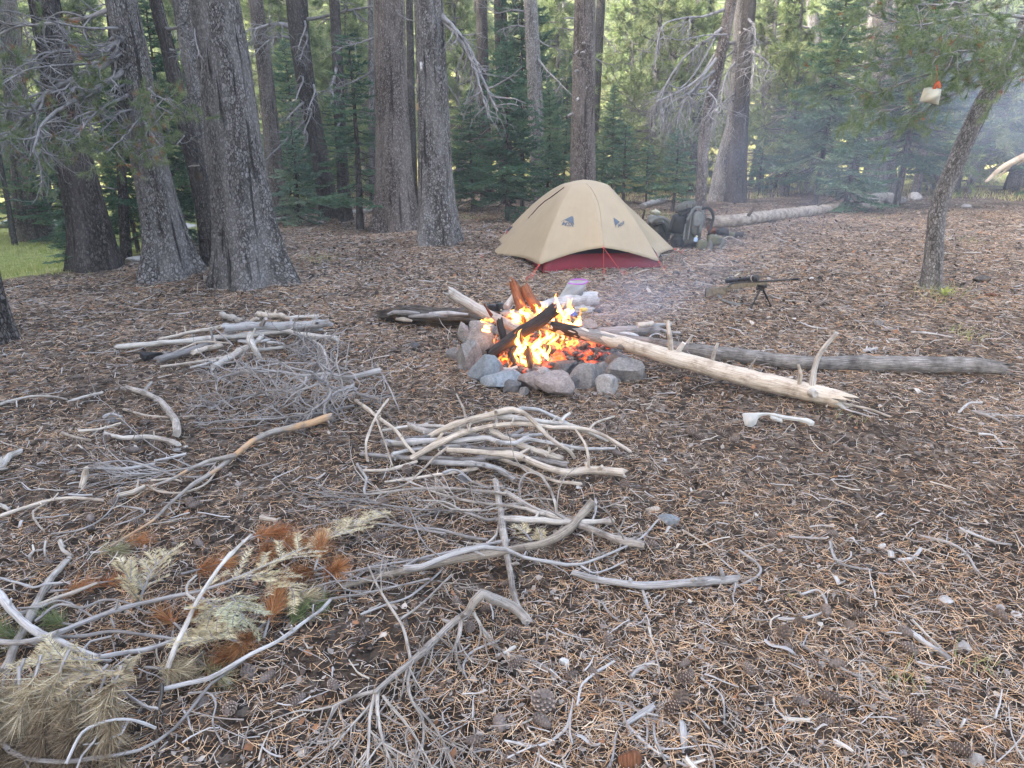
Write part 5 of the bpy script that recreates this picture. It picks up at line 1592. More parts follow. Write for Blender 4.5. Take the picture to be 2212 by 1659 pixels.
FIRE_C = G(1190, 772)
RING = [  # zoom x, y, w, h, material, description
    (830, 520, 105, 150, 'pale', 'pale rounded ring stone at the upper left of the fire'),
    (955, 470, 170, 110, 'pale', 'pale flat topped ring stone behind the largest left stone'),
    (985, 565, 210, 225, 'grey', 'largest blocky grey ring stone, under the left end of the charred log'),
    (865, 690, 160, 250, 'grey', 'tall leaning grey ring stone at the far left of the fire'),
    (755, 672, 95, 95, 'grey', 'small grey stone touching the outer left of the tall leaning ring stone'),
    (1010, 785, 225, 190, 'blue', 'rounded blue grey ring stone at the front left of the fire'),
    (1170, 850, 300, 140, 'blue', 'long flat blue topped ring stone at the front of the fire'),
    (1215, 930, 130, 95, 'dark', 'small dark stone at the foot of the long flat blue topped stone'),
    (1370, 885, 180, 155, 'pink', 'pinkish ring stone between the flat blue topped and the widest front stone'),
    (1555, 912, 265, 185, 'pink', 'widest pinkish front ring stone, nearest to the camera'),
    (1615, 792, 180, 95, 'dark', 'dark stone inside the front of the ring, above the widest stone'),
    (1790, 845, 225, 170, 'grey', 'round grey ring stone right of the widest front stone'),
    (1930, 812, 110, 120, 'grey', 'small grey ring stone left of the big right hand stone'),
    (2090, 802, 230, 170, 'grey', 'big rounded grey ring stone at the right end of the ring'),
    (2020, 735, 190, 130, 'grey', 'grey ring stone tucked behind the big right hand stone'),
    (1945, 922, 150, 115, 'pale', 'pale speckled chunk of rock in front of the right hand stones'),
    (2185, 825, 120, 110, 'grey', 'rounded stone at the outer right, behind the big right hand stone'),
    (1820, 440, 130, 70, 'pale', 'pale stone at the back right of the fire'),
    (2080, 545, 190, 75, 'white', 'flat whitish stone behind the pale log'),
    (1150, 480, 170, 90, 'grey', 'soot stained stone at the back left of the fire'),
    (1420, 420, 190, 90, 'dark', 'sooty dark stone at the back of the fire'),
    (1300, 965, 80, 70, 'grey', 'small grey stone wedged in front of the pinkish ring stone'),
    (1690, 900, 90, 90, 'dark', 'small sooty stone between the widest and the round grey ring stone'),
    (1450, 830, 110, 80, 'pale', 'ash pale stone peeping over the pinkish ring stone'),
    (1870, 790, 80, 80, 'dark', 'little dark stone left of the small grey ring stone'),
    (905, 610, 110, 110, 'pale', 'pale stone filling the gap behind the tall leaning ring stone'),
    (820, 760, 90, 80, 'grey', 'small grey stone at the foot of the tall leaning ring stone'),
    (1090, 700, 120, 90, 'dark', 'sooty stone between the largest left stone and the rounded blue one'),
    (2010, 860, 90, 80, 'grey', 'small stone in front of the big right hand stone'),
    (1700, 800, 100, 80, 'dark', 'blackened stone inside the ring behind the round grey one'),
]
for i, (x, y, w, h, mt, lab) in enumerate(RING):
    u, v = z5(x, y)
    rock('ring_stone', lab, 'stone', u, v, w * .275 * 1.16, h * .275 * 1.2, mt, 'stones of the fire ring', 100 + i, .9, rng.normal() * .15, .2)

# ash bed
m_ash, nt, b, N = mat_new('ash_and_embers')
ob = N('ShaderNodeTexCoord').outputs['Object']
n1 = noise(N, ob, 26, 6, .7); n2 = noise(N, ob, 11, 4, .6)
nt.links.new(ramp(N, n1, [(.35, (.02, .018, .018)), (.55, (.12, .11, .105)), (.7, (.4, .38, .36))]), b.inputs['Base Color'])
nt.links.new(ramp(N, n2, [(.50, (0, 0, 0)), (.62, (1.0, .09, .012)), (.80, (1.0, .34, .05))]), b.inputs['Emission Color'])
b.inputs['Emission Strength'].default_value = .38
b.inputs['Roughness'].default_value = .95
bump(N, nt, b, n1, 1.0, .03)
mb = MB()
nr_, na_ = 14, 40
V = []
for j in range(nr_ + 1):
    for k in range(na_):
        a = k / na_ * 2 * PI; r = .52 * j / nr_ * (1 + .08 * math.sin(3 * a + 1))
        x, y = FIRE_C.x + .02 + r * math.cos(a) * 1.02, FIRE_C.y + .05 + r * math.sin(a) * .95
        V.append((x, y, gzf(x, y) + .09 * (1 - (j / nr_) ** 2) + .02 + .018 * rng.normal()))
i_ = np.arange(nr_)[:, None] * na_; k_ = np.arange(na_)[None]; k2_ = (k_ + 1) % na_
mb.add(V, np.stack([i_ + k_, i_ + na_ + k_, i_ + na_ + k2_, i_ + k2_], -1).reshape(-1, 4))
tag(mb.build('ember_bed', m_ash, origin=FIRE_C), 'glowing bed of embers and ash inside the stone ring', 'embers')
COALS = MB()
for q in range(60):
    a = rng.random() * 6.28; r = .48 * math.sqrt(rng.random())
    x, y = FIRE_C.x + r * math.cos(a), FIRE_C.y + .03 + r * math.sin(a) * .9
    V, Ft = rock_mb(np.array([.06, .05, .045]) * (.5 + .9 * rng.random()), 300 + q, sub=2)
    COALS.add(V + np.array([x, y, gzf(x, y) + .07 + .05 * (1 - r / .5)]), Ft)
tag(COALS.build('coals', m_ash, origin=FIRE_C), 'loose glowing coals heaped inside the stone ring', 'coals', kind='stuff')


def log3(name, label, cat, pts, rads, mat, group=None, jag=.5, rough=.05, sides=18, step=.04, parts=(), wob=.004):
    q, r = catmull(pts, rads, step)
    n = len(q)
    q = q + np.cumsum(rng.normal(size=(n, 3)) * wob * .3, 0) * np.linspace(0, 1, n)[:, None] * 0 + rng.normal(size=(n, 3)) * wob * .25
    g = Vector(q[len(q) // 2]); g.z = min(q[:, 2])
    if parts:
        t = thing(name, label, cat, g, group)
        mb = MB(); tube(mb, q, r, sides, jag=jag, rough=rough); mb.build('stem', WOOD[mat], t)
        for (pp, rr, mt) in parts:
            qq, r2 = catmull(pp, rr, .02); mb = MB(); tube(mb, qq, r2, 9, jag=.4, rough=.05); mb.build('branch_stub', WOOD[mt], t)
        return t
    mb = MB(); tube(mb, q, r, sides, jag=jag, rough=rough)
    return tag(mb.build(name, WOOD[mat], origin=g), label, cat, group)


def PZ(x, y, Y):
    return P(*z5(x, y), Y)


FG = 'logs burning in the campfire'
YF = FIRE_C.y
r_ = lambda w: w * .275 * (YF / F) * .97
log3('firewood_log', 'pale log with a splintered tip leaning into the fire from the left', 'log', [PZ(735, 195, YF + .35), PZ(950, 325, YF + .25), PZ(1130, 415, YF + .15), PZ(1260, 470, YF + .08)], [r_(46), r_(48), r_(44), r_(40)], 'white', FG, jag=.9,
     parts=[([PZ(1045, 365, YF + .12), PZ(1015, 320, YF + .08), PZ(990, 278, YF + .06)], [r_(15), r_(10), r_(7)], 'redbark')])
log3('firewood_log', 'black charred log lying diagonally across the flames', 'log', [PZ(1050, 655, YF - .22), PZ(1250, 520, YF - .12), PZ(1400, 425, YF - .05), PZ(1530, 330, YF + .02)], [r_(44), r_(54), r_(55), r_(50)], 'char', FG, rough=.08)
log3('firewood_log', 'short charred stick standing left in the fire', 'log', [PZ(1110, 410, YF - .05), PZ(1130, 490, YF - .1), PZ(1150, 560, YF - .12)], [r_(28), r_(32), r_(30)], 'char', FG, rough=.08)
log3('firewood_log', 'red barked log standing upright at the back of the fire', 'log', [PZ(1310, 150, YF + .42), PZ(1350, 230, YF + .36), PZ(1420, 320, YF + .28)], [r_(42), r_(44), r_(42)], 'redbark', FG, jag=.6)
log3('firewood_log', 'ragged brown log end left of the upright red barked log', 'log', [PZ(1225, 130, YF + .45), PZ(1260, 240, YF + .4), PZ(1310, 380, YF + .25)], [r_(40), r_(46), r_(48)], 'redbark', FG, jag=1.0)
log3('firewood_log', 'pale cut log with yellow sawn end poking out behind the fire', 'log', [PZ(1160, 305, YF + .40), PZ(1225, 215, YF + .52)], [r_(32), r_(30)], 'white', FG, jag=0)
log3('firewood_log', 'grey half burnt log resting under the upright logs', 'log', [PZ(1150, 360, YF + .3), PZ(1330, 380, YF + .25), PZ(1480, 470, YF + .1)], [r_(40), r_(42), r_(40)], 'grey', FG)
log3('firewood_log', 'dark charred log end lying low on the right side of the embers', 'log', [PZ(1400, 620, YF - .02), PZ(1560, 680, YF - .15), PZ(1750, 752, YF - .28)], [r_(46), r_(44), r_(36)], 'char', FG, rough=.08)
log3('firewood_log', 'thin charred stick at the front of the fire, left of the pair', 'log', [PZ(1195, 660, YF - .2), PZ(1215, 720, YF - .3), PZ(1235, 780, YF - .36)], [r_(22), r_(22), r_(20)], 'char', FG)
log3('firewood_log', 'thin charred stick at the front of the fire, right of the pair', 'log', [PZ(1320, 620, YF - .2), PZ(1340, 700, YF - .3), PZ(1362, 790, YF - .38)], [r_(26), r_(26), r_(24)], 'char', FG)
log3('firewood_log', 'small unburnt branch lying on the long flat front stone', 'log', [PZ(1090, 778, YF - .42), PZ(1160, 795, YF - .44), PZ(1245, 775, YF - .4)], [r_(13), r_(18), r_(14)], 'tan', FG)
# sawn yellow end
# ------------------------------------------------------------------ the two long logs and the sitting logs
def z7(x, y): return (1272 + .425 * x, 553 + .425 * y)


nearE = G(*z7(1235, 775)); farE = P(1195, 706, YF - .05)
rn = 45 * .425 * mpp(nearE)
ctr = Vector((nearE.x, nearE.y + .06, nearE.z + rn))


def on_log(f, up, side=0.0):
    p = farE.lerp(ctr, f); return p + Vector((0, side, up))


pts = [on_log(0, 0), on_log(.25, .01), on_log(.5, -.005), on_log(.75, -.01), on_log(1, 0)]
l1 = log3('long_log', 'long pale debarked log running from the fire towards the right, thick splintered end near', 'log', pts, [rn * .78, rn * .9, rn * 1.0, rn * 1.08, rn * 1.02], 'log', 'long logs fed into the fire', jag=1.6, rough=.035, sides=26,
          parts=[([on_log(.47, .05), on_log(.465, .12, -.01), on_log(.455, .20, -.01), on_log(.452, .245)], [.02, .017, .014, .012], 'tan'), ([on_log(.5, .06), on_log(.515, .115)], [.02, .015], 'white'),
                 ([on_log(.62, .06), on_log(.625, .12), on_log(.633, .17)], [.014, .012, .009], 'white'), ([on_log(.745, .05), on_log(.755, .1), on_log(.77, .15)], [.008, .006, .004], 'grey'),
                 ([on_log(.90, .05, -.03), on_log(.895, .11, -.06), on_log(.885, .17, -.06)], [.013, .012, .008], 'tan'),
                 ([on_log(.945, .05), on_log(.95, .16, .02), on_log(.965, .27, .03), on_log(.995, .37, .04), on_log(1.003, .40, .04)], [.022, .017, .015, .013, .012], 'white'),
                 ([on_log(.93, .02, -.09), on_log(.93, .025, -.13)], [.03, .02], 'white')])
q_, rq_ = catmull([on_log(-.005, 0), on_log(.05, .003), on_log(.1, .006), on_log(.15, .008)], [rn * .80, rn * .82, rn * .84, rn * .83], .04)
mb = MB(); tube(mb, q_, rq_ * 1.012, 26, rough=.03); mb.build('charred_end', WOOD['char'], l1)
q_, rq_ = catmull([on_log(.13, .007), on_log(.2, .01), on_log(.26, .009)], [rn * .845, rn * .885, rn * .89], .04)
mb = MB(); tube(mb, q_, rq_ * 1.006, 26, rough=.03, jag=1.2); mb.build('scorched_band', WOOD['grey'], l1)
# splinters on its near end
for k in range(9):
    a = rng.random() * 6.28; r0 = rn * .75
    p = ctr + Vector((0, r0 * math.cos(a) * .8, r0 * math.sin(a))); dv = (ctr - farE).normalized()
    mb = MB(); tube(mb, [p - dv * .12, p + dv * .02, p + dv * (.08 + .12 * rng.random())], [.02, .016, .003], 6, flat=.5); mb.build('splinter', WOOD['log'], l1)
pp = [G(*z7(x, y + 38)) for x, y in ((150, 420), (330, 452), (500, 480), (900, 530), (1150, 556), (1350, 552), (1600, 562), (1950, 568), (2085, 572))]
rr = [30, 34, 36, 38, 38, 40, 42, 44, 34]
pts = [Vector((p.x, p.y + .05, p.z + r * .425 * mpp(p) * .95)) for p, r in zip(pp, rr)]
WOOD['grey2'] = mat_wood('wood_weathered_log', (0.52, 0.50, 0.48), (0.26, 0.24, 0.22), (0.05, 0.042, 0.037), .8, fleck=.7)
log3('long_log', 'long weathered grey log lying flat behind the pale log, its right end rotted', 'log', pts, [r * .425 * mpp(p) for p, r in zip(pp, rr)], 'grey2', 'long logs fed into the fire', jag=1.6, rough=.05, sides=24,
     parts=[([pts[2] + Vector((0, -.02, .06)), pts[2] + Vector((.03, -.03, .12))], [.014, .009], 'white'), ([pts[6] + Vector((.1, 0, .08)), pts[6] + Vector((.1, 0, .12))], [.012, .008], 'grey')])
# rotten log left of the fire and grey log with the zip bag
def glog(name, label, zf, pl, rl, mat, zoff=0.0, **k):
    ps = [G(*zf(x, y + r * .9), zoff) for (x, y), r in zip(pl, rl)]
    sc = .275 if zf is z5 else .425
    rads = [r * sc * mpp(p) for p, r in zip(ps, rl)]
    pts = [p + Vector((0, rd * .6, rd * .95)) for p, rd in zip(ps, rads)]
    return log3(name, label, 'log', pts, rads, mat, **k)


rl_ = glog('rotten_log', 'dark rotten hollow log on the ground left of the fire', z5, [(215, 375), (330, 370), (450, 385), (600, 395), (800, 395), (980, 392)], [40, 70, 76, 74, 70, 62], 'rot', jag=1.4, rough=.15, sides=30, parts=[([G(*z5(x0, y0), z0), G(*z5((x0 + x1) / 2, (y0 + y1) / 2 - 4), z0 + .01), G(*z5(x1, y1), z0)], [.012, .022, .01], mt) for x0, y0, x1, y1, z0, mt in ((260, 345, 480, 350, .14, 'grey'), (400, 375, 700, 372, .13, 'grey'), (560, 350, 860, 358, .15, 'silver'), (300, 395, 420, 410, .08, 'tan'), (640, 400, 930, 405, .08, 'rot'), (230, 360, 330, 335, .12, 'grey'))])
glog('sitting_log', 'grey weathered log behind the fire that carries the zip bag', z5, [(1420, 320), (1550, 290), (1700, 265), (1840, 245)], [48, 56, 60, 62], 'silver', jag=.4, rough=.05)
glog('burnt_log', 'dark blackened log lying behind the pale log right of the fire', z7, [(60, 395), (160, 390), (260, 385), (345, 382)], [26, 28, 28, 26], 'grey', jag=.8, rough=.08)
glog('bark_slab', 'yellowish broken wood chunk on the blackened log', z7, [(258, 352), (300, 350), (322, 345)], [14, 15, 12], 'tan', .1, jag=1.0)
for k, (a, b_) in enumerate((((330, 352), (412, 350)), ((350, 375), (425, 392)), ((395, 392), (462, 392)))):
    glog('bark_slab', ('thin grey splint beside the yellowish chunk', 'pale flat splint right of the blackened log', 'pale splint lying furthest right of the blackened log')[k], z7, [a, b_], [8, 9], 'silver', .02, jag=.8)
tq = [G(*z7(x, y), .06) for x, y in ((180, 425), (250, 425), (300, 418), (320, 402), (350, 395), (385, 412))]
q, r = catmull(tq, [.006] * 6, .03); mb = MB(); tube(mb, q, r, 6)
tag(mb.build('bent_twig', WOOD['silver'], origin=tq[0]), 'thin hooked pale twig lying over the left end of the weathered log', 'twig')

WOOD['fallen'] = mat_wood('wood_fallen', (0.47, 0.42, 0.36), (0.30, 0.255, 0.21), (0.10, 0.08, 0.065), .5)
# fallen log beyond the packs
ps = [G(u, v) for u, v in ((1536, 492), (1600, 487), (1680, 475), (1760, 465), (1830, 456), (1900, 448))]
wd = [13, 13, 12, 11, 10, 7]
pts = [p + Vector((0, 0, w * mpp(p) * .9)) for p, w in zip(ps, wd)]
log3('fallen_log', 'long pale fallen trunk lying on the ground behind the backpacks', 'log', pts, [w * mpp(p) for p, w in zip(ps, wd)], 'fallen', jag=.8, rough=.06, sides=22,
     parts=[([pts[1] + Vector((.12, 0, .08)), pts[1] + Vector((.17, -.02, .17)), pts[1] + Vector((.21, -.02, .25))], [.035, .03, .022], 'rot'), ([pts[2] + Vector((-.1, -.06, .02)), pts[2] + Vector((-.06, -.14, -.02))], [.03, .02], 'white'),
            ([pts[3] + Vector((0, 0, .06)), pts[3] + Vector((.12, 0, .18)), pts[3] + Vector((.2, 0, .22))], [.03, .02, .012], 'rot'), ([pts[4] + Vector((0, 0, .05)), pts[4] + Vector((.2, -.1, .12)), pts[4] + Vector((.5, -.2, .14))], [.04, .03, .02], 'rot')])
for (lab, pl, w, mt) in (('pale fallen trunk in the meadow right of the tent top', ((1388, 450), (1412, 442), (1436, 436)), 6, 'silver'), ('pale log end beside the dark fir bole on the right', ((1850, 440), (1885, 438), (1920, 436)), 11, 'white'),
                         ('grey log seen through the gap behind the thickest trunk', ((585, 480), (620, 478), (660, 470)), 5, 'silver'), ('pale log in the woods left of the mound trunks', ((752, 462), (790, 458), (815, 456)), 4, 'white')):
    ps = [G(*p) for p in pl]; log3('fallen_log', lab, 'log', [p + Vector((0, 0, w * mpp(p) * .8)) for p in ps], [w * mpp(p) for p in ps], mt, jag=.8, rough=.05, sides=14)
# dark root stump far right
g = G(2052, 424); mb = MB()
for k in range(7):
    a = k * .9; q = grow((g.x + .15 * math.cos(a), g.y, g.z), (-.3 + .3 * math.cos(a), .2 * math.sin(a), 1), .65 + .3 * rng.random(), 5, .25)
    tube(mb, q, np.linspace(.16, .03, len(q)), 7, rough=.1)
tag(mb.build('tree_stump', WOOD['rot'], origin=g), 'dark splintered stump behind the lone crooked pine', 'stump')

# ------------------------------------------------------------------ flames
m_fl = bpy.data.materials.new('flame'); m_fl.use_nodes = True
nt = m_fl.node_tree; nt.nodes.remove(nt.nodes['Principled BSDF'])
em = nt.nodes.new('ShaderNodeEmission'); em.inputs[0].default_value = (1.0, .23, .025, 1); em.inputs[1].default_value = 30.0
nt.links.new(em.outputs[0], nt.nodes['Material Output'].inputs['Volume'])
m_fl2 = m_fl.copy(); m_fl2.name = 'flame_bright'
[n for n in m_fl2.node_tree.nodes if n.type == 'EMISSION'][0].inputs[1].default_value = 120.0
[n for n in m_fl2.node_tree.nodes if n.type == 'EMISSION'][0].inputs[0].default_value = (1.0, .33, .05, 1)

fire = thing('campfire', 'bright orange campfire flames rising from the stone ring', 'fire', FIRE_C)


def flame(x, y, h, w, Y, lean=0.0, bright=False, sway=.35):
    """x, y: zoom pixels of the flame's foot; h, w in the same pixels"""
    b = PZ(x, y, Y); s = .275 * mpp(b)
    H_, W_ = h * s, w * s
    n = 22; t = np.linspace(0, 1, n)
    ph = rng.random(4) * 6.28
    cx = W_ * sway * (np.sin(t * 5 + ph[0]) - math.sin(ph[0])) + lean * s * t + W_ * .18 * np.sin(t * 13 + ph[1]) * t
    cy = W_ * .4 * np.sin(t * 4 + ph[2])
    prof = np.sin(np.minimum(t * 2.2 + .25, PI / 2) ) * (1 - t) ** .75 * (1 + .28 * np.sin(t * 15 + ph[3]))
    prof[0] = .35; prof[-1] = .02
    pts = np.stack([b.x + cx, b.y + cy, b.z + H_ * t], 1)
    mb = MB(); tube(mb, pts, np.maximum(prof, .02) * W_ * .5, 12, rough=.10, flat=.75)
    mb.build('flame', m_fl2 if bright else m_fl, fire)


for (x, y, h, w, dy, lean, br) in (
    (1600, 440, 230, 130, .12, -10, True), (1640, 400, 150, 90, .12, 10, True), (1340, 640, 120, 110, -.16, 20, True), (1420, 740, 130, 140, -.26, 0, True), (1240, 420, 90, 110, .18, 0, True), (1400, 400, 120, 120, .2, 20, True), (1560, 420, 170, 70, .10, -20, False), (1640, 430, 150, 60, .14, 30, False), (1620, 470, 120, 110, .06, 20, True),
    (1400, 380, 110, 100, .22, 10, True), (1430, 370, 90, 60, .25, 30, True), (1310, 350, 110, 60, .3, 0, False), (1240, 400, 80, 90, .2, -40, True), (1170, 390, 60, 60, .2, -10, False),
    (1060, 430, 50, 70, .0, -20, False), (1030, 420, 30, 50, .0, -30, True), (1310, 450, 80, 40, .0, 0, False), (1200, 540, 110, 50, -.15, 60, False),
    (1090, 620, 120, 50, -.1, 10, False), (1260, 700, 170, 80, -.25, 40, True), (1350, 690, 200, 110, -.2, 60, True), (1300, 770, 140, 80, -.35, 10, True), (1400, 780, 220, 120, -.3, 10, True),
    (1450, 760, 170, 110, -.28, -10, True), (1480, 600, 210, 80, -.05, 70, True), (1430, 590, 130, 90, -.05, 60, True), (1540, 620, 80, 120, -.05, 60, False), (1620, 640, 70, 90, -.02, 20, True),
    (1660, 620, 110, 60, .02, 20, False), (1740, 650, 70, 40, .0, 0, False), (1730, 460, 50, 40, .1, 10, True), (1840, 720, 60, 50, -.1, 0, True), (1870, 735, 40, 40, -.12, 0, False),
    (1160, 740, 90, 60, -.3, 0, False), (1200, 780, 80, 60, -.36, 10, False), (1500, 790, 60, 110, -.34, 20, False), (1560, 560, 120, 70, .02, 40, True), (1350, 620, 90, 80, -.12, 50, True),
    (1020, 480, 24, 110, -.02, 0, True), (1290, 430, 60, 70, .1, 0, True), (1580, 690, 60, 120, -.1, 0, False)):
    for q in range(3):
        flame(x + w * .32 * rng.normal(), y + 12 * rng.normal(), h * (.65 + .6 * rng.random()), w * (.28 + .38 * rng.random()), YF + dy + .04 * rng.normal(), lean, br and q < 2, .5)

# ------------------------------------------------------------------ things around the fire
m_bag, nt, b, N = mat_new('clear_plastic')
b.inputs['Base Color'].default_value = (.8, .84, .85, 1); b.inputs['Roughness'].default_value = .25; b.inputs['Transmission Weight'].default_value = .65; b.inputs['IOR'].default_value = 1.15
bump(N, nt, b, noise(N, N('ShaderNodeTexCoord').outputs['Object'], 40, 4, .6), .6, .01)
Yb = G(*z5(1700, 330)).y + .12
c = PZ(1690, 165, Yb)
t = thing('zip_bag', 'clear zip bag with a purple seal lying open on the grey log behind the fire', 'bag', c)
cor = [PZ(1655, 95, Yb), PZ(1805, 92, Yb), PZ(1760, 205, Yb), PZ(1575, 225, Yb)]
V, Fc = [], []; n = 16
for sgn in (-1, 1):
    for j in range(n):
        for i in range(n):
            a, bb = i / (n - 1), j / (n - 1)
            q = cor[0].lerp(cor[1], a).lerp(cor[3].lerp(cor[2], a), bb)
            bl = .045 * (4 * a * (1 - a)) ** .6 * (.5 + .5 * math.sin(bb * PI)) * (1 + .3 * math.sin(7 * a + 5 * bb)) + .002
            V.append((q.x, q.y + sgn * bl, q.z))
for sgn in (0, 1):
    for j in range(n - 1):
        for i in range(n - 1):
            o = sgn * n * n + j * n + i; f = [o, o + 1, o + n + 1, o + n]; Fc.append(f if sgn else f[::-1])
mb = MB(); mb.add(V, Fc); mb.build('plastic', m_bag, t)
mb = MB(); strap(mb, [PZ(1650, 112, Yb - .05), PZ(1700, 120, Yb - .055), PZ(1770, 118, Yb - .04), PZ(1805, 97, Yb - .01)], .012, .004); mb.build('seal', MT['purple'], t)
mb = MB(); strap(mb, [PZ(1655, 100, Yb + .03), PZ(1700, 82, Yb + .05), PZ(1760, 84, Yb + .05), PZ(1805, 95, Yb + .02)], .012, .004); mb.build('seal', MT['purple'], t)
mb = MB(); pillow(mb, PZ(1700, 178, Yb), (.16, .05, .10), None, .5, .05, 3); mb.build('grey_contents', MT['packl'], t)
# black canister and box behind the leaning log
Yc = G(*z5(1110, 390)).y + .05
c = PZ(1112, 350, Yc); s = .275 * mpp(c)
t = thing('insulated_tumbler', 'black cylindrical tumbler with white lettering behind the leaning pale log', 'tumbler', c - Vector((0, 0, .1)))
mb = MB(); tube(mb, [c + Vector((0, 0, z)) for z in (-.12, -.115, .07, .075)], [.03, .034, .036, .034], 20); bd = mb.build('body', MT['black'], t)
mb = MB(); tube(mb, [c + Vector((0, 0, z)) for z in (.075, .09, .096)], [.037, .037, .032], 20); mb.build('lid', MT['black'], t)
for k in range(5):
    a = -.15 + .0 * k; z = .04 - k * .021
    mb = MB(); box(mb, c + Vector((.012, -.0345, z)), (.016, .003, .012)); mb.build('printed_letter', MT['white'], bd)
c = PZ(1045, 315, Yc + .03); mb = MB(); box(mb, c, (.13, .09, .075), None, bev=.008); box(mb, c + Vector((0, -.03, .04)), (.05, .05, .012), None, bev=.003)
tag(mb.build('stove_box', MT['black'], origin=c), 'small black gear case behind the leaning pale log, left of the tumbler', 'case')
# wrappers
g = G(*z5(1660, 375)); mb = MB(); pillow(mb, (g.x, g.y, g.z + .03), (.14, .1, .06), Matrix.Rotation(.3, 4, 'Y'), .8, .15, 8)
tag(mb.build('blue_packet', MT['bluepl'], origin=g), 'crumpled blue packet on the ground right behind the flames', 'packet')
g = G(*z5(1790, 345)); t = thing('food_wrapper', 'crumpled clear and yellow food wrapper beside the zip bag log', 'wrapper', g)
mb = MB(); pillow(mb, (g.x - .02, g.y, g.z + .03), (.17, .1, .06), None, .9, .2, 18); mb.build('plastic', m_bag, t)
mb = MB(); pillow(mb, (g.x - .03, g.y - .05, g.z + .04), (.07, .03, .035), None, .7, .1, 19); mb.build('yellow_label', MT['yellow'], t)
mb = MB(); pillow(mb, (g.x + .1, g.y, g.z + .02), (.12, .08, .04), None, .8, .2, 21); mb.build('dark_fold', MT['packd'], t)
# ------------------------------------------------------------------ sticks, piles, boughs
zA = lambda x, y: (221 + .3 * x, 636 + .3 * y)
zB = lambda x, y: (.3 * x, 774 + .3 * y)
zC = lambda x, y: (663.6 + .425 * x, 829.5 + .425 * y)
zD = lambda x, y: (.375 * x, 1078 + .375 * y)
zE = lambda x, y: (719 + .4 * x, 1216.6 + .4 * y)
zF = lambda x, y: (1437.8 + .61 * x, 1106 + .61 * y)
ZS = {zA: .3, zB: .3, zC: .425, zD: .375, zE: .4, zF: .61, z7: .425, z5: .275}


def path3(zf, pts, r, zo):
    n = len(pts); sc = ZS[zf]
    zs = [zo] * n if np.isscalar(zo) else zo
    rs = np.linspace(r[0], r[1], n) if not np.isscalar(r) else np.linspace(r, r * .8, n)
    out, rad = [], []
    for (x, y), z, rr in zip(pts, zs, rs):
        u, v = zf(x, y)
        g = G(u, v, z); rm = rr * sc * mpp(g)
        out.append(G(u, v, z + rm * .8 + .012)); rad.append(rm)
    return out, rad


def nubs(mb, q, rr):
    """broken off side twigs along a stick"""
    n = len(q)
    if n < 6 or rr.max() < .003: return
    T = norm(np.gradient(q, axis=0))
    for _ in range(1 + int(rng.random() * n / 7)):
        i = 1 + int(rng.random() * (n - 3)); d = norm(np.cross(T[i], rng.normal(size=3)) + T[i] * .4); d[2] = abs(d[2]); r0 = rr[i] * (.3 + .25 * rng.random())
        l = rr[i] * (1.6 + 2.4 * rng.random() ** 2)
        tube(mb, [q[i] + d * rr[i] * .3, q[i] + d * (rr[i] * .6 + l * .5), q[i] + d * (rr[i] * .9 + l)], [r0 * 1.3, r0, r0 * .8], 5, jag=.4)


def st(name, label, zf, pts, r, mat, zo=0.0, group=None, cat=None, forks=(), twig=None, sides=9, jag=.7):
    P3, R3 = path3(zf, pts, r, zo)
    ln = sum((a - b).length for a, b in zip(P3, P3[1:]))
    q, rr = catmull(P3, R3, max(.015, min(.05, ln / 24)))
    n = len(q)
    m_ = max(3, n // 5)
    kink = np.stack([np.interp(np.linspace(0, m_ - 1, n), np.arange(m_), rng.normal(size=m_)) for _k in range(3)], 1)
    q = q + kink * (rr * .38)[:, None] + rng.normal(size=q.shape) * (rr * .06)[:, None]
    q[:, 2] = np.maximum(q[:, 2], gz(q[:, 0], q[:, 1]) + rr * .6)
    for _ in range(max(1, n // 9)):                       # knots
        k = int(rng.random() * n); rr[max(0, k - 1):k + 1] *= 1.2
    g = Vector(q[n // 2]); g.z = gzf(g.x, g.y)
    cat = cat or name.split('_')[-1]
    if forks or twig:
        t = thing(name, label, cat, g, group)
        mb = MB(); tube(mb, q, rr, sides, jag=jag, rough=.09); nubs(mb, q, rr); mb.build('stem', WOOD[mat], t)
        for (fp, fr, fz) in forks:
            p2, r2 = path3(zf, fp, fr, fz); qq, rq = catmull(p2, r2, .03); qq = qq + rng.normal(size=qq.shape) * (rq * .1)[:, None]
            mb = MB(); tube(mb, qq, rq, 7, jag=.5, rough=.06); 
            if twig: twigs_on(mb, qq, rq, **{**twig, 'n': max(2, twig['n'] // 2)})
            mb.build('fork', WOOD[mat], t)
        if twig:
            mb = MB(); twigs_on(mb, q, rr, **twig); o = mb.build('twigs', WOOD[mat], t); o['kind'] = 'stuff'
        return t
    mb = MB(); tube(mb, q, rr, sides, jag=jag, rough=.09); nubs(mb, q, rr)
    return tag(mb.build(name, WOOD[mat], origin=g), label, cat, group)


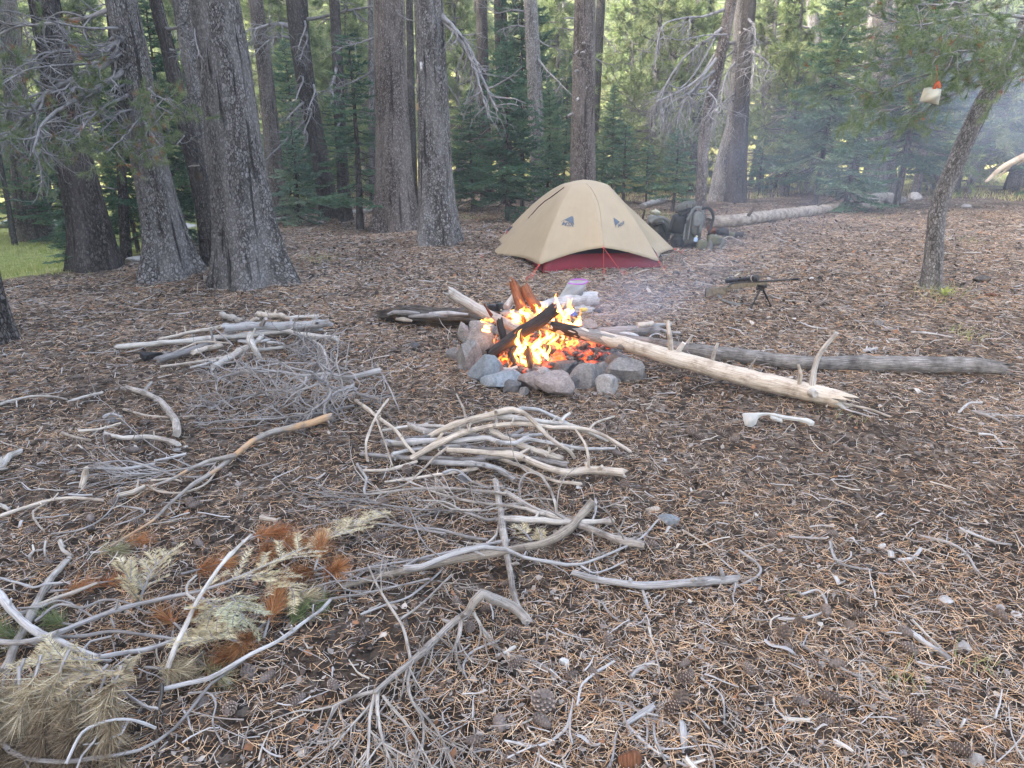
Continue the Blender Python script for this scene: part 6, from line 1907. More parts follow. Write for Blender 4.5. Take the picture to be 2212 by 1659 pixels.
# ---- split wood pile on the left
GW = 'sticks of the firewood pile on the left'
for (lab, pts, r, mat, zo) in (
    ('longest pale pole of the left wood pile, lying across its front', [(120, 370), (560, 345), (900, 310), (1300, 270), (1420, 295), (1690, 315)], (19, 15), 'white', [.02, .04, .05, .05, .04, .02]),
    ('thickest pale short log on top of the left wood pile', [(925, 250), (1250, 222), (1610, 195)], (33, 27), 'silver', .10),
    ('pale log under the thickest one at the back of the left wood pile', [(960, 300), (1250, 265), (1470, 245), (1550, 240)], (24, 22), 'silver', .03),
    ('tan bare stick sticking out to the left behind the longest pole', [(410, 325), (560, 300), (700, 265), (950, 215)], (10, 14), 'tan', .03),
    ('short pale block end behind the left wood pile', [(850, 155), (1000, 192)], (22, 18), 'white', .01),
    ('splintered tan stick at the back right of the left wood pile', [(1130, 150), (1250, 160), (1370, 182)], (20, 14), 'tan', .01),
    ('thin pale stick behind the splintered tan one', [(1300, 165), (1430, 158), (1550, 150)], (10, 13), 'white', .0),
    ('dark grey weathered stick at the front left of the wood pile', [(430, 465), (600, 410), (760, 360), (930, 270)], (25, 22), 'grey', .02),
    ('short yellow split piece in front of the longest pole', [(650, 418), (760, 392), (850, 370)], (18, 20), 'tan', .02),
    ('white forked stick crossing the front of the left wood pile', [(800, 510), (900, 455), (1000, 400), (1080, 360), (1150, 312)], (24, 17), 'white', [.01, .03, .07, .10, .11]),
    ('short white stick standing crosswise over the white forked stick', [(1050, 295), (1080, 370), (1120, 460)], (23, 19), 'white', [.16, .13, .03]),
    ('thin tan stick at the very front of the left wood pile', [(420, 522), (700, 485), (870, 455), (1050, 400)], (8, 10), 'tan', .02),
    ('thin white stick beside the tan one at the front of the wood pile', [(640, 530), (770, 490), (900, 440)], (7, 8), 'white', .02),
    ('pale rounded stick at the right front of the left wood pile', [(1110, 412), (1210, 395), (1310, 380)], 14, 'white', .02),
    ('short pale billet right of the crosswise stick', [(1200, 345), (1310, 360)], 11, 'silver', .02),
    ('thin grey twig leaning over the left wood pile', [(770, 215), (860, 290), (940, 370)], (4, 6), 'twig', [.13, .11, .08]),
    ('thin bent twig in front of the longest pole', [(500, 420), (600, 380), (720, 342), (920, 350)], (5, 6), 'tan', [.03, .05, .08, .08]),
    ('pale billet lying under the middle of the left wood pile', [(980, 340), (1080, 345), (1190, 330)], 14, 'silver', .01),
    ('small cut yellow end behind the thickest log', [(1080, 182), (1135, 180)], 13, 'tan', .03),
    ('tiny pale stick standing upright at the back of the crosswise stick', [(1278, 345), (1284, 305)], 6, 'white', [.02, .09])):
    st('firewood_stick', lab, zA, pts, r, mat, zo, GW)
V, Ft = rock_mb((.19, .12, .09), 77); g = G(*zA(340, 475)); mb = MB(); mb.add(V + np.array([g.x, g.y, g.z + .035]), Ft)
m_char = mat_plain('charcoal', (.012, .012, .013), .6, .4, 30, .4, .8, .01)
tag(mb.build('charcoal_lump', m_char, origin=g), 'black lump of charcoal left of the wood pile', 'charcoal')

# ---- brush pile of thin grey branches
GB = 'branches of the tangled grey brush pile'
tw = dict(n=14, L=.34, rr=.0062, curl=.85, bias=(-.4, -.1, .05), along=.5, up=-.02, zmin=.012, levels=2, sub=2)
for (lab, pts, r, zo, forks, nn) in (
    ('thick knobbly grey branch on top of the brush pile, its butt pointing right', [(1985, 555), (1830, 585), (1740, 592), (1600, 570), (1450, 582), (1300, 560), (1100, 555), (950, 565), (830, 610)], (21, 5), [.14, .15, .16, .17, .17, .16, .14, .10, .05],
     [([(1590, 590), (1540, 650), (1400, 700), (1330, 770)], (13, 6), [.16, .15, .12, .08]), ([(1470, 585), (1450, 650), (1350, 690), (1150, 702), (980, 790)], (12, 4), [.16, .15, .13, .09, .03]),
      ([(1600, 590), (1640, 700), (1600, 770), (1480, 850), (1300, 890)], (13, 5), [.16, .14, .12, .08, .03])], 22),
    ('grey forked branch at the right end of the brush pile', [(1780, 600), (1800, 660), (1680, 710), (1620, 770), (1600, 850), (1640, 930)], (13, 6), [.12, .12, .11, .09, .05, .02],
     [([(1800, 660), (1850, 720), (1950, 752), (2000, 790)], (11, 4), [.12, .1, .06, .02])], 16),
    ('curled thin branch looping round the left end of the brush pile', [(1200, 560), (1000, 570), (850, 600), (822, 690), (900, 785), (960, 830)], (8, 4), [.10, .10, .09, .08, .05, .02], [], 14),
    ('arched brown twig spray at the back of the brush pile', [(1360, 365), (1480, 332), (1580, 380), (1620, 470), (1640, 550)], (9, 7), [.05, .12, .14, .12, .06], [([(1310, 375), (1380, 400), (1450, 440)], (7, 4), .05), ([(1480, 332), (1560, 420), (1500, 480)], (6, 4), .06)], 22),
    ('low flat branch under the brush pile running left', [(1500, 770), (1300, 740), (1100, 720), (900, 760), (780, 830)], (8, 4), .03, [], 20),
    ('long thin branch along the front edge of the brush pile', [(1800, 800), (1500, 870), (1200, 900), (950, 905), (700, 930)], (10, 4), .02, [], 16),
    ('thin grey branch behind the knobbly one in the brush pile', [(1750, 540), (1500, 500), (1250, 500), (1050, 540)], (8, 4), .04, [], 18),
    ('dark thin stick arching over the right end of the brush pile', [(1990, 545), (2040, 620), (2090, 720), (2140, 845)], (7, 4), [.05, .14, .12, .02], [([(2040, 620), (1900, 560), (1820, 515)], (4, 3), .12)], 4)):
    st('brush_branch', lab, zA, pts, r, 'twig', zo, GB, 'branch', forks, dict(tw, n=nn))
# long pole with peeling bark
st('peeling_pole', 'long slim pole with peeling orange bark running diagonally below the brush pile', zB, [(2360, 420), (2212, 478), (1960, 540), (1820, 600), (1720, 665), (1640, 720), (1540, 800), (1420, 880), (1300, 980), (1200, 1070), (1100, 1170), (950, 1260), (800, 1350)], (26, 6), 'orange', .03, None, 'pole',
   [([(1690, 700), (1520, 735), (1360, 800), (1240, 870), (1090, 920)], (18, 8), .05), ([(1300, 1000), (1280, 1080), (1200, 1130)], (6, 4), .02)])
st('curved_stick', 'thin tan hooked stick curving beneath the peeling pole', zB, [(1080, 930), (1150, 962), (1300, 970), (1450, 920), (1535, 840), (1545, 790)], (8, 6), 'tan', .02)
GL = 'loose sticks scattered on the left'
for (lab, pts, r, mat, zo, forks) in (
    ('speckled crooked branch with a short fork lying below the wood pile', [(915, 205), (1050, 262), (1150, 320), (1220, 380), (1268, 450), (1268, 540)], (16, 28), 'speck', .02, [([(1030, 245), (1060, 210), (1088, 178)], (14, 12), .05)]),
    ('pale bent stick right of the fork of loose sticks, with a broken right end', [(760, 545), (900, 572), (1050, 568), (1200, 592), (1275, 612)], (13, 19), 'white', .01, []),
    ('long thin pale stick reaching in from the left edge', [(-40, 345), (0, 330), (120, 290), (250, 268), (400, 276), (480, 292)], (10, 7), 'white', .02, [([(120, 290), (118, 320), (122, 350)], (6, 4), .01)]),
    ('short pale stick continuing the long thin one', [(490, 305), (600, 275), (725, 243)], (8, 10), 'white', .02, []),
    ('brown tapered stick between the dark stone and the short tan twig', [(570, 520), (720, 500), (870, 470)], (11, 8), 'tan', .01, []),
    ('short tan twig left of the pale bent stick', [(440, 540), (530, 570), (640, 590)], (11, 9), 'tan', .01, []),
    ('thin tan stick passing under the speckled crooked branch', [(890, 365), (1050, 410), (1230, 425), (1410, 415)], (9, 7), 'tan', .0, []),
    ('whitish round stick at the left edge above the fallen twigs', [(-60, 830), (0, 770), (60, 710), (150, 655)], (24, 20), 'white', .01, []),
    ('stubby tan stick standing on end left of the twig heap', [(575, 920), (600, 840), (620, 790)], (22, 17), 'tan', [.0, .04, .08], []),
    ('split pale yellow stick below the twig heap', [(855, 990), (950, 962), (1040, 930)], (15, 18), 'tan', .01, []),
    ('rounded bluish stick lying in the twig heap', [(720, 790), (900, 792), (1110, 765)], (13, 14), 'silver', .02, []),
    ('slim bluish stick at the upper right of the twig heap', [(1110, 742), (1230, 715), (1335, 690)], (8, 10), 'silver', .02, []),
    ('long pale stick at the left edge with a dangling fork', [(-40, 1150), (0, 1135), (200, 1070), (380, 1020), (530, 1005), (735, 1018)], (13, 10), 'tan', .02, [([(380, 1020), (300, 1060), (238, 1102), (268, 1190), (318, 1246)], (9, 7), .01), ([(380, 1020), (420, 970)], (7, 5), .03)]),
    ('short pale stub at the left edge beside the long pale stick', [(-40, 1040), (0, 1060), (72, 1100)], (15, 12), 'white', .01, []),
    ('pale curved stick hugging the dark stone on the left', [(752, 425), (800, 398), (880, 412)], (11, 10), 'silver', .05, []),
    ('thin grey twig sweeping up right below the long pale stick', [(370, 1265), (560, 1240), (700, 1180), (800, 1090), (850, 1000), (855, 930)], (6, 4), 'twig', .02, []),
    ('bent white bone like stick above the lower boughs', [(440, 1310), (452, 1380), (510, 1432)], (15, 11), 'white', .01, []),
    ('tiny straight white stick left of the bent white one', [(320, 1318), (322, 1422)], 8, 'white', .01, []),
    ('small three pronged white twig at the left', [(215, 1425), (245, 1385), (292, 1380)], (9, 6), 'white', .01, [([(245, 1385), (236, 1345)], (8, 6), .01)]),
    ('thin grey stick across the twig heap', [(690, 760), (900, 740), (1120, 800), (1300, 850), (1480, 855)], (7, 6), 'twig', .03, []),
    ('thin tan stick low in the twig heap', [(1090, 880), (1230, 870), (1310, 885)], (8, 7), 'tan', .01, []),
    ('thin grey twig above the twig heap', [(500, 985), (590, 985), (660, 980)], (9, 7), 'silver', .01, []),
    ('thin forked grey twig at the lower end of the peeling pole', [(840, 1060), (1000, 1080), (1040, 1110), (950, 1160), (830, 1200)], (7, 5), 'twig', .01, [])):
    st('loose_stick', lab, zB, pts, r, mat, zo, GL, 'stick', forks)
st('twig_bundle', 'flat heap of thin dark twigs left of the peeling pole', zB, [(1550, 760), (1300, 800), (1000, 840), (800, 850)], (7, 4), 'twig', .02, None, 'twigs', [], dict(n=20, L=.5, rr=.0045, curl=.4, bias=(-.8, -.1, 0), along=.6, up=-.05, zmin=.01, levels=2, sub=2))

# ---- central branch pile
GC = 'branches of the central pile'
for (lab, pts, r, mat, zo, forks) in (
    ('pale branch arching over the whole central pile, tips at lower right', [(545, 375), (700, 290), (850, 235), (950, 215), (1080, 203), (1250, 225), (1430, 235), (1550, 290), (1640, 345)], (15, 8), 'tan', [.03, .12, .17, .19, .2, .17, .13, .07, .01], [([(950, 215), (965, 195), (960, 170)], (8, 6), .2), ([(1040, 205), (1048, 170)], (6, 5), .21), ([(1430, 235), (1470, 195), (1560, 165)], (7, 5), [.13, .12, .08])]),
    ('highest pale branch of the central pile, humped at its middle', [(645, 260), (800, 190), (960, 150), (1040, 130), (1100, 150), (1180, 230), (1260, 300), (1330, 340), (1352, 372)], (15, 9), 'tan', [.1, .2, .25, .27, .25, .18, .12, .05, .01], [([(1330, 340), (1365, 322)], (7, 5), .05)]),
    ('thick pale branch under the humped one', [(790, 212), (950, 180), (1200, 190), (1300, 196), (1420, 240), (1520, 290)], (15, 9), 'white', [.12, .18, .17, .15, .1, .03], [([(1290, 190), (1310, 165), (1335, 150)], (10, 7), .17)]),
    ('grey curved branch at the back top of the central pile', [(970, 152), (1070, 135), (1165, 132), (1250, 165), (1350, 218)], (11, 8), 'silver', [.22, .22, .2, .16, .1], []),
    ('grey branch with a sawn yellow tip in the middle of the central pile', [(395, 285), (470, 300), (550, 295), (650, 285), (800, 280), (900, 275), (985, 302)], (15, 14), 'silver', [.02, .05, .08, .1, .12, .13, .13], []),
    ('straight tan branch slanting down to the right inside the central pile', [(940, 245), (1080, 300), (1200, 350), (1290, 387)], (15, 17), 'tan', [.14, .1, .05, .01], []),
    ('thickest pale branch at the front of the central pile, blunt end at right', [(715, 345), (880, 355), (1060, 370), (1200, 420), (1320, 445), (1430, 436), (1595, 455)], (13, 22), 'tan', [.08, .09, .08, .06, .04, .03, .01], [([(1430, 430), (1428, 370), (1410, 300), (1360, 228)], (8, 5), [.05, .12, .16, .18]), ([(1425, 420), (1412, 398)], (11, 7), .06)]),
    ('bluish branch at the lower front of the central pile', [(635, 402), (800, 404), (930, 420), (1000, 452), (1045, 485)], (13, 15), 'silver', [.02, .04, .04, .02, .0], []),
    ('dark straight branch at the bottom left of the central pile', [(280, 358), (500, 368), (700, 374), (900, 382)], (11, 14), 'grey', .02, []),
    ('grey straight branch below the thickest pale one', [(880, 372), (1100, 382), (1312, 406)], (13, 15), 'grey', .02, []),
    ('tan twiggy branch lowest at the right of the central pile', [(960, 378), (1100, 422), (1250, 487), (1385, 506)], (9, 9), 'tan', .01, []),
    ('short stub branch at the upper left of the central pile', [(518, 198), (600, 235), (700, 242)], (15, 17), 'speck', [.12, .1, .08], []),
    ('thin pale stick at the far left of the central pile', [(380, 237), (560, 215), (790, 222)], (8, 10), 'white', .09, []),
    ('thin bluish stick under the left side of the central pile', [(440, 355), (560, 332), (750, 318), (830, 330)], (9, 11), 'silver', .05, []),
    ('tan twig crossing steeply at the left of the central pile', [(250, 90), (350, 165), (450, 230), (500, 300), (545, 348)], (9, 8), 'tan', [.02, .10, .14, .1, .05], []),
    ('tan upright twig at the left of the central pile', [(305, 388), (298, 300), (350, 170), (412, 75)], (7, 6), 'tan', [.0, .08, .12, .05], [([(350, 175), (385, 270), (432, 412)], (6, 4), [.12, .09, .01])]),
    ('thin tan stick on the ground left of the central pile', [(280, 436), (420, 435), (555, 404)], (7, 9), 'tan', .01, []),
    ('short grey stick lying across the middle of the central pile', [(970, 306), (1050, 292), (1125, 275)], (11, 12), 'silver', .14, []),
    ('thin forked grey twig at the right of the central pile', [(1110, 285), (1250, 300), (1400, 325), (1560, 332)], (10, 7), 'silver', [.1, .08, .05, .01], []),
    ('long thin tan twig in front left of the central pile', [(400, 498), (640, 462), (860, 435)], (6, 9), 'tan', .01, [([(650, 470), (655, 505)], (5, 4), .0)]),
    ('thin upright twig rising behind the central pile', [(822, 238), (790, 120), (760, 50)], (7, 4), 'tan', [.2, .15, .02], [([(822, 238), (840, 190), (920, 150)], (5, 4), [.2, .2, .16])]),
    ('grey stick buried in the heart of the central pile', [(455, 280), (560, 275), (720, 255), (1000, 262), (1095, 232)], (9, 11), 'grey', .08, []),
    ('pale stick end pointing up at the back of the central pile', [(745, 225), (800, 240), (850, 232)], (12, 10), 'white', .15, []),
    ('dark flat stick below the centre of the central pile', [(760, 310), (900, 325), (1000, 330), (1060, 338)], (12, 10), 'grey', .05, []),
    ('bluish stick at the back right of the central pile', [(1010, 262), (1100, 262), (1210, 252)], (9, 9), 'silver', .08, []),
    ('curved thin twig dropping left of the front thick branch', [(720, 320), (640, 380), (560, 460), (480, 520), (300, 550)], (7, 4), 'tan', [.1, .06, .02, .01, .01], [])):
    st('pile_branch', lab, zC, pts, r, mat, zo, GC, 'branch', forks)

# ---- branches between the central pile and the camera
GD = 'loose branches in the foreground'
tw2 = dict(n=16, L=.34, rr=.0042, curl=.45, bias=(-.7, 0, .02), along=.5, up=-.03, zmin=.008, levels=2, sub=3)
st('forked_branch', 'long grey branch pointing lower right, its fine twigs fanning left', zC, [(1010, 540), (1150, 625), (1270, 670), (1400, 720), (1550, 780), (1712, 820)], (13, 20), 'speck', [.06, .05, .04, .03, .02, .01], GD, 'branch',
   [([(1010, 560), (900, 545), (700, 530), (500, 536), (300, 560), (90, 545)], (10, 4), [.06, .06, .05, .04, .03, .02]), ([(1200, 660), (1050, 620), (850, 600), (680, 560), (480, 480)], (10, 4), [.05, .05, .05, .04, .03]),
    ([(1270, 660), (1250, 570), (1190, 470), (1120, 452), (1078, 510), (1085, 580)], (8, 4), [.05, .07, .06, .05, .04, .02]), ([(880, 640), (780, 640), (700, 600), (560, 590)], (8, 4), .04)], dict(tw2, n=14, sub=2))
st('white_branch', 'smooth white broken branch crossing under the long grey one', zC, [(968, 682), (1100, 690), (1300, 706), (1450, 700), (1545, 692)], (19, 11), 'white', .03, GD, 'branch', [([(980, 690), (960, 770), (915, 810)], (8, 6), .02)])
st('dark_bough', 'long dark bough curving from lower left up to a blunt right end', zC, [(180, 1040), (400, 980), (700, 912), (950, 862), (1100, 832), (1230, 800), (1330, 740), (1452, 605)], (15, 22), 'brown', [.01, .02, .03, .04, .04, .04, .04, .03], GD, 'branch')
st('wavy_white_branch', 'wavy white branch resting on the dark bough, thin tip to the right', zC, [(495, 938), (580, 930), (700, 880), (900, 830), (1010, 842), (1100, 882), (1250, 906), (1390, 916), (1600, 835), (1700, 780), (1782, 690)], (16, 4), 'silver', [.04, .06, .08, .10, .09, .06, .03, .01, .02, .01, .01], GD, 'branch', [([(840, 845), (900, 872)], (6, 4), .08)])
st('upright_pole', 'speckled crooked pole running straight towards the camera through the foreground branches', zC, [(950, 500), (975, 620), (990, 720), (1020, 850), (1038, 960), (1045, 1040), (1060, 1100), (1100, 1195)], (17, 15), 'speck', [.02, .02, .02, .02, .02, .03, .03, .02], GD, 'branch')
st('bluish_stick', 'smooth bluish curved stick lying alone in the right foreground', zC, [(1340, 950), (1450, 985), (1600, 1015), (1750, 1022), (1950, 1002), (2168, 970)], (15, 21), 'silver', .01, GD, 'stick', [([(1640, 1005), (1642, 990)], (9, 7), .03), ([(2110, 975), (2105, 945)], (14, 9), .03)])
for (lab, pts, r, mat, zo) in (('dark thin twig left of the white broken branch', [(680, 590), (780, 640), (920, 692), (960, 680)], (6, 9), 'grey', .03), ('grey scaly twig left of the upright pole', [(560, 730), (700, 750), (850, 785), (912, 796)], (6, 9), 'twig', .02),
                               ('long thin twig above the dark bough', [(420, 970), (560, 890), (750, 852), (990, 802), (1022, 800)], (6, 9), 'twig', .03), ('thin white twig below the dark bough', [(270, 1172), (400, 1120), (520, 1080), (640, 990), (682, 950)], (6, 5), 'silver', .01),
                               ('thin twig right of the blunt dark bough end', [(1450, 690), (1468, 640), (1465, 585)], (5, 5), 'silver', .02), ('thin arching twig right of the wavy white branch', [(1390, 925), (1450, 962), (1530, 945), (1620, 900)], (6, 4), 'silver', .01),
                               ('thin grey twig at the left foot of the central pile', [(255, 412), (300, 480), (290, 540), (310, 580)], (7, 5), 'twig', .02), ('thin twig below the bluish pile branch', [(690, 450), (760, 440), (850, 500), (930, 530)], (7, 6), 'silver', .02)):
    st('thin_twig', lab, zC, pts, r, mat, zo, 'thin twigs in the foreground', 'twig')
st('root_branch', 'gnarled root like branch at the bottom, spreading into a fan of bare twigs', zE, [(1060, 300), (960, 230), (860, 200), (800, 175), (750, 220), (725, 280), (640, 340), (560, 420), (450, 520), (330, 610), (230, 690)], (28, 14), 'speck', [.01, .04, .09, .13, .10, .06, .04, .03, .03, .03, .03], GD, 'branch',
   [([(690, 320), (685, 380), (660, 455)], (15, 11), [.05, .04, .01]), ([(760, 270), (790, 320), (812, 365)], (10, 7), [.05, .03, .0]), ([(230, 690), (120, 720), (0, 770), (-120, 800)], (12, 5), .02), ([(420, 520), (380, 350), (300, 220), (240, 120), (190, 10)], (10, 5), [.04, .06, .06, .05, .03]),
    ([(365, 300), (480, 220), (640, 60)], (8, 4), [.06, .05, .03]), ([(420, 540), (405, 640), (430, 750), (482, 830), (490, 950), (440, 1110)], (10, 7), .02), ([(430, 750), (560, 900), (660, 1110)], (8, 5), .02),
    ([(240, 690), (240, 800), (270, 960), (330, 1110)], (13, 7), .02), ([(230, 700), (200, 830), (190, 1110)], (12, 7), .02), ([(240, 720), (100, 880), (0, 1000)], (9, 4), .02), ([(270, 720), (420, 900), (480, 1000), (540, 1110)], (9, 4), .02)],
   dict(n=12, L=.26, rr=.0032, curl=.3, bias=(-.1, -.7, 0), along=.6, up=-.03, zmin=.008, levels=2, sub=2, t0=.5))

# ---- loose twigs of the right foreground
GR = 'single twigs on the right hand ground'
for (lab, zf, pts, r, mat) in (
    ('pale twig bent like a smile, upper middle of the right hand ground', zF, [(585, 110), (600, 160), (640, 190), (725, 205)], (5, 4), 'silver'), ('thin pale twig near the right edge, level with the bluish stick', zF, [(1045, 65), (1100, 85), (1160, 105), (1220, 115)], (6, 4), 'silver'),
    ('long bent grey twig descending left of the right edge', zF, [(905, 85), (1000, 110), (1060, 145), (1105, 215)], (5, 4), 'twig'), ('grey hooked twig right of the bluish stick', zF, [(405, 380), (480, 376), (550, 355), (566, 320), (540, 275), (480, 290)], (5, 4), 'silver'),
    ('bleached split stick low on the right hand ground', zF, [(862, 428), (930, 470), (1000, 518)], (11, 8), 'silver'), ('slim white stick right beside the bleached split stick', zF, [(875, 385), (930, 440), (992, 500)], (5, 4), 'white'),
    ('straight tan twig in the lower right', zF, [(700, 535), (750, 600), (805, 672)], (5, 4), 'tan'), ('long thin grey twig sloping across the lower right', zF, [(480, 470), (620, 550), (720, 610), (782, 666)], (4, 5), 'twig'),
    ('short upright looking grey twig in the lower right', zF, [(690, 505), (688, 580), (690, 652)], (3, 3), 'twig'), ('short pale peg near the lowest cones on the right', zF, [(418, 733), (505, 737)], (8, 7), 'white'),
    ('short pale stick near the bottom right', zF, [(600, 805), (660, 845)], (8, 7), 'white'), ('forked grey twig right of the bluish stick end', zF, [(262, 138), (330, 190), (318, 232), (225, 275)], (5, 4), 'twig'), ('thin straight grey twig above the smile shaped one', zF, [(440, 90), (570, 95)], (4, 4), 'twig'),
    ('thin twig beside the flat bark strip', zF, [(60, 65), (150, 120), (215, 185)], (3, 3), 'tan'), ('pale knobbly stick near the upper right', zF, [(820, 165), (870, 160), (905, 135)], (7, 6), 'silver'),
    ('curved grey twig hooked round a cone near the bottom', zE, [(1292, 795), (1255, 900), (1150, 975), (1060, 985), (935, 960)], (9, 7), 'silver'), ('grey twig bent at an elbow in the bottom centre', zE, [(1512, 533), (1400, 610), (1340, 670), (1318, 770)], (8, 7), 'silver'),
    ('thin arched twig at the bottom right of centre', zE, [(1470, 735), (1580, 760), (1680, 830), (1700, 900), (1690, 1000)], (6, 6), 'twig'), ('thin twig sweeping to the bottom right', zE, [(1680, 835), (1800, 865), (1930, 940), (1985, 1020), (1965, 1080)], (7, 6), 'twig'),
    ('long white twig running to the bottom edge', zE, [(1575, 858), (1720, 1000), (1900, 1090), (2000, 1120)], (8, 9), 'silver'), ('thick blunt grey stub at the bottom right of centre', zE, [(1590, 865), (1650, 825), (1725, 778)], (13, 18), 'silver'),
    ('short knobbly grey stick right of the bottom centre', zE, [(1612, 612), (1650, 572), (1732, 535)], (11, 12), 'twig'), ('short white stick under the gnarled root branch', zE, [(890, 495), (992, 460)], (9, 10), 'white'), ('thin white twig right under the bluish stick', zE, [(1672, 145), (1690, 200), (1702, 248)], (8, 8), 'silver'),
    ('thin white curved twig below the bluish stick', zE, [(1710, 320), (1715, 380), (1736, 440)], (6, 5), 'white'), ('looping thin twig right of the gnarled root branch', zE, [(960, 510), (1100, 535), (1180, 590), (1192, 650), (1140, 722)], (5, 5), 'twig'),
    ('thin bow shaped twig below the gnarled root branch', zE, [(890, 420), (760, 470), (710, 530), (710, 590), (745, 652)], (6, 5), 'silver'), ('thin twig at the right of the bottom centre cones', zE, [(1990, 620), (2100, 720), (2112, 870)], (5, 6), 'silver'), ('thin dark twig left below the bluish stick', zE, [(1455, 210), (1500, 280), (1580, 335)], (6, 5), 'twig'),
    ('pale thin twig under the black open cone', zE, [(908, 880), (1030, 862), (1092, 832)], (6, 5), 'white'), ('thin wavy twig at the bottom edge', zE, [(760, 1022), (850, 1003), (960, 1048)], (6, 5), 'twig'), ('thin white twig near the bottom edge', zE, [(1530, 920), (1515, 1040), (1490, 1100)], (6, 6), 'silver'),
    ('thick white branch end cut by the bottom edge', zE, [(1915, 1055), (1980, 1120), (2050, 1180)], (15, 20), 'white'), ('grey thin twig across the peg sized chip at the bottom', zE, [(1730, 868), (1745, 960), (1810, 1090)], (7, 7), 'silver'),
    ('thin stick trailing from the splintered end of the pale log', z7, [(1222, 742), (1340, 790), (1482, 832)], (6, 4), 'silver'), ('tan stick trailing from the splintered end of the pale log', z7, [(1270, 738), (1400, 770), (1530, 812)], (7, 6), 'tan'),
    ('thin forked twig between the rifle and the right edge', z7, [(1640, 385), (1740, 395), (1842, 412)], (5, 4), 'silver'), ('thin grey twig right of the rifle bipod', z7, [(1080, 340), (1140, 362), (1205, 370)], (4, 4), 'silver'), ('pale twig cluster stick right of the jaw bone', z7, [(1880, 792), (1930, 752), (1995, 745)], (6, 5), 'silver'),
    ('pale hooked twig at the right edge below the weathered log', z7, [(1985, 905), (2060, 912), (2102, 962)], (6, 5), 'silver'), ('short pale stick near the weathered log', z7, [(1400, 480), (1465, 468)], (7, 6), 'silver'), ('dark stick below the rotted log end', z7, [(1950, 790), (2030, 815), (2090, 845)], (9, 7), 'twig'), ('pale long stick at the right edge behind the cone chips', z7, [(1990, 800), (2100, 810), (2212, 815)], (5, 5), 'silver')):
    st('ground_twig', lab, zf, pts, r, mat, .0, GR, 'twig')

# ---- broken limb reaching in from the right edge
pts = [P(2131, 392, 6.6), P(2165, 362, 6.6), P(2212, 338, 6.6), P(2290, 300, 6.7), P(2400, 330, 6.8), P(2480, 500, 6.9)]
pts.append(Vector((pts[-1].x + .1, 6.95, gzf(pts[-1].x + .1, 6.95) + .02)))
log3('broken_limb', 'pale splintered limb poking in from the right edge', 'branch', pts, [.012, .026, .03, .035, .04, .045, .05], 'log', jag=1.2, rough=.06, sides=10,
     parts=[([pts[1] + Vector((.1, 0, .05)), pts[0] + Vector((.05, -.01, -.01))], [.014, .004], 'tan'), ([pts[2] + Vector((.05, 0, 0)), pts[1] + Vector((.1, -.04, .02))], [.014, .005], 'tan')])

# ------------------------------------------------------------------ dead boughs, lower left
CREAM = np.array([(0.70, 0.61, 0.40), (0.61, 0.51, 0.31), (0.76, 0.69, 0.50), (0.52, 0.43, 0.26)])
RUST = np.array([(0.40, 0.175, 0.07), (0.47, 0.225, 0.095), (0.32, 0.13, 0.055), (0.50, 0.28, 0.13)])
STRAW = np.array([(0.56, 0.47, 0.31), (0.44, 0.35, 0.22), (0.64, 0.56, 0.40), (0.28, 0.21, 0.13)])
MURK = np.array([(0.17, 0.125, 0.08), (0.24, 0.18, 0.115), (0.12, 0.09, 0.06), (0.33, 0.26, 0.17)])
GRNN = np.array([(0.15, 0.19, 0.08), (0.20, 0.23, 0.10)])


def fir_spray(mb_w, mb_n, path, r, n, L, cols, nl=.024, nw=.003, dens=800):
    """dead fir bough: side twigs in a flat spray, short needles in two rows"""
    q, rr = catmull(path, np.linspace(r, r * .35, len(path)), .03)
    tube(mb_w, q, rr, 7, rough=.05)
    T = norm(np.gradient(q, axis=0)); m = len(q)
    stems = [q[int(m * .3):]]
    for k in range(n):
        f = .2 + .78 * (k + rng.random()) / n; i = min(m - 2, int(f * (m - 1)))
        sd = norm(np.cross(T[i], (0, 0.25, 1))) * (1 if k % 2 else -1)
        d = T[i] * .75 + sd * .75 + rng.normal(size=3) * .1 + np.array([0, 0, .12])
        l = L * (1.1 - .55 * f) * (.7 + .5 * rng.random())
        s = grow(q[i], d, l, 6, .12, -.02, .01)
        tube(mb_w, s, np.linspace(.0028, .0014, len(s)), 4, cap=False)
        stems.append(s)
    for s in stems:
        ln = np.linalg.norm(s[-1] - s[0]); c = int(ln * dens)
        if c < 2: continue
        t = rng.random(c) * (len(s) - 1); j = np.minimum(t.astype(int), len(s) - 2)
        p = s[j] + (s[j + 1] - s[j]) * (t - j)[:, None]
        a = norm(s[j + 1] - s[j]); sdv = norm(np.cross(a, (0, .3, 1))) * rng.choice([-1., 1.], c)[:, None]
        cc = cols[rng.integers(0, len(cols))] * .5 + cols[rng.integers(0, len(cols), c)] * .5
        needles(mb_n, p, a * .55 + sdv * .8 + rng.normal(size=(c, 3)) * .12 + np.array([0, 0, .12]), nl * (.7 + .5 * rng.random(c)), nw, cc * (.8 + .35 * rng.random((c, 1))))


def dead_bough(name, label, zf, pts, r, zo, kind, n, L, cols, **k):
    P3, R3 = path3(zf, pts, r, zo)
    g = Vector(P3[0]); g.z = gzf(g.x, g.y)
    t = thing(name, label, 'bough', g, 'dead boughs in the lower left')
    w, nd = MB(), MB()
    fir_spray(w, nd, P3, R3[0], n, L, cols, **k)
    w.build('stem', WOOD['twig'], t); o = nd.build('needles', NEEDLE_MAT, t)
    return t


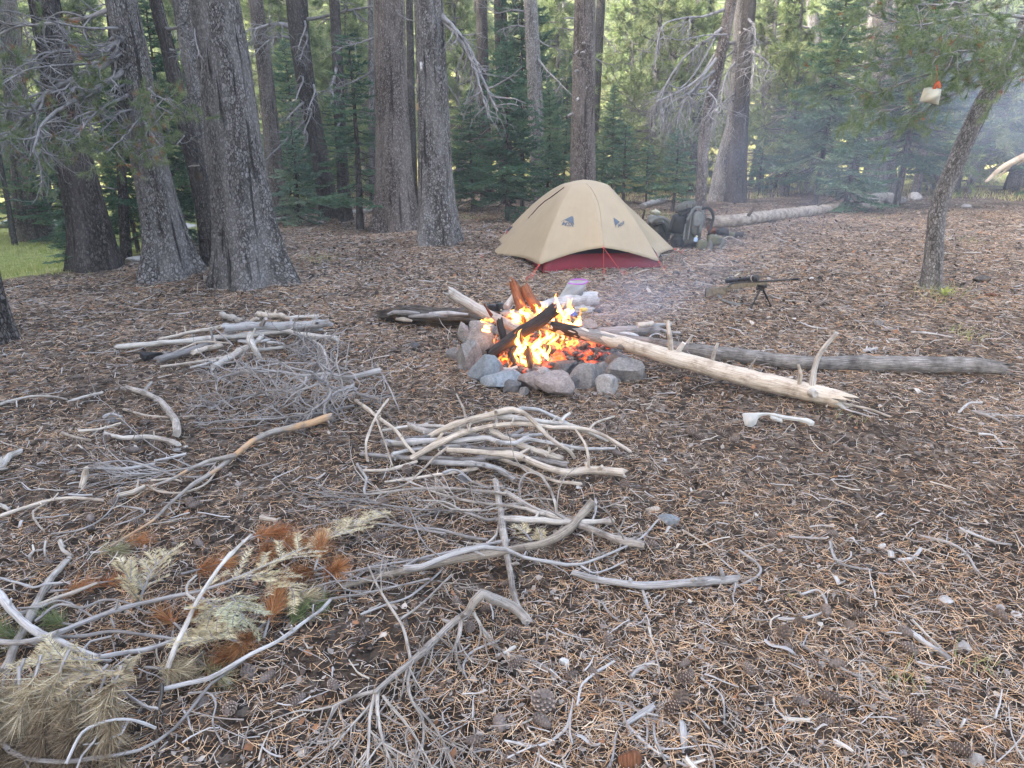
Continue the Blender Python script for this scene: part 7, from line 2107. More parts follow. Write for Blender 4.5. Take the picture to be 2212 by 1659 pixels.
dead_bough('dead_fir_bough', 'long cream coloured dead fir bough slanting up to the right in the lower left', zD, [(900, 580), (1150, 530), (1400, 440), (1600, 350), (1850, 240), (2080, 160)], (11, 5), [.06, .09, .12, .12, .08, .04], 'fir', 16, .16, CREAM)
dead_bough('dead_fir_bough', 'cream dead fir spray standing up left of the rust tufts', zD, [(800, 590), (760, 500), (720, 420), (700, 390)], (9, 5), [.04, .10, .15, .17], 'fir', 14, .12, CREAM)
dead_bough('dead_fir_bough', 'cream dead fir spray beside the other standing one, to its right', zD, [(800, 590), (850, 470), (900, 380), (1000, 290)], (9, 5), [.04, .09, .12, .13], 'fir', 16, .11, CREAM)
dead_bough('dead_fir_bough', 'pale cream fir bough in the middle of the rust tufts', zD, [(1150, 560), (1260, 640), (1350, 700), (1420, 780)], (9, 5), [.10, .11, .09, .05], 'fir', 20, .15, CREAM)
dead_bough('dead_fir_bough', 'cream fir bough lying low left of the rust tufts', zD, [(1400, 830), (1300, 800), (1150, 800), (1030, 800)], (9, 5), [.05, .08, .08, .06], 'fir', 18, .12, CREAM)
dead_bough('dead_fir_bough', 'cream fir bough at the upper right of the rust tufts', zD, [(1420, 440), (1560, 460), (1680, 520), (1740, 580)], (8, 4), [.12, .12, .10, .06], 'fir', 16, .14, CREAM)
dead_bough('dead_fir_bough', 'pale fir bough with grey green tinge below the long cream one', zD, [(1330, 560), (1380, 620), (1400, 690), (1390, 760)], (8, 4), [.12, .12, .1, .08], 'fir', 16, .12, CREAM * np.array([.85, .95, .95]))
dead_bough('dead_fir_bough', 'fluffy cream bough at the left, above the dark needle mass', zD, [(640, 930), (450, 930), (300, 920), (150, 920)], (9, 5), [.05, .1, .12, .1], 'fir', 22, .14, CREAM * .95)
dead_bough('dead_fir_bough', 'cream bough end drooping below the fluffy cream bough', zD, [(760, 990), (600, 1000), (400, 1030), (220, 1080)], (9, 5), [.05, .12, .14, .12], 'fir', 24, .15, STRAW, nl=.035)
dead_bough('dead_fir_bough', 'tiny cream sprig between the foreground branches', zC, [(1140, 800), (1110, 760), (1065, 715)], (8, 4), [.01, .02, .03], 'fir', 10, .07, CREAM)
dead_bough('dead_fir_bough', 'tiny cream sprig next to the other one, to its right', zC, [(1195, 800), (1190, 770), (1175, 735)], (7, 4), [.01, .02, .03], 'fir', 8, .05, CREAM)
dead_bough('dead_fir_bough', 'thin cream sprig left of the foreground branches', zC, [(60, 800), (200, 730), (320, 690), (400, 640)], (6, 4), [.02, .04, .04, .02], 'fir', 16, .10, CREAM)


def pine_tuft(label, zf, x, y, d, L, cols, n=90, z=.08, name='needle_tuft', size=.088):
    u, v = zf(x, y); p = np.array(G(u, v, z))
    d = norm(np.array(d, float))
    g = Vector(p); g.z = gzf(p[0], p[1])
    t = thing(name, label, 'needles', g, 'needle tufts of the dead boughs')
    s = grow(p - d * L * .6, d, L, 5, .12, 0, .008)
    w, nd = MB(), MB(); tube(w, s, np.linspace(.005, .003, len(s)), 6); w.build('stem', WOOD['twig'], t)
    tt = np.sort(rng.random(14)) * .6 + .4; i = tt * (len(s) - 1); j = np.minimum(i.astype(int), len(s) - 2)
    pos = s[j] + (s[j + 1] - s[j]) * (i - j)[:, None]
    tufts(nd, pos, norm(s[j + 1] - s[j]), n // 6, size, .0027, .62, cols, .02)
    nd.build('needles', NEEDLE_MAT, t)


for (lab, x, y, d, L, c, n, z) in (
    ('rust brown needle tuft at the tip of the white stick', 1530, 190, (.9, .3, .25), .16, RUST, 130, .10), ('dark rust needle tuft right of the white stick tip', 1640, 240, (.8, -.3, .2), .14, RUST, 120, .08), ('rust tuft hanging below the white stick tip', 1520, 290, (.1, -.8, -.1), .14, RUST * .8, 120, .06),
    ('rust tuft left of the white stick, spread flat', 1200, 380, (.9, .5, .1), .16, RUST, 120, .05), ('uppermost rust tuft at the right end of the boughs', 1860, 310, (.2, .9, .3), .14, RUST * .9, 130, .09), ('rust tuft at the far right of the boughs', 1890, 440, (.6, -.5, .3), .14, RUST, 130, .08),
    ('dark rust tuft between the cream boughs on the right', 1790, 420, (-.3, -.6, .2), .14, RUST * .8, 120, .06), ('large rust tuft in the lower middle of the boughs', 1560, 640, (.1, .6, .6), .15, RUST, 150, .08), ('straw yellow tuft right of the large rust tuft', 1680, 590, (.7, .2, .1), .14, STRAW, 120, .05),
    ('dark rust tuft at the lower end of the boughs', 1440, 790, (-.2, -.8, .1), .15, RUST * .75, 140, .06), ('dark rust tuft below the pale cream bough', 1350, 880, (-.5, -.6, .05), .15, RUST * .7, 120, .04), ('rust tuft under the white stick', 1130, 630, (.3, -.5, .1), .12, RUST * .9, 100, .04),
    ('rust needles between the crossing stems on the left', 980, 690, (-.5, .4, .1), .12, RUST * .9, 90, .03), ('green tuft at the right edge of the boughs', 1710, 690, (.5, .5, .3), .10, GRNN, 70, .03), ('small bright green tuft at the right end of the bough stem', 1855, 560, (.0, -.9, -.1), .09, GRNN, 60, .04), ('flat green needle tuft on the far left under the stems', 320, 720, (-1, .05, .05), .14, GRNN, 90, .02),
    ('dull green tuft at the lower left edge', 60, 830, (-1, 0, .05), .14, GRNN * .8, 90, .02), ('straw tuft at the lower end of the white stick', 960, 980, (.8, -.2, .1), .13, STRAW, 110, .06), ('green tinged straw tuft right of the white stick end', 1200, 980, (.6, -.6, .1), .12, (STRAW + GRNN[0]) / 2, 90, .04), ('small straw tuft low in the boughs', 1080, 960, (-.3, -.8, .0), .12, STRAW, 90, .03),
    ('faint rust needles behind the standing cream spray', 640, 470, (.8, .2, 0), .14, RUST, 80, .015), ('rust needle mat above the crossing stems', 430, 520, (.8, .1, 0), .14, RUST, 80, .015), ('olive needle tuft above the standing cream spray', 640, 300, (.9, .1, .02), .13, (GRNN[0] + STRAW) / 2, 80, .015), ('rust needle tuft beside the olive one', 760, 255, (.8, .2, .02), .13, RUST, 80, .015)):
    pine_tuft(lab, zD, x, y, d, L, c, n, z)
# the dark mass of drooping pine needles in the lower left corner
kk = 0
WORDS = ('first', 'second', 'third', 'fourth', 'fifth')
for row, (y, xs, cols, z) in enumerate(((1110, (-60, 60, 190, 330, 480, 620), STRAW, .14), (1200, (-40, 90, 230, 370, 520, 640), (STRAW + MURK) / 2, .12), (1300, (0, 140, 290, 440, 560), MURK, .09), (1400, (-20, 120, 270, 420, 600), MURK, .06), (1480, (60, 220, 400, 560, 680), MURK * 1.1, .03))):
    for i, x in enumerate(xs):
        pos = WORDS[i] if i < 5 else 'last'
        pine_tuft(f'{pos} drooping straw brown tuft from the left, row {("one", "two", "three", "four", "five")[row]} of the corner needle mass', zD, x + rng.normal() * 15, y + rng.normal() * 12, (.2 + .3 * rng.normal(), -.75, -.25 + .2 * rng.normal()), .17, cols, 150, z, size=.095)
# sticks among the boughs
GE = 'stems among the dead boughs'
for (lab, pts, r, mat, zo, forks) in (
    ('thick whitish stem running down right from the left edge of the boughs', [(-60, 480), (0, 545), (60, 620), (150, 710), (250, 780), (400, 850), (520, 910), (585, 935)], (24, 18), 'silver', [.05, .05, .06, .07, .07, .06, .05, .04], []),
    ('long grey stem crossing over the thick whitish one', [(-60, 812), (0, 820), (130, 822), (260, 790), (450, 720), (600, 660), (800, 602), (1000, 560), (1150, 530)], (18, 11), 'twig', [.04, .05, .08, .10, .09, .08, .08, .08, .09], [([(640, 690), (660, 740)], (7, 5), .06)]),
    ('straight white stick standing out of the boughs', [(1450, 200), (1330, 320), (1230, 440), (1130, 590), (1070, 720), (1000, 870), (968, 962)], (8, 17), 'white', [.12, .15, .16, .16, .14, .1, .06], [([(1120, 580), (1075, 550), (1085, 480), (1130, 440)], (9, 6), .13)]),
    ('broad flat white stick lying behind the stems on the left', [(400, 340), (320, 430), (250, 520), (180, 650), (90, 830), (40, 985)], (15, 26), 'white', .01, []),
    ('pale tan stick branching off behind the stems', [(250, 620), (360, 560), (470, 520), (560, 485)], (14, 8), 'tan', .02, []),
    ('thin grey stem arching over the middle of the boughs', [(200, 700), (330, 610), (470, 625), (600, 580), (720, 590), (820, 640)], (8, 6), 'twig', [.05, .07, .08, .08, .08, .06], []),
    ('thin grey stem below the long grey one', [(300, 800), (480, 790), (650, 765), (800, 780), (1030, 805)], (11, 8), 'twig', .06, [([(470, 880), (520, 820), (640, 790)], (9, 7), .05)]),
    ('grey stem joining the thick whitish one at its lower end', [(585, 920), (700, 890), (850, 860), (1000, 820)], (15, 10), 'silver', .05, []),
    ('bowed grey stem along the lower right of the boughs', [(1895, 590), (1850, 640), (1750, 712), (1600, 820), (1450, 890), (1330, 960), (1200, 1030), (950, 1088)], (8, 14), 'silver', [.05, .06, .07, .07, .06, .05, .04, .03], [([(1800, 670), (1806, 610)], (6, 4), .07)]),
    ('long curved stem sweeping round the bottom left corner', [(-40, 1330), (60, 1450), (150, 1490), (350, 1510), (550, 1490), (800, 1450), (1000, 1330), (1150, 1150), (1210, 1070), (1400, 930)], (13, 8), 'twig', [.05, .05, .05, .05, .04, .03, .02, .02, .03, .04], [([(130, 1490), (170, 1560)], (7, 5), .04)]),
    ('looping thin stem in the bottom left corner', [(380, 1520), (470, 1350), (600, 1285), (750, 1270), (900, 1312)], (9, 8), 'silver', [.07, .1, .1, .08, .03], [([(600, 1285), (540, 1400), (470, 1480), (440, 1560)], (7, 5), .08), ([(740, 1275), (700, 1350), (560, 1410), (480, 1415)], (7, 5), .07)]),
    ('dark stem rising below the straw tuft', [(870, 1310), (900, 1230), (930, 1130), (935, 1070)], (12, 10), 'rot', [.02, .03, .04, .05], [([(895, 1300), (905, 1400), (900, 1500)], (8, 7), .01)]),
    ('thin twig curling off the bowed stem', [(1090, 1120), (1200, 1120), (1240, 1180), (1225, 1290), (1280, 1400)], (6, 5), 'twig', .02, []),
    ('thin grey twig from the left edge across the flat white stick', [(-40, 450), (80, 480), (190, 510), (250, 490), (350, 480)], (7, 6), 'silver', .05, []),
    ('thin twigs on the far left below the thin grey one', [(100, 625), (230, 620), (360, 590), (560, 690)], (6, 6), 'twig', .04, []),
    ('stem under the drooping straw tufts', [(680, 1090), (780, 1160), (850, 1200), (900, 1205)], (9, 8), 'twig', .05, []),
    ('pale broken twig at the tip of the upper rust tuft', [(1500, 105), (1590, 125)], (14, 12), 'tan', .03, [])):
    st('bough_stem', lab, zD, pts, r, mat, zo, GE, 'stem', forks)
st('twig_bundle', 'mat of fine grey twigs between the dead boughs and the dark bough', zC, [(900, 640), (600, 640), (300, 600), (80, 560)], (6, 3), 'twig', .02, None, 'twigs', [([(800, 880), (500, 900), (200, 960), (0, 1000)], (7, 4), .02), ([(700, 760), (450, 720), (250, 700), (130, 690)], (6, 3), .02), ([(620, 990), (400, 1040), (150, 1090), (-50, 1110)], (6, 3), .02)],
   dict(n=14, L=.42, rr=.0042, curl=.4, bias=(-.8, 0, 0), along=.6, up=-.05, zmin=.008, levels=2, sub=2))
# ------------------------------------------------------------------ small things on the ground
LM = [('the jaw bone', 1680, 918), ('the bluish curved stick', 1410, 1256), ('the widest fire ring stone', 1200, 850), ('the gnarled root branch', 1010, 1310), ('the long cream dead bough', 760, 1150), ('the rifle bipod', 1640, 668),
      ('the lone crooked pine', 2014, 626), ('the tent front', 1300, 590), ('the left wood pile', 480, 750), ('the brush pile', 600, 850), ('the central branch pile', 1030, 960), ('the thickest trunk', 546, 612), ('the rotted log end', 2140, 805), ('the splintered end of the pale log', 1790, 880),
      ('the peeling pole', 560, 970), ('the speckled crooked branch', 355, 880), ('the straight white stick', 450, 1280), ('the drooping corner needle mass', 120, 1540), ('the twig heap', 300, 1010), ('the smile shaped twig', 1820, 1210), ('the bleached split stick', 2010, 1395), ('the flat bark strip', 1680, 1410),
      ('the blunt grey stub', 1380, 1545), ('the elbow bent twig', 1290, 1490), ('the fan of bare twigs', 850, 1560), ('the rust needle tufts', 690, 1230), ('the dark rotten log', 900, 690), ('the mound trunks', 900, 525), ('the hooked grey twig', 1740, 1320), ('the left edge trunk', 10, 740)]
LMG = [(n, G(u, v)) for n, u, v in LM]
ORD = ('nearest', 'second nearest', 'third nearest', 'fourth nearest', 'fifth nearest', 'sixth nearest', 'seventh nearest', 'eighth nearest', 'ninth nearest', 'tenth nearest')


def label_by_landmark(items, noun):
    """items: ground points; gives each a phrase by its nearest landmark, side and rank"""
    rec = []
    for i, p in enumerate(items):
        n, g = min(LMG, key=lambda a: (a[1].xy - p.xy).length)
        d = p.xy - g.xy
        side = ('right of' if d.x > 0 else 'left of') if abs(d.x) > abs(d.y) else ('beyond' if d.y > 0 else 'in front of')
        rec.append((n, side, d.length, i))
    out = {}
    for key in {(r[0], r[1]) for r in rec}:
        grp = sorted([r for r in rec if (r[0], r[1]) == key], key=lambda r: r[2])
        for k, r in enumerate(grp):
            nn = noun(r[3]) if callable(noun) else noun
            out[r[3]] = f'{nn} {key[1]} {key[0]}' if len(grp) == 1 else f'{ORD[k]} {nn} {key[1]} {key[0]}'
    return out


m_cone, nt, b, N = mat_new('pine_cone')
a_ = N('ShaderNodeAttribute', attribute_name='Col')
ob = N('ShaderNodeTexCoord').outputs['Object']
oi = N('ShaderNodeObjectInfo').outputs['Random']
c_ = mix(N, oi, mix(N, 0.5, a_.outputs[0], (.30, .26, .24)), a_.outputs[0])
nt.links.new(mix(N, ramp(N, noise(N, ob, 60, 3, .6), [(.45, (0, 0, 0)), (.75, (.5, .5, .5))]), c_, (.09, .07, .058)), b.inputs['Base Color'])
b.inputs['Roughness'].default_value = .8


def cone_mesh(seed, opened):
    r2 = np.random.default_rng(seed)
    mb = MB()
    n = 62; Lc, Rc = .062, .021 if not opened else .019
    tube(mb, [(0, 0, z * Lc) for z in np.linspace(0, 1, 8)], [Rc * .8 * math.sin(min(1, f + .12) * 2.6) ** .8 if 0 < math.sin(min(1, f + .12) * 2.6) else .002 for f in np.linspace(0, 1, 8)], 8, col=(.06, .04, .03))
    for k in range(n):
        f = (k + .5) / n; a = k * 2.39996
        R = Rc * max(.15, math.sin(min(1, f * .9 + .12) * 2.7)) ** .75
        out = .55 + (.55 if opened else 0)
        base = np.array([math.cos(a) * R * .6, math.sin(a) * R * .6, f * Lc])
        d = norm(np.array([math.cos(a) * out, math.sin(a) * out, .55 if not opened else .25])); s = np.array([-math.sin(a), math.cos(a), 0])
        up = np.cross(d, s); l = (.010 if not opened else .017) * (.6 + .5 * math.sin(f * PI)); w = .0052 * (.6 + .5 * math.sin(f * PI))
        V = [base - s * w * .5, base + s * w * .5, base + d * l - s * w, base + d * l + s * w, base + d * l * 1.12 + up * .0018 * -1, base + d * l * .95 + up * .0022]
        cc = np.array([(.20, .145, .11), (.27, .20, .15), (.15, .11, .09)])[r2.integers(3)]
        col = np.array([cc * .15, cc * .15, cc * .8, cc * .8, cc * 2.6, cc * 1.5])
        mb.add(V, [[0, 1, 3], [0, 3, 2], [2, 3, 4], [2, 3, 5], [0, 1, 5], [2, 5, 4], [3, 4, 5]], None, col)
    me = mb.mesh('pine_cone', smoothf=False); me.materials.append(m_cone)
    return me


CONES = [cone_mesh(1, False), cone_mesh(2, False), cone_mesh(3, True)]
cone_px = []
for (zf, L_) in ((zE, [(740, 350), (930, 410), (1320, 610), (1015, 545), (1410, 740), (1175, 920), (910, 940), (1860, 790), (800, 280), (660, 205), (1430, 630), (720, 995), (130, 400), (1940, 640), (1870, 580), (1480, 410), (900, 130)]),
                 (zD, [(1460, 1050), (1500, 1085), (1145, 1230), (1785, 730), (2020, 370), (140, 215), (1090, 70), (1170, 295), (1840, 205), (1350, 1220), (2060, 790), (1760, 1160), (530, 150), (310, 390), (1900, 1080)]),
                 (zC, [(510, 445), (1780, 840), (230, 915), (400, 790), (55, 770), (390, 640), (1600, 375), (1950, 280), (1630, 265), (1540, 120), (1630, 520), (1400, 80)]),
                 (zF, [(370, 105), (570, 85), (280, 555), (410, 460), (440, 485), (505, 545), (575, 560), (540, 665), (505, 700), (590, 760), (45, 695), (835, 485), (880, 460), (655, 380), (1205, 405), (685, 55), (860, 715), (840, 745), (455, 415), (520, 250), (90, 600), (1000, 850), (570, 385), (640, 425)]),
                 (zB, [(175, 1290), (825, 590), (1010, 690), (590, 155), (465, 170), (1450, 195), (265, 325), (1360, 1100), (140, 860), (1100, 690), (1530, 350), (745, 190), (1010, 485), (450, 820), (640, 170), (110, 1080), (960, 1200), (60, 120), (520, 370), (1640, 840), (780, 1080)]),
                 (zA, [(700, 440), (1590, 180), (1060, 820), (790, 820), (90, 540), (2100, 200), (2120, 420)]), (z7, [(110, 770), (300, 720), (540, 930), (720, 960), (1430, 850), (1800, 500), (900, 320), (1300, 330), (1650, 200), (1500, 260), (1900, 265), (2050, 330)])):
    cone_px += [zf(x, y) for x, y in L_]
cps = [G(u, v) for u, v in cone_px]
OPENC = {i for i in range(len(cps)) if i % 5 == 2}
labs = label_by_landmark(cps, lambda i: 'open dark pine cone' if i in OPENC else 'closed pine cone')
for i, p in enumerate(cps):
    o = bpy.data.objects.new('pine_cone', CONES[2] if i in OPENC else CONES[i % 2])
    COL.objects.link(o)
    s = (.62 + .34 * rng.random()) * (1.0 if p.y < 3.5 else 1.15)
    o.scale = (s, s, s); o.location = (p.x, p.y, p.z + .026 * s)
    o.rotation_euler = (PI / 2 + rng.normal() * .3, rng.random() * 6, rng.random() * 6.28)
    tag(o, labs[i], 'pine cone', 'pine cones lying in the needles')
g = G(*zE(1130, 790)); o = bpy.data.objects.new('pine_cone', CONES[2]); COL.objects.link(o); o.scale = (1.2, 1.2, .8); o.location = (g.x, g.y, g.z + .012); o.rotation_euler = (.2, .1, 0)
tag(o, 'black wide open pine cone standing upright near the bottom centre', 'pine cone', 'pine cones lying in the needles')

# ---- loose stones
spx = []
for (zf, L_) in ((z7, [(1475, 345, 50, 34, 'grey'), (1260, 500, 22, 16, 'pale'), (445, 85, 34, 28, 'grey'), (550, 150, 16, 12, 'pale'), (660, 250, 20, 14, 'pale'), (1130, 115, 20, 14, 'white'), (1955, 232, 18, 14, 'pale'), (1990, 855, 26, 18, 'pale'), (2190, 520, 30, 20, 'pale'), (770, 715, 30, 18, 'pale'), (1480, 760, 18, 14, 'white')]),
                 (z5, [(435, 600, 85, 70, 'dark'), (755, 590, 50, 45, 'grey'), (620, 250, 30, 26, 'dark')]), (zC, [(1840, 690, 105, 44, 'blue'), (790, 485, 70, 50, 'dark'), (1475, 1035, 36, 24, 'pale'), (1250, 1060, 40, 30, 'pale'), (1500, 1235, 24, 26, 'tan')]),
                 (zB, [(800, 450, 105, 55, 'dark'), (340, 620, 55, 36, 'grey'), (515, 822, 60, 36, 'pale'), (1715, 905, 40, 30, 'pale'), (1270, 655, 56, 24, 'pale'), (720, 520, 40, 20, 'grey'), (190, 240, 40, 20, 'grey')]),
                 (zF, [(988, 312, 50, 22, 'white'), (765, 123, 28, 14, 'white'), (1050, 480, 50, 26, 'pale'), (925, 595, 28, 20, 'pale'), (1240, 365, 46, 16, 'white'), (545, 540, 34, 20, 'blue'), (1090, 880, 60, 34, 'pale'), (760, 740, 26, 26, 'pink'), (590, 48, 20, 12, 'white'), (1180, 340, 28, 30, 'pale'), (840, 855, 30, 20, 'grey')]),
                 (zE, [(1255, 530, 60, 34, 'white'), (1240, 435, 36, 26, 'pale'), (1460, 340, 34, 30, 'pink'), (1190, 160, 34, 26, 'pale'), (2165, 265, 26, 20, 'pale'), (1215, 860, 28, 28, 'blue'), (1925, 205, 22, 18, 'white')])):
    for (x, y, w, h, mt) in L_:
        u, v = zf(x, y); spx.append((u, v, w * ZS[zf], h * ZS[zf], 'pink' if mt == 'tan' else mt))
sl = label_by_landmark([G(a[0], a[1]) for a in spx], lambda i: {'grey': 'grey', 'pale': 'pale', 'dark': 'dark', 'blue': 'flat blue grey', 'pink': 'pinkish', 'white': 'whitish'}[spx[i][4]] + ' loose stone')
for i, (u, v, w, h, mt) in enumerate(spx):
    rock('loose_stone', sl[i], 'stone', u, v, w, h, mt, 'loose stones on the forest floor', 500 + i, .9, rng.normal() * .2, .18, sub=2)
# rocks of the clearing beyond the trees
for i, (u, v, w, h, lab) in enumerate(((18, 484, 60, 26, 'white boulder in the clearing at the far left edge'), (105, 420, 70, 40, 'large white boulder seen behind the smooth grey thin trunk'), (115, 486, 50, 24, 'white boulder right of the brownish far left trunk'), (300, 560, 60, 16, 'low white rock left of the spreading roots'),
                                      (410, 490, 40, 18, 'white rock seen between the leaning trunks'), (945, 440, 16, 10, 'small pale rock right of the second mound trunk'), (1940, 432, 60, 26, 'jumble of white rock beside the dark fir bole'), (1972, 426, 40, 24, 'whitish rock right of the dark fir bole'),
                                      (2030, 432, 40, 16, 'white rock at the foot of the splintered stump'), (2085, 445, 26, 12, 'small white rock right of the splintered stump'), (690, 480, 24, 8, 'pale flat stone behind the young firs on the left'))):
    rock('boulder', lab, 'rock', u, v, w * .75, h * .75, 'pale' if u > 1000 else 'white', 'white rocks in the clearing', 700 + i, 1.0, 0, .25)

# ---- chips of wood and bark
chips = []
for (zf, L_) in ((zF, [(400, 495, 110, 26, .9, 'silver'), (700, 450, 60, 12, .6, 'tan'), (660, 115, 34, 20, .6, 'silver'), (795, 165, 24, 22, 1.5, 'silver'), (610, 260, 30, 30, .9, 'silver'), (505, 600, 20, 24, 1.4, 'tan'), (540, 780, 50, 12, .1, 'silver'), (1050, 765, 34, 10, -.6, 'silver'), (765, 25, 50, 12, -.3, 'silver')]),
                 (zE, [(1890, 960, 200, 34, 1.7, 'silver'), (1380, 990, 120, 30, .35, 'silver'), (1100, 970, 40, 34, .5, 'tan')]), (zC, [(1375, 545, 50, 20, 1.7, 'silver'), (1815, 400, 44, 16, 1.5, 'silver'), (1620, 605, 46, 18, -.2, 'silver'), (1890, 840, 60, 14, -.9, 'tan'), (1410, 800, 60, 22, .2, 'tan'), (50, 490, 90, 18, -.7, 'silver'), (1960, 560, 44, 18, 1.2, 'white'), (1830, 760, 50, 16, -.7, 'silver')]),
                 (z7, [(1655, 695, 60, 30, 1.4, 'white'), (1565, 738, 66, 16, .5, 'white'), (1625, 620, 80, 16, 0, 'tan'), (1280, 155, 80, 12, .05, 'grey'), (150, 615, 60, 14, .9, 'silver')]), (zB, [(1340, 665, 40, 28, .9, 'white'), (660, 735, 60, 14, 0, 'tan'), (570, 660, 50, 22, 0, 'tan'), (155, 1220, 60, 20, 1.6, 'silver'), (1470, 1195, 70, 40, .4, 'rot'), (660, 1260, 90, 60, .9, 'rot')])):
    for (x, y, l, w, a, mt) in L_:
        u, v = zf(x, y); chips.append((u, v, l * ZS[zf], w * ZS[zf], a, mt))
cl = label_by_landmark([G(a[0], a[1]) for a in chips], lambda i: {'silver': 'grey', 'tan': 'tan', 'white': 'pale', 'grey': 'dark grey', 'rot': 'dark brown'}[chips[i][5]] + ' flat wood chip')
for i, (u, v, l, w, a, mt) in enumerate(chips):
    g = G(u, v); m_ = mpp(g); L2_, W2_ = l * m_, w * m_ * 1.15
    n = 7; t_ = np.linspace(-.5, .5, n)
    pts = [(g.x + math.cos(a) * f * L2_, g.y - math.sin(a) * f * L2_, g.z + .02 + .01 * math.sin(f * 5 + i)) for f in t_]
    mb = MB(); tube(mb, pts, W2_ * .5 * (1 - .35 * (2 * np.abs(t_)) ** 3), 8, flat=.22, rough=.08, jag=.6)
    tag(mb.build('wood_chip', WOOD[mt], origin=g), cl[i], 'wood chip', 'flat chips of wood and bark')
# bark chunks
for (u, v, w, h, lab, mt) in ((1360, 1640, 46, 46, 'dark brown bark chunk at the bottom edge', 'redbark'), (2120, 604, 40, 16, 'dark curled bark slab right of the lone crooked pine', 'rot'), (2142, 637, 36, 10, 'orange brown bark piece right of the lone crooked pine', 'redbark'), (1410, 1100, 30, 12, 'tan piece of bark right of the central pile', 'tan')):
    g = G(u, v + h * .3); m_ = mpp(g); V, Ft = rock_mb((w * m_, w * m_ * .8, h * m_), u, 14)
    mb = MB(); mb.add(V + np.array([g.x, g.y, g.z + h * m_ * .35]), Ft, np.repeat(V[Ft][..., :2], 1, 0)); tag(mb.build('bark_chunk', WOOD[mt], origin=g, smoothf=False), lab, 'bark')
# ---- leafy plant at the foot of the crooked pine
g = G(2040, 640); t = thing('leafy_plant', 'small yellow green leafy plant at the foot of the lone crooked pine', 'plant', g)
for k in range(9):
    a = k * .7 + rng.random() * .4; l = .10 + .06 * rng.random(); el = .35 + .7 * rng.random()
    n = 6; tt = np.linspace(0, 1, n)
    cx = np.stack([np.cos(a) * l * tt * math.cos(el), np.sin(a) * l * tt * math.cos(el), l * (math.sin(el) * tt - .5 * tt ** 2 * .6)], 1) + np.array([g.x, g.y, g.z + .01])
    wv = .014 * np.sin(np.clip(tt * 1.0, .05, 1) * PI) ** .7 + .001; s = np.array([-math.sin(a), math.cos(a), 0])
    V = np.concatenate([cx - s * wv[:, None], cx + np.array([0, 0, -.004]), cx + s * wv[:, None]]); Fq = []
    for q in range(n - 1): Fq += [[q, q + 1, n + q + 1, n + q], [n + q, n + q + 1, 2 * n + q + 1, 2 * n + q]]
    mb = MB(); mb.add(V, Fq, None, np.array((.34, .38, .10)) * (.8 + .4 * rng.random())); mb.build('leaf', LEAF, t)
# ------------------------------------------------------------------ air
def make_haze():
    mb = MB()
    box(mb, (0, 85, 22), (420, 220, 50))
    m = bpy.data.materials.new('haze'); m.use_nodes = True
    nt = m.node_tree; nt.nodes.remove(nt.nodes['Principled BSDF'])
    pv = nt.nodes.new('ShaderNodeVolumePrincipled')
    pv.inputs['Color'].default_value = (0.92, 0.95, 1.0, 1)
    pv.inputs['Density'].default_value = 0.0028
    nt.links.new(pv.outputs[0], nt.nodes['Material Output'].inputs['Volume'])
    tag(mb.build('haze', m, smoothf=False), 'thin pale smoke haze hanging among the trees', 'haze', kind='stuff')


make_haze()


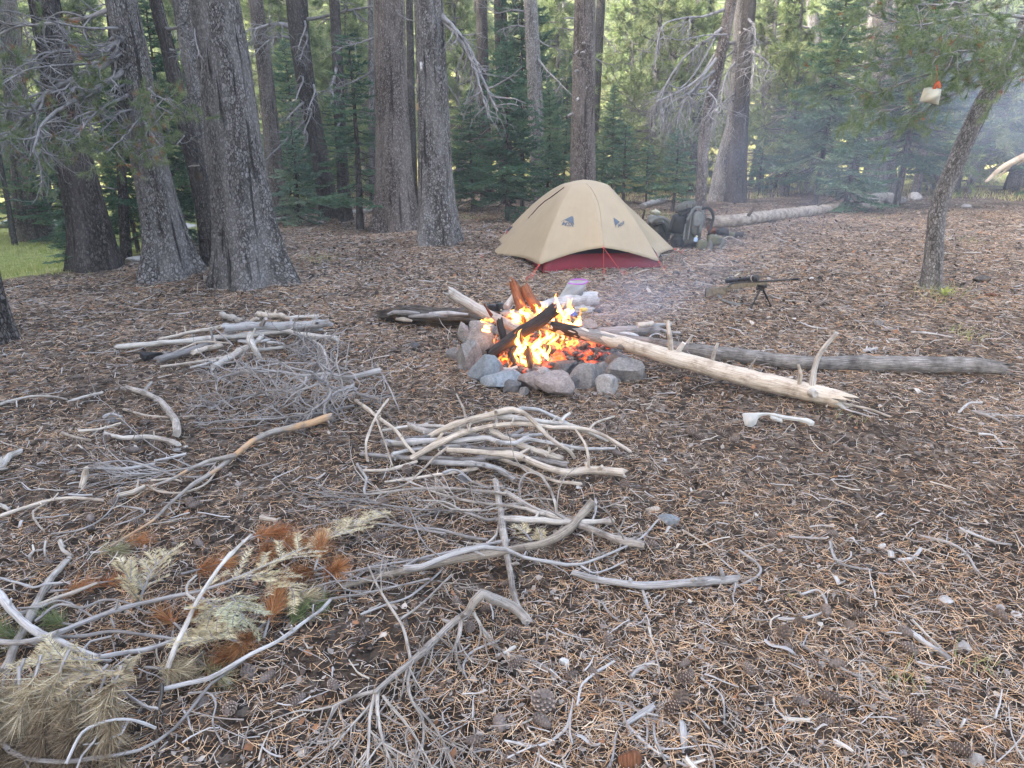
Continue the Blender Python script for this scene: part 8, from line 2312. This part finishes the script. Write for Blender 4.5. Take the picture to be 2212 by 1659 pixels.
def make_smoke():
    """thin blue wood smoke drifting from the fire to the right: soft overlapping puffs"""
    m = bpy.data.materials.new('wood_smoke'); m.use_nodes = True
    nt = m.node_tree; nt.nodes.remove(nt.nodes['Principled BSDF'])

    def N(t, inp=None, **at):
        n = nt.nodes.new(t)
        for k, v in at.items(): setattr(n, k, v)
        for k, v in (inp or {}).items():
            if isinstance(v, bpy.types.NodeSocket): nt.links.new(v, n.inputs[k])
            else: n.inputs[k].default_value = v
        return n
    tc = N('ShaderNodeTexCoord').outputs['Object']
    ln = N('ShaderNodeVectorMath', {0: tc}, operation='LENGTH').outputs['Value']
    fall = N('ShaderNodeMapRange', {0: ln, 1: 1.0, 2: 0.15, 3: 0.0, 4: 1.0}, interpolation_type='SMOOTHSTEP').outputs[0]
    nz = N('ShaderNodeTexNoise', {'Vector': tc, 'Scale': 2.2, 'Detail': 4.0, 'Distortion': 1.0}).outputs[0]
    nm = N('ShaderNodeMapRange', {0: nz, 1: .36, 2: .70, 3: 0.0, 4: 1.0}).outputs[0]
    d = N('ShaderNodeMath', {0: fall, 1: nm}, operation='MULTIPLY').outputs[0]
    oi = N('ShaderNodeObjectInfo').outputs['Alpha']
    d = N('ShaderNodeMath', {0: d, 1: oi}, operation='MULTIPLY').outputs[0]
    pv = N('ShaderNodeVolumePrincipled', {'Color': (.66, .76, 1.0, 1), 'Density': d})
    nt.links.new(pv.outputs[0], nt.nodes['Material Output'].inputs['Volume'])
    mb = MB(); bm = bmesh.new(); bmesh.ops.create_icosphere(bm, subdivisions=3, radius=1.0); add_bm(mb, bm)
    me = mb.mesh('smoke_puff'); me.materials.append(m)
    root = thing('smoke', 'thin bluish wood smoke drifting right from the fire', 'smoke', (.7, 5.6, .3))
    root['kind'] = 'stuff'
    for i, (x, y, z, sx, sy, sz, den) in enumerate(((.85, 5.45, .42, .55, .4, .32, 1.0), (1.35, 5.9, .5, .8, .6, .42, .35), (2.1, 7.0, .75, 1.3, 1.0, .7, .09), (3.3, 8.6, 1.2, 1.9, 1.5, 1.1, .10), (4.6, 9.3, 1.5, 2.4, 1.8, 1.4, .09), (6.2, 9.2, 2.2, 2.4, 2.0, 1.7, .20), (7.3, 9.8, 2.6, 2.4, 2.2, 1.9, .20), (3.2, 12.5, 1.6, 3.0, 2.2, 1.6, .04))):
        o = bpy.data.objects.new('smoke_puff', me); COL.objects.link(o); o.parent = root
        o.location = Vector((x, y, z)) - Vector((.7, 5.6, .3)); o.scale = (sx, sy, sz); o.rotation_euler = (0, 0, i * .7)
        o.color = (1, 1, 1, den)


make_smoke()
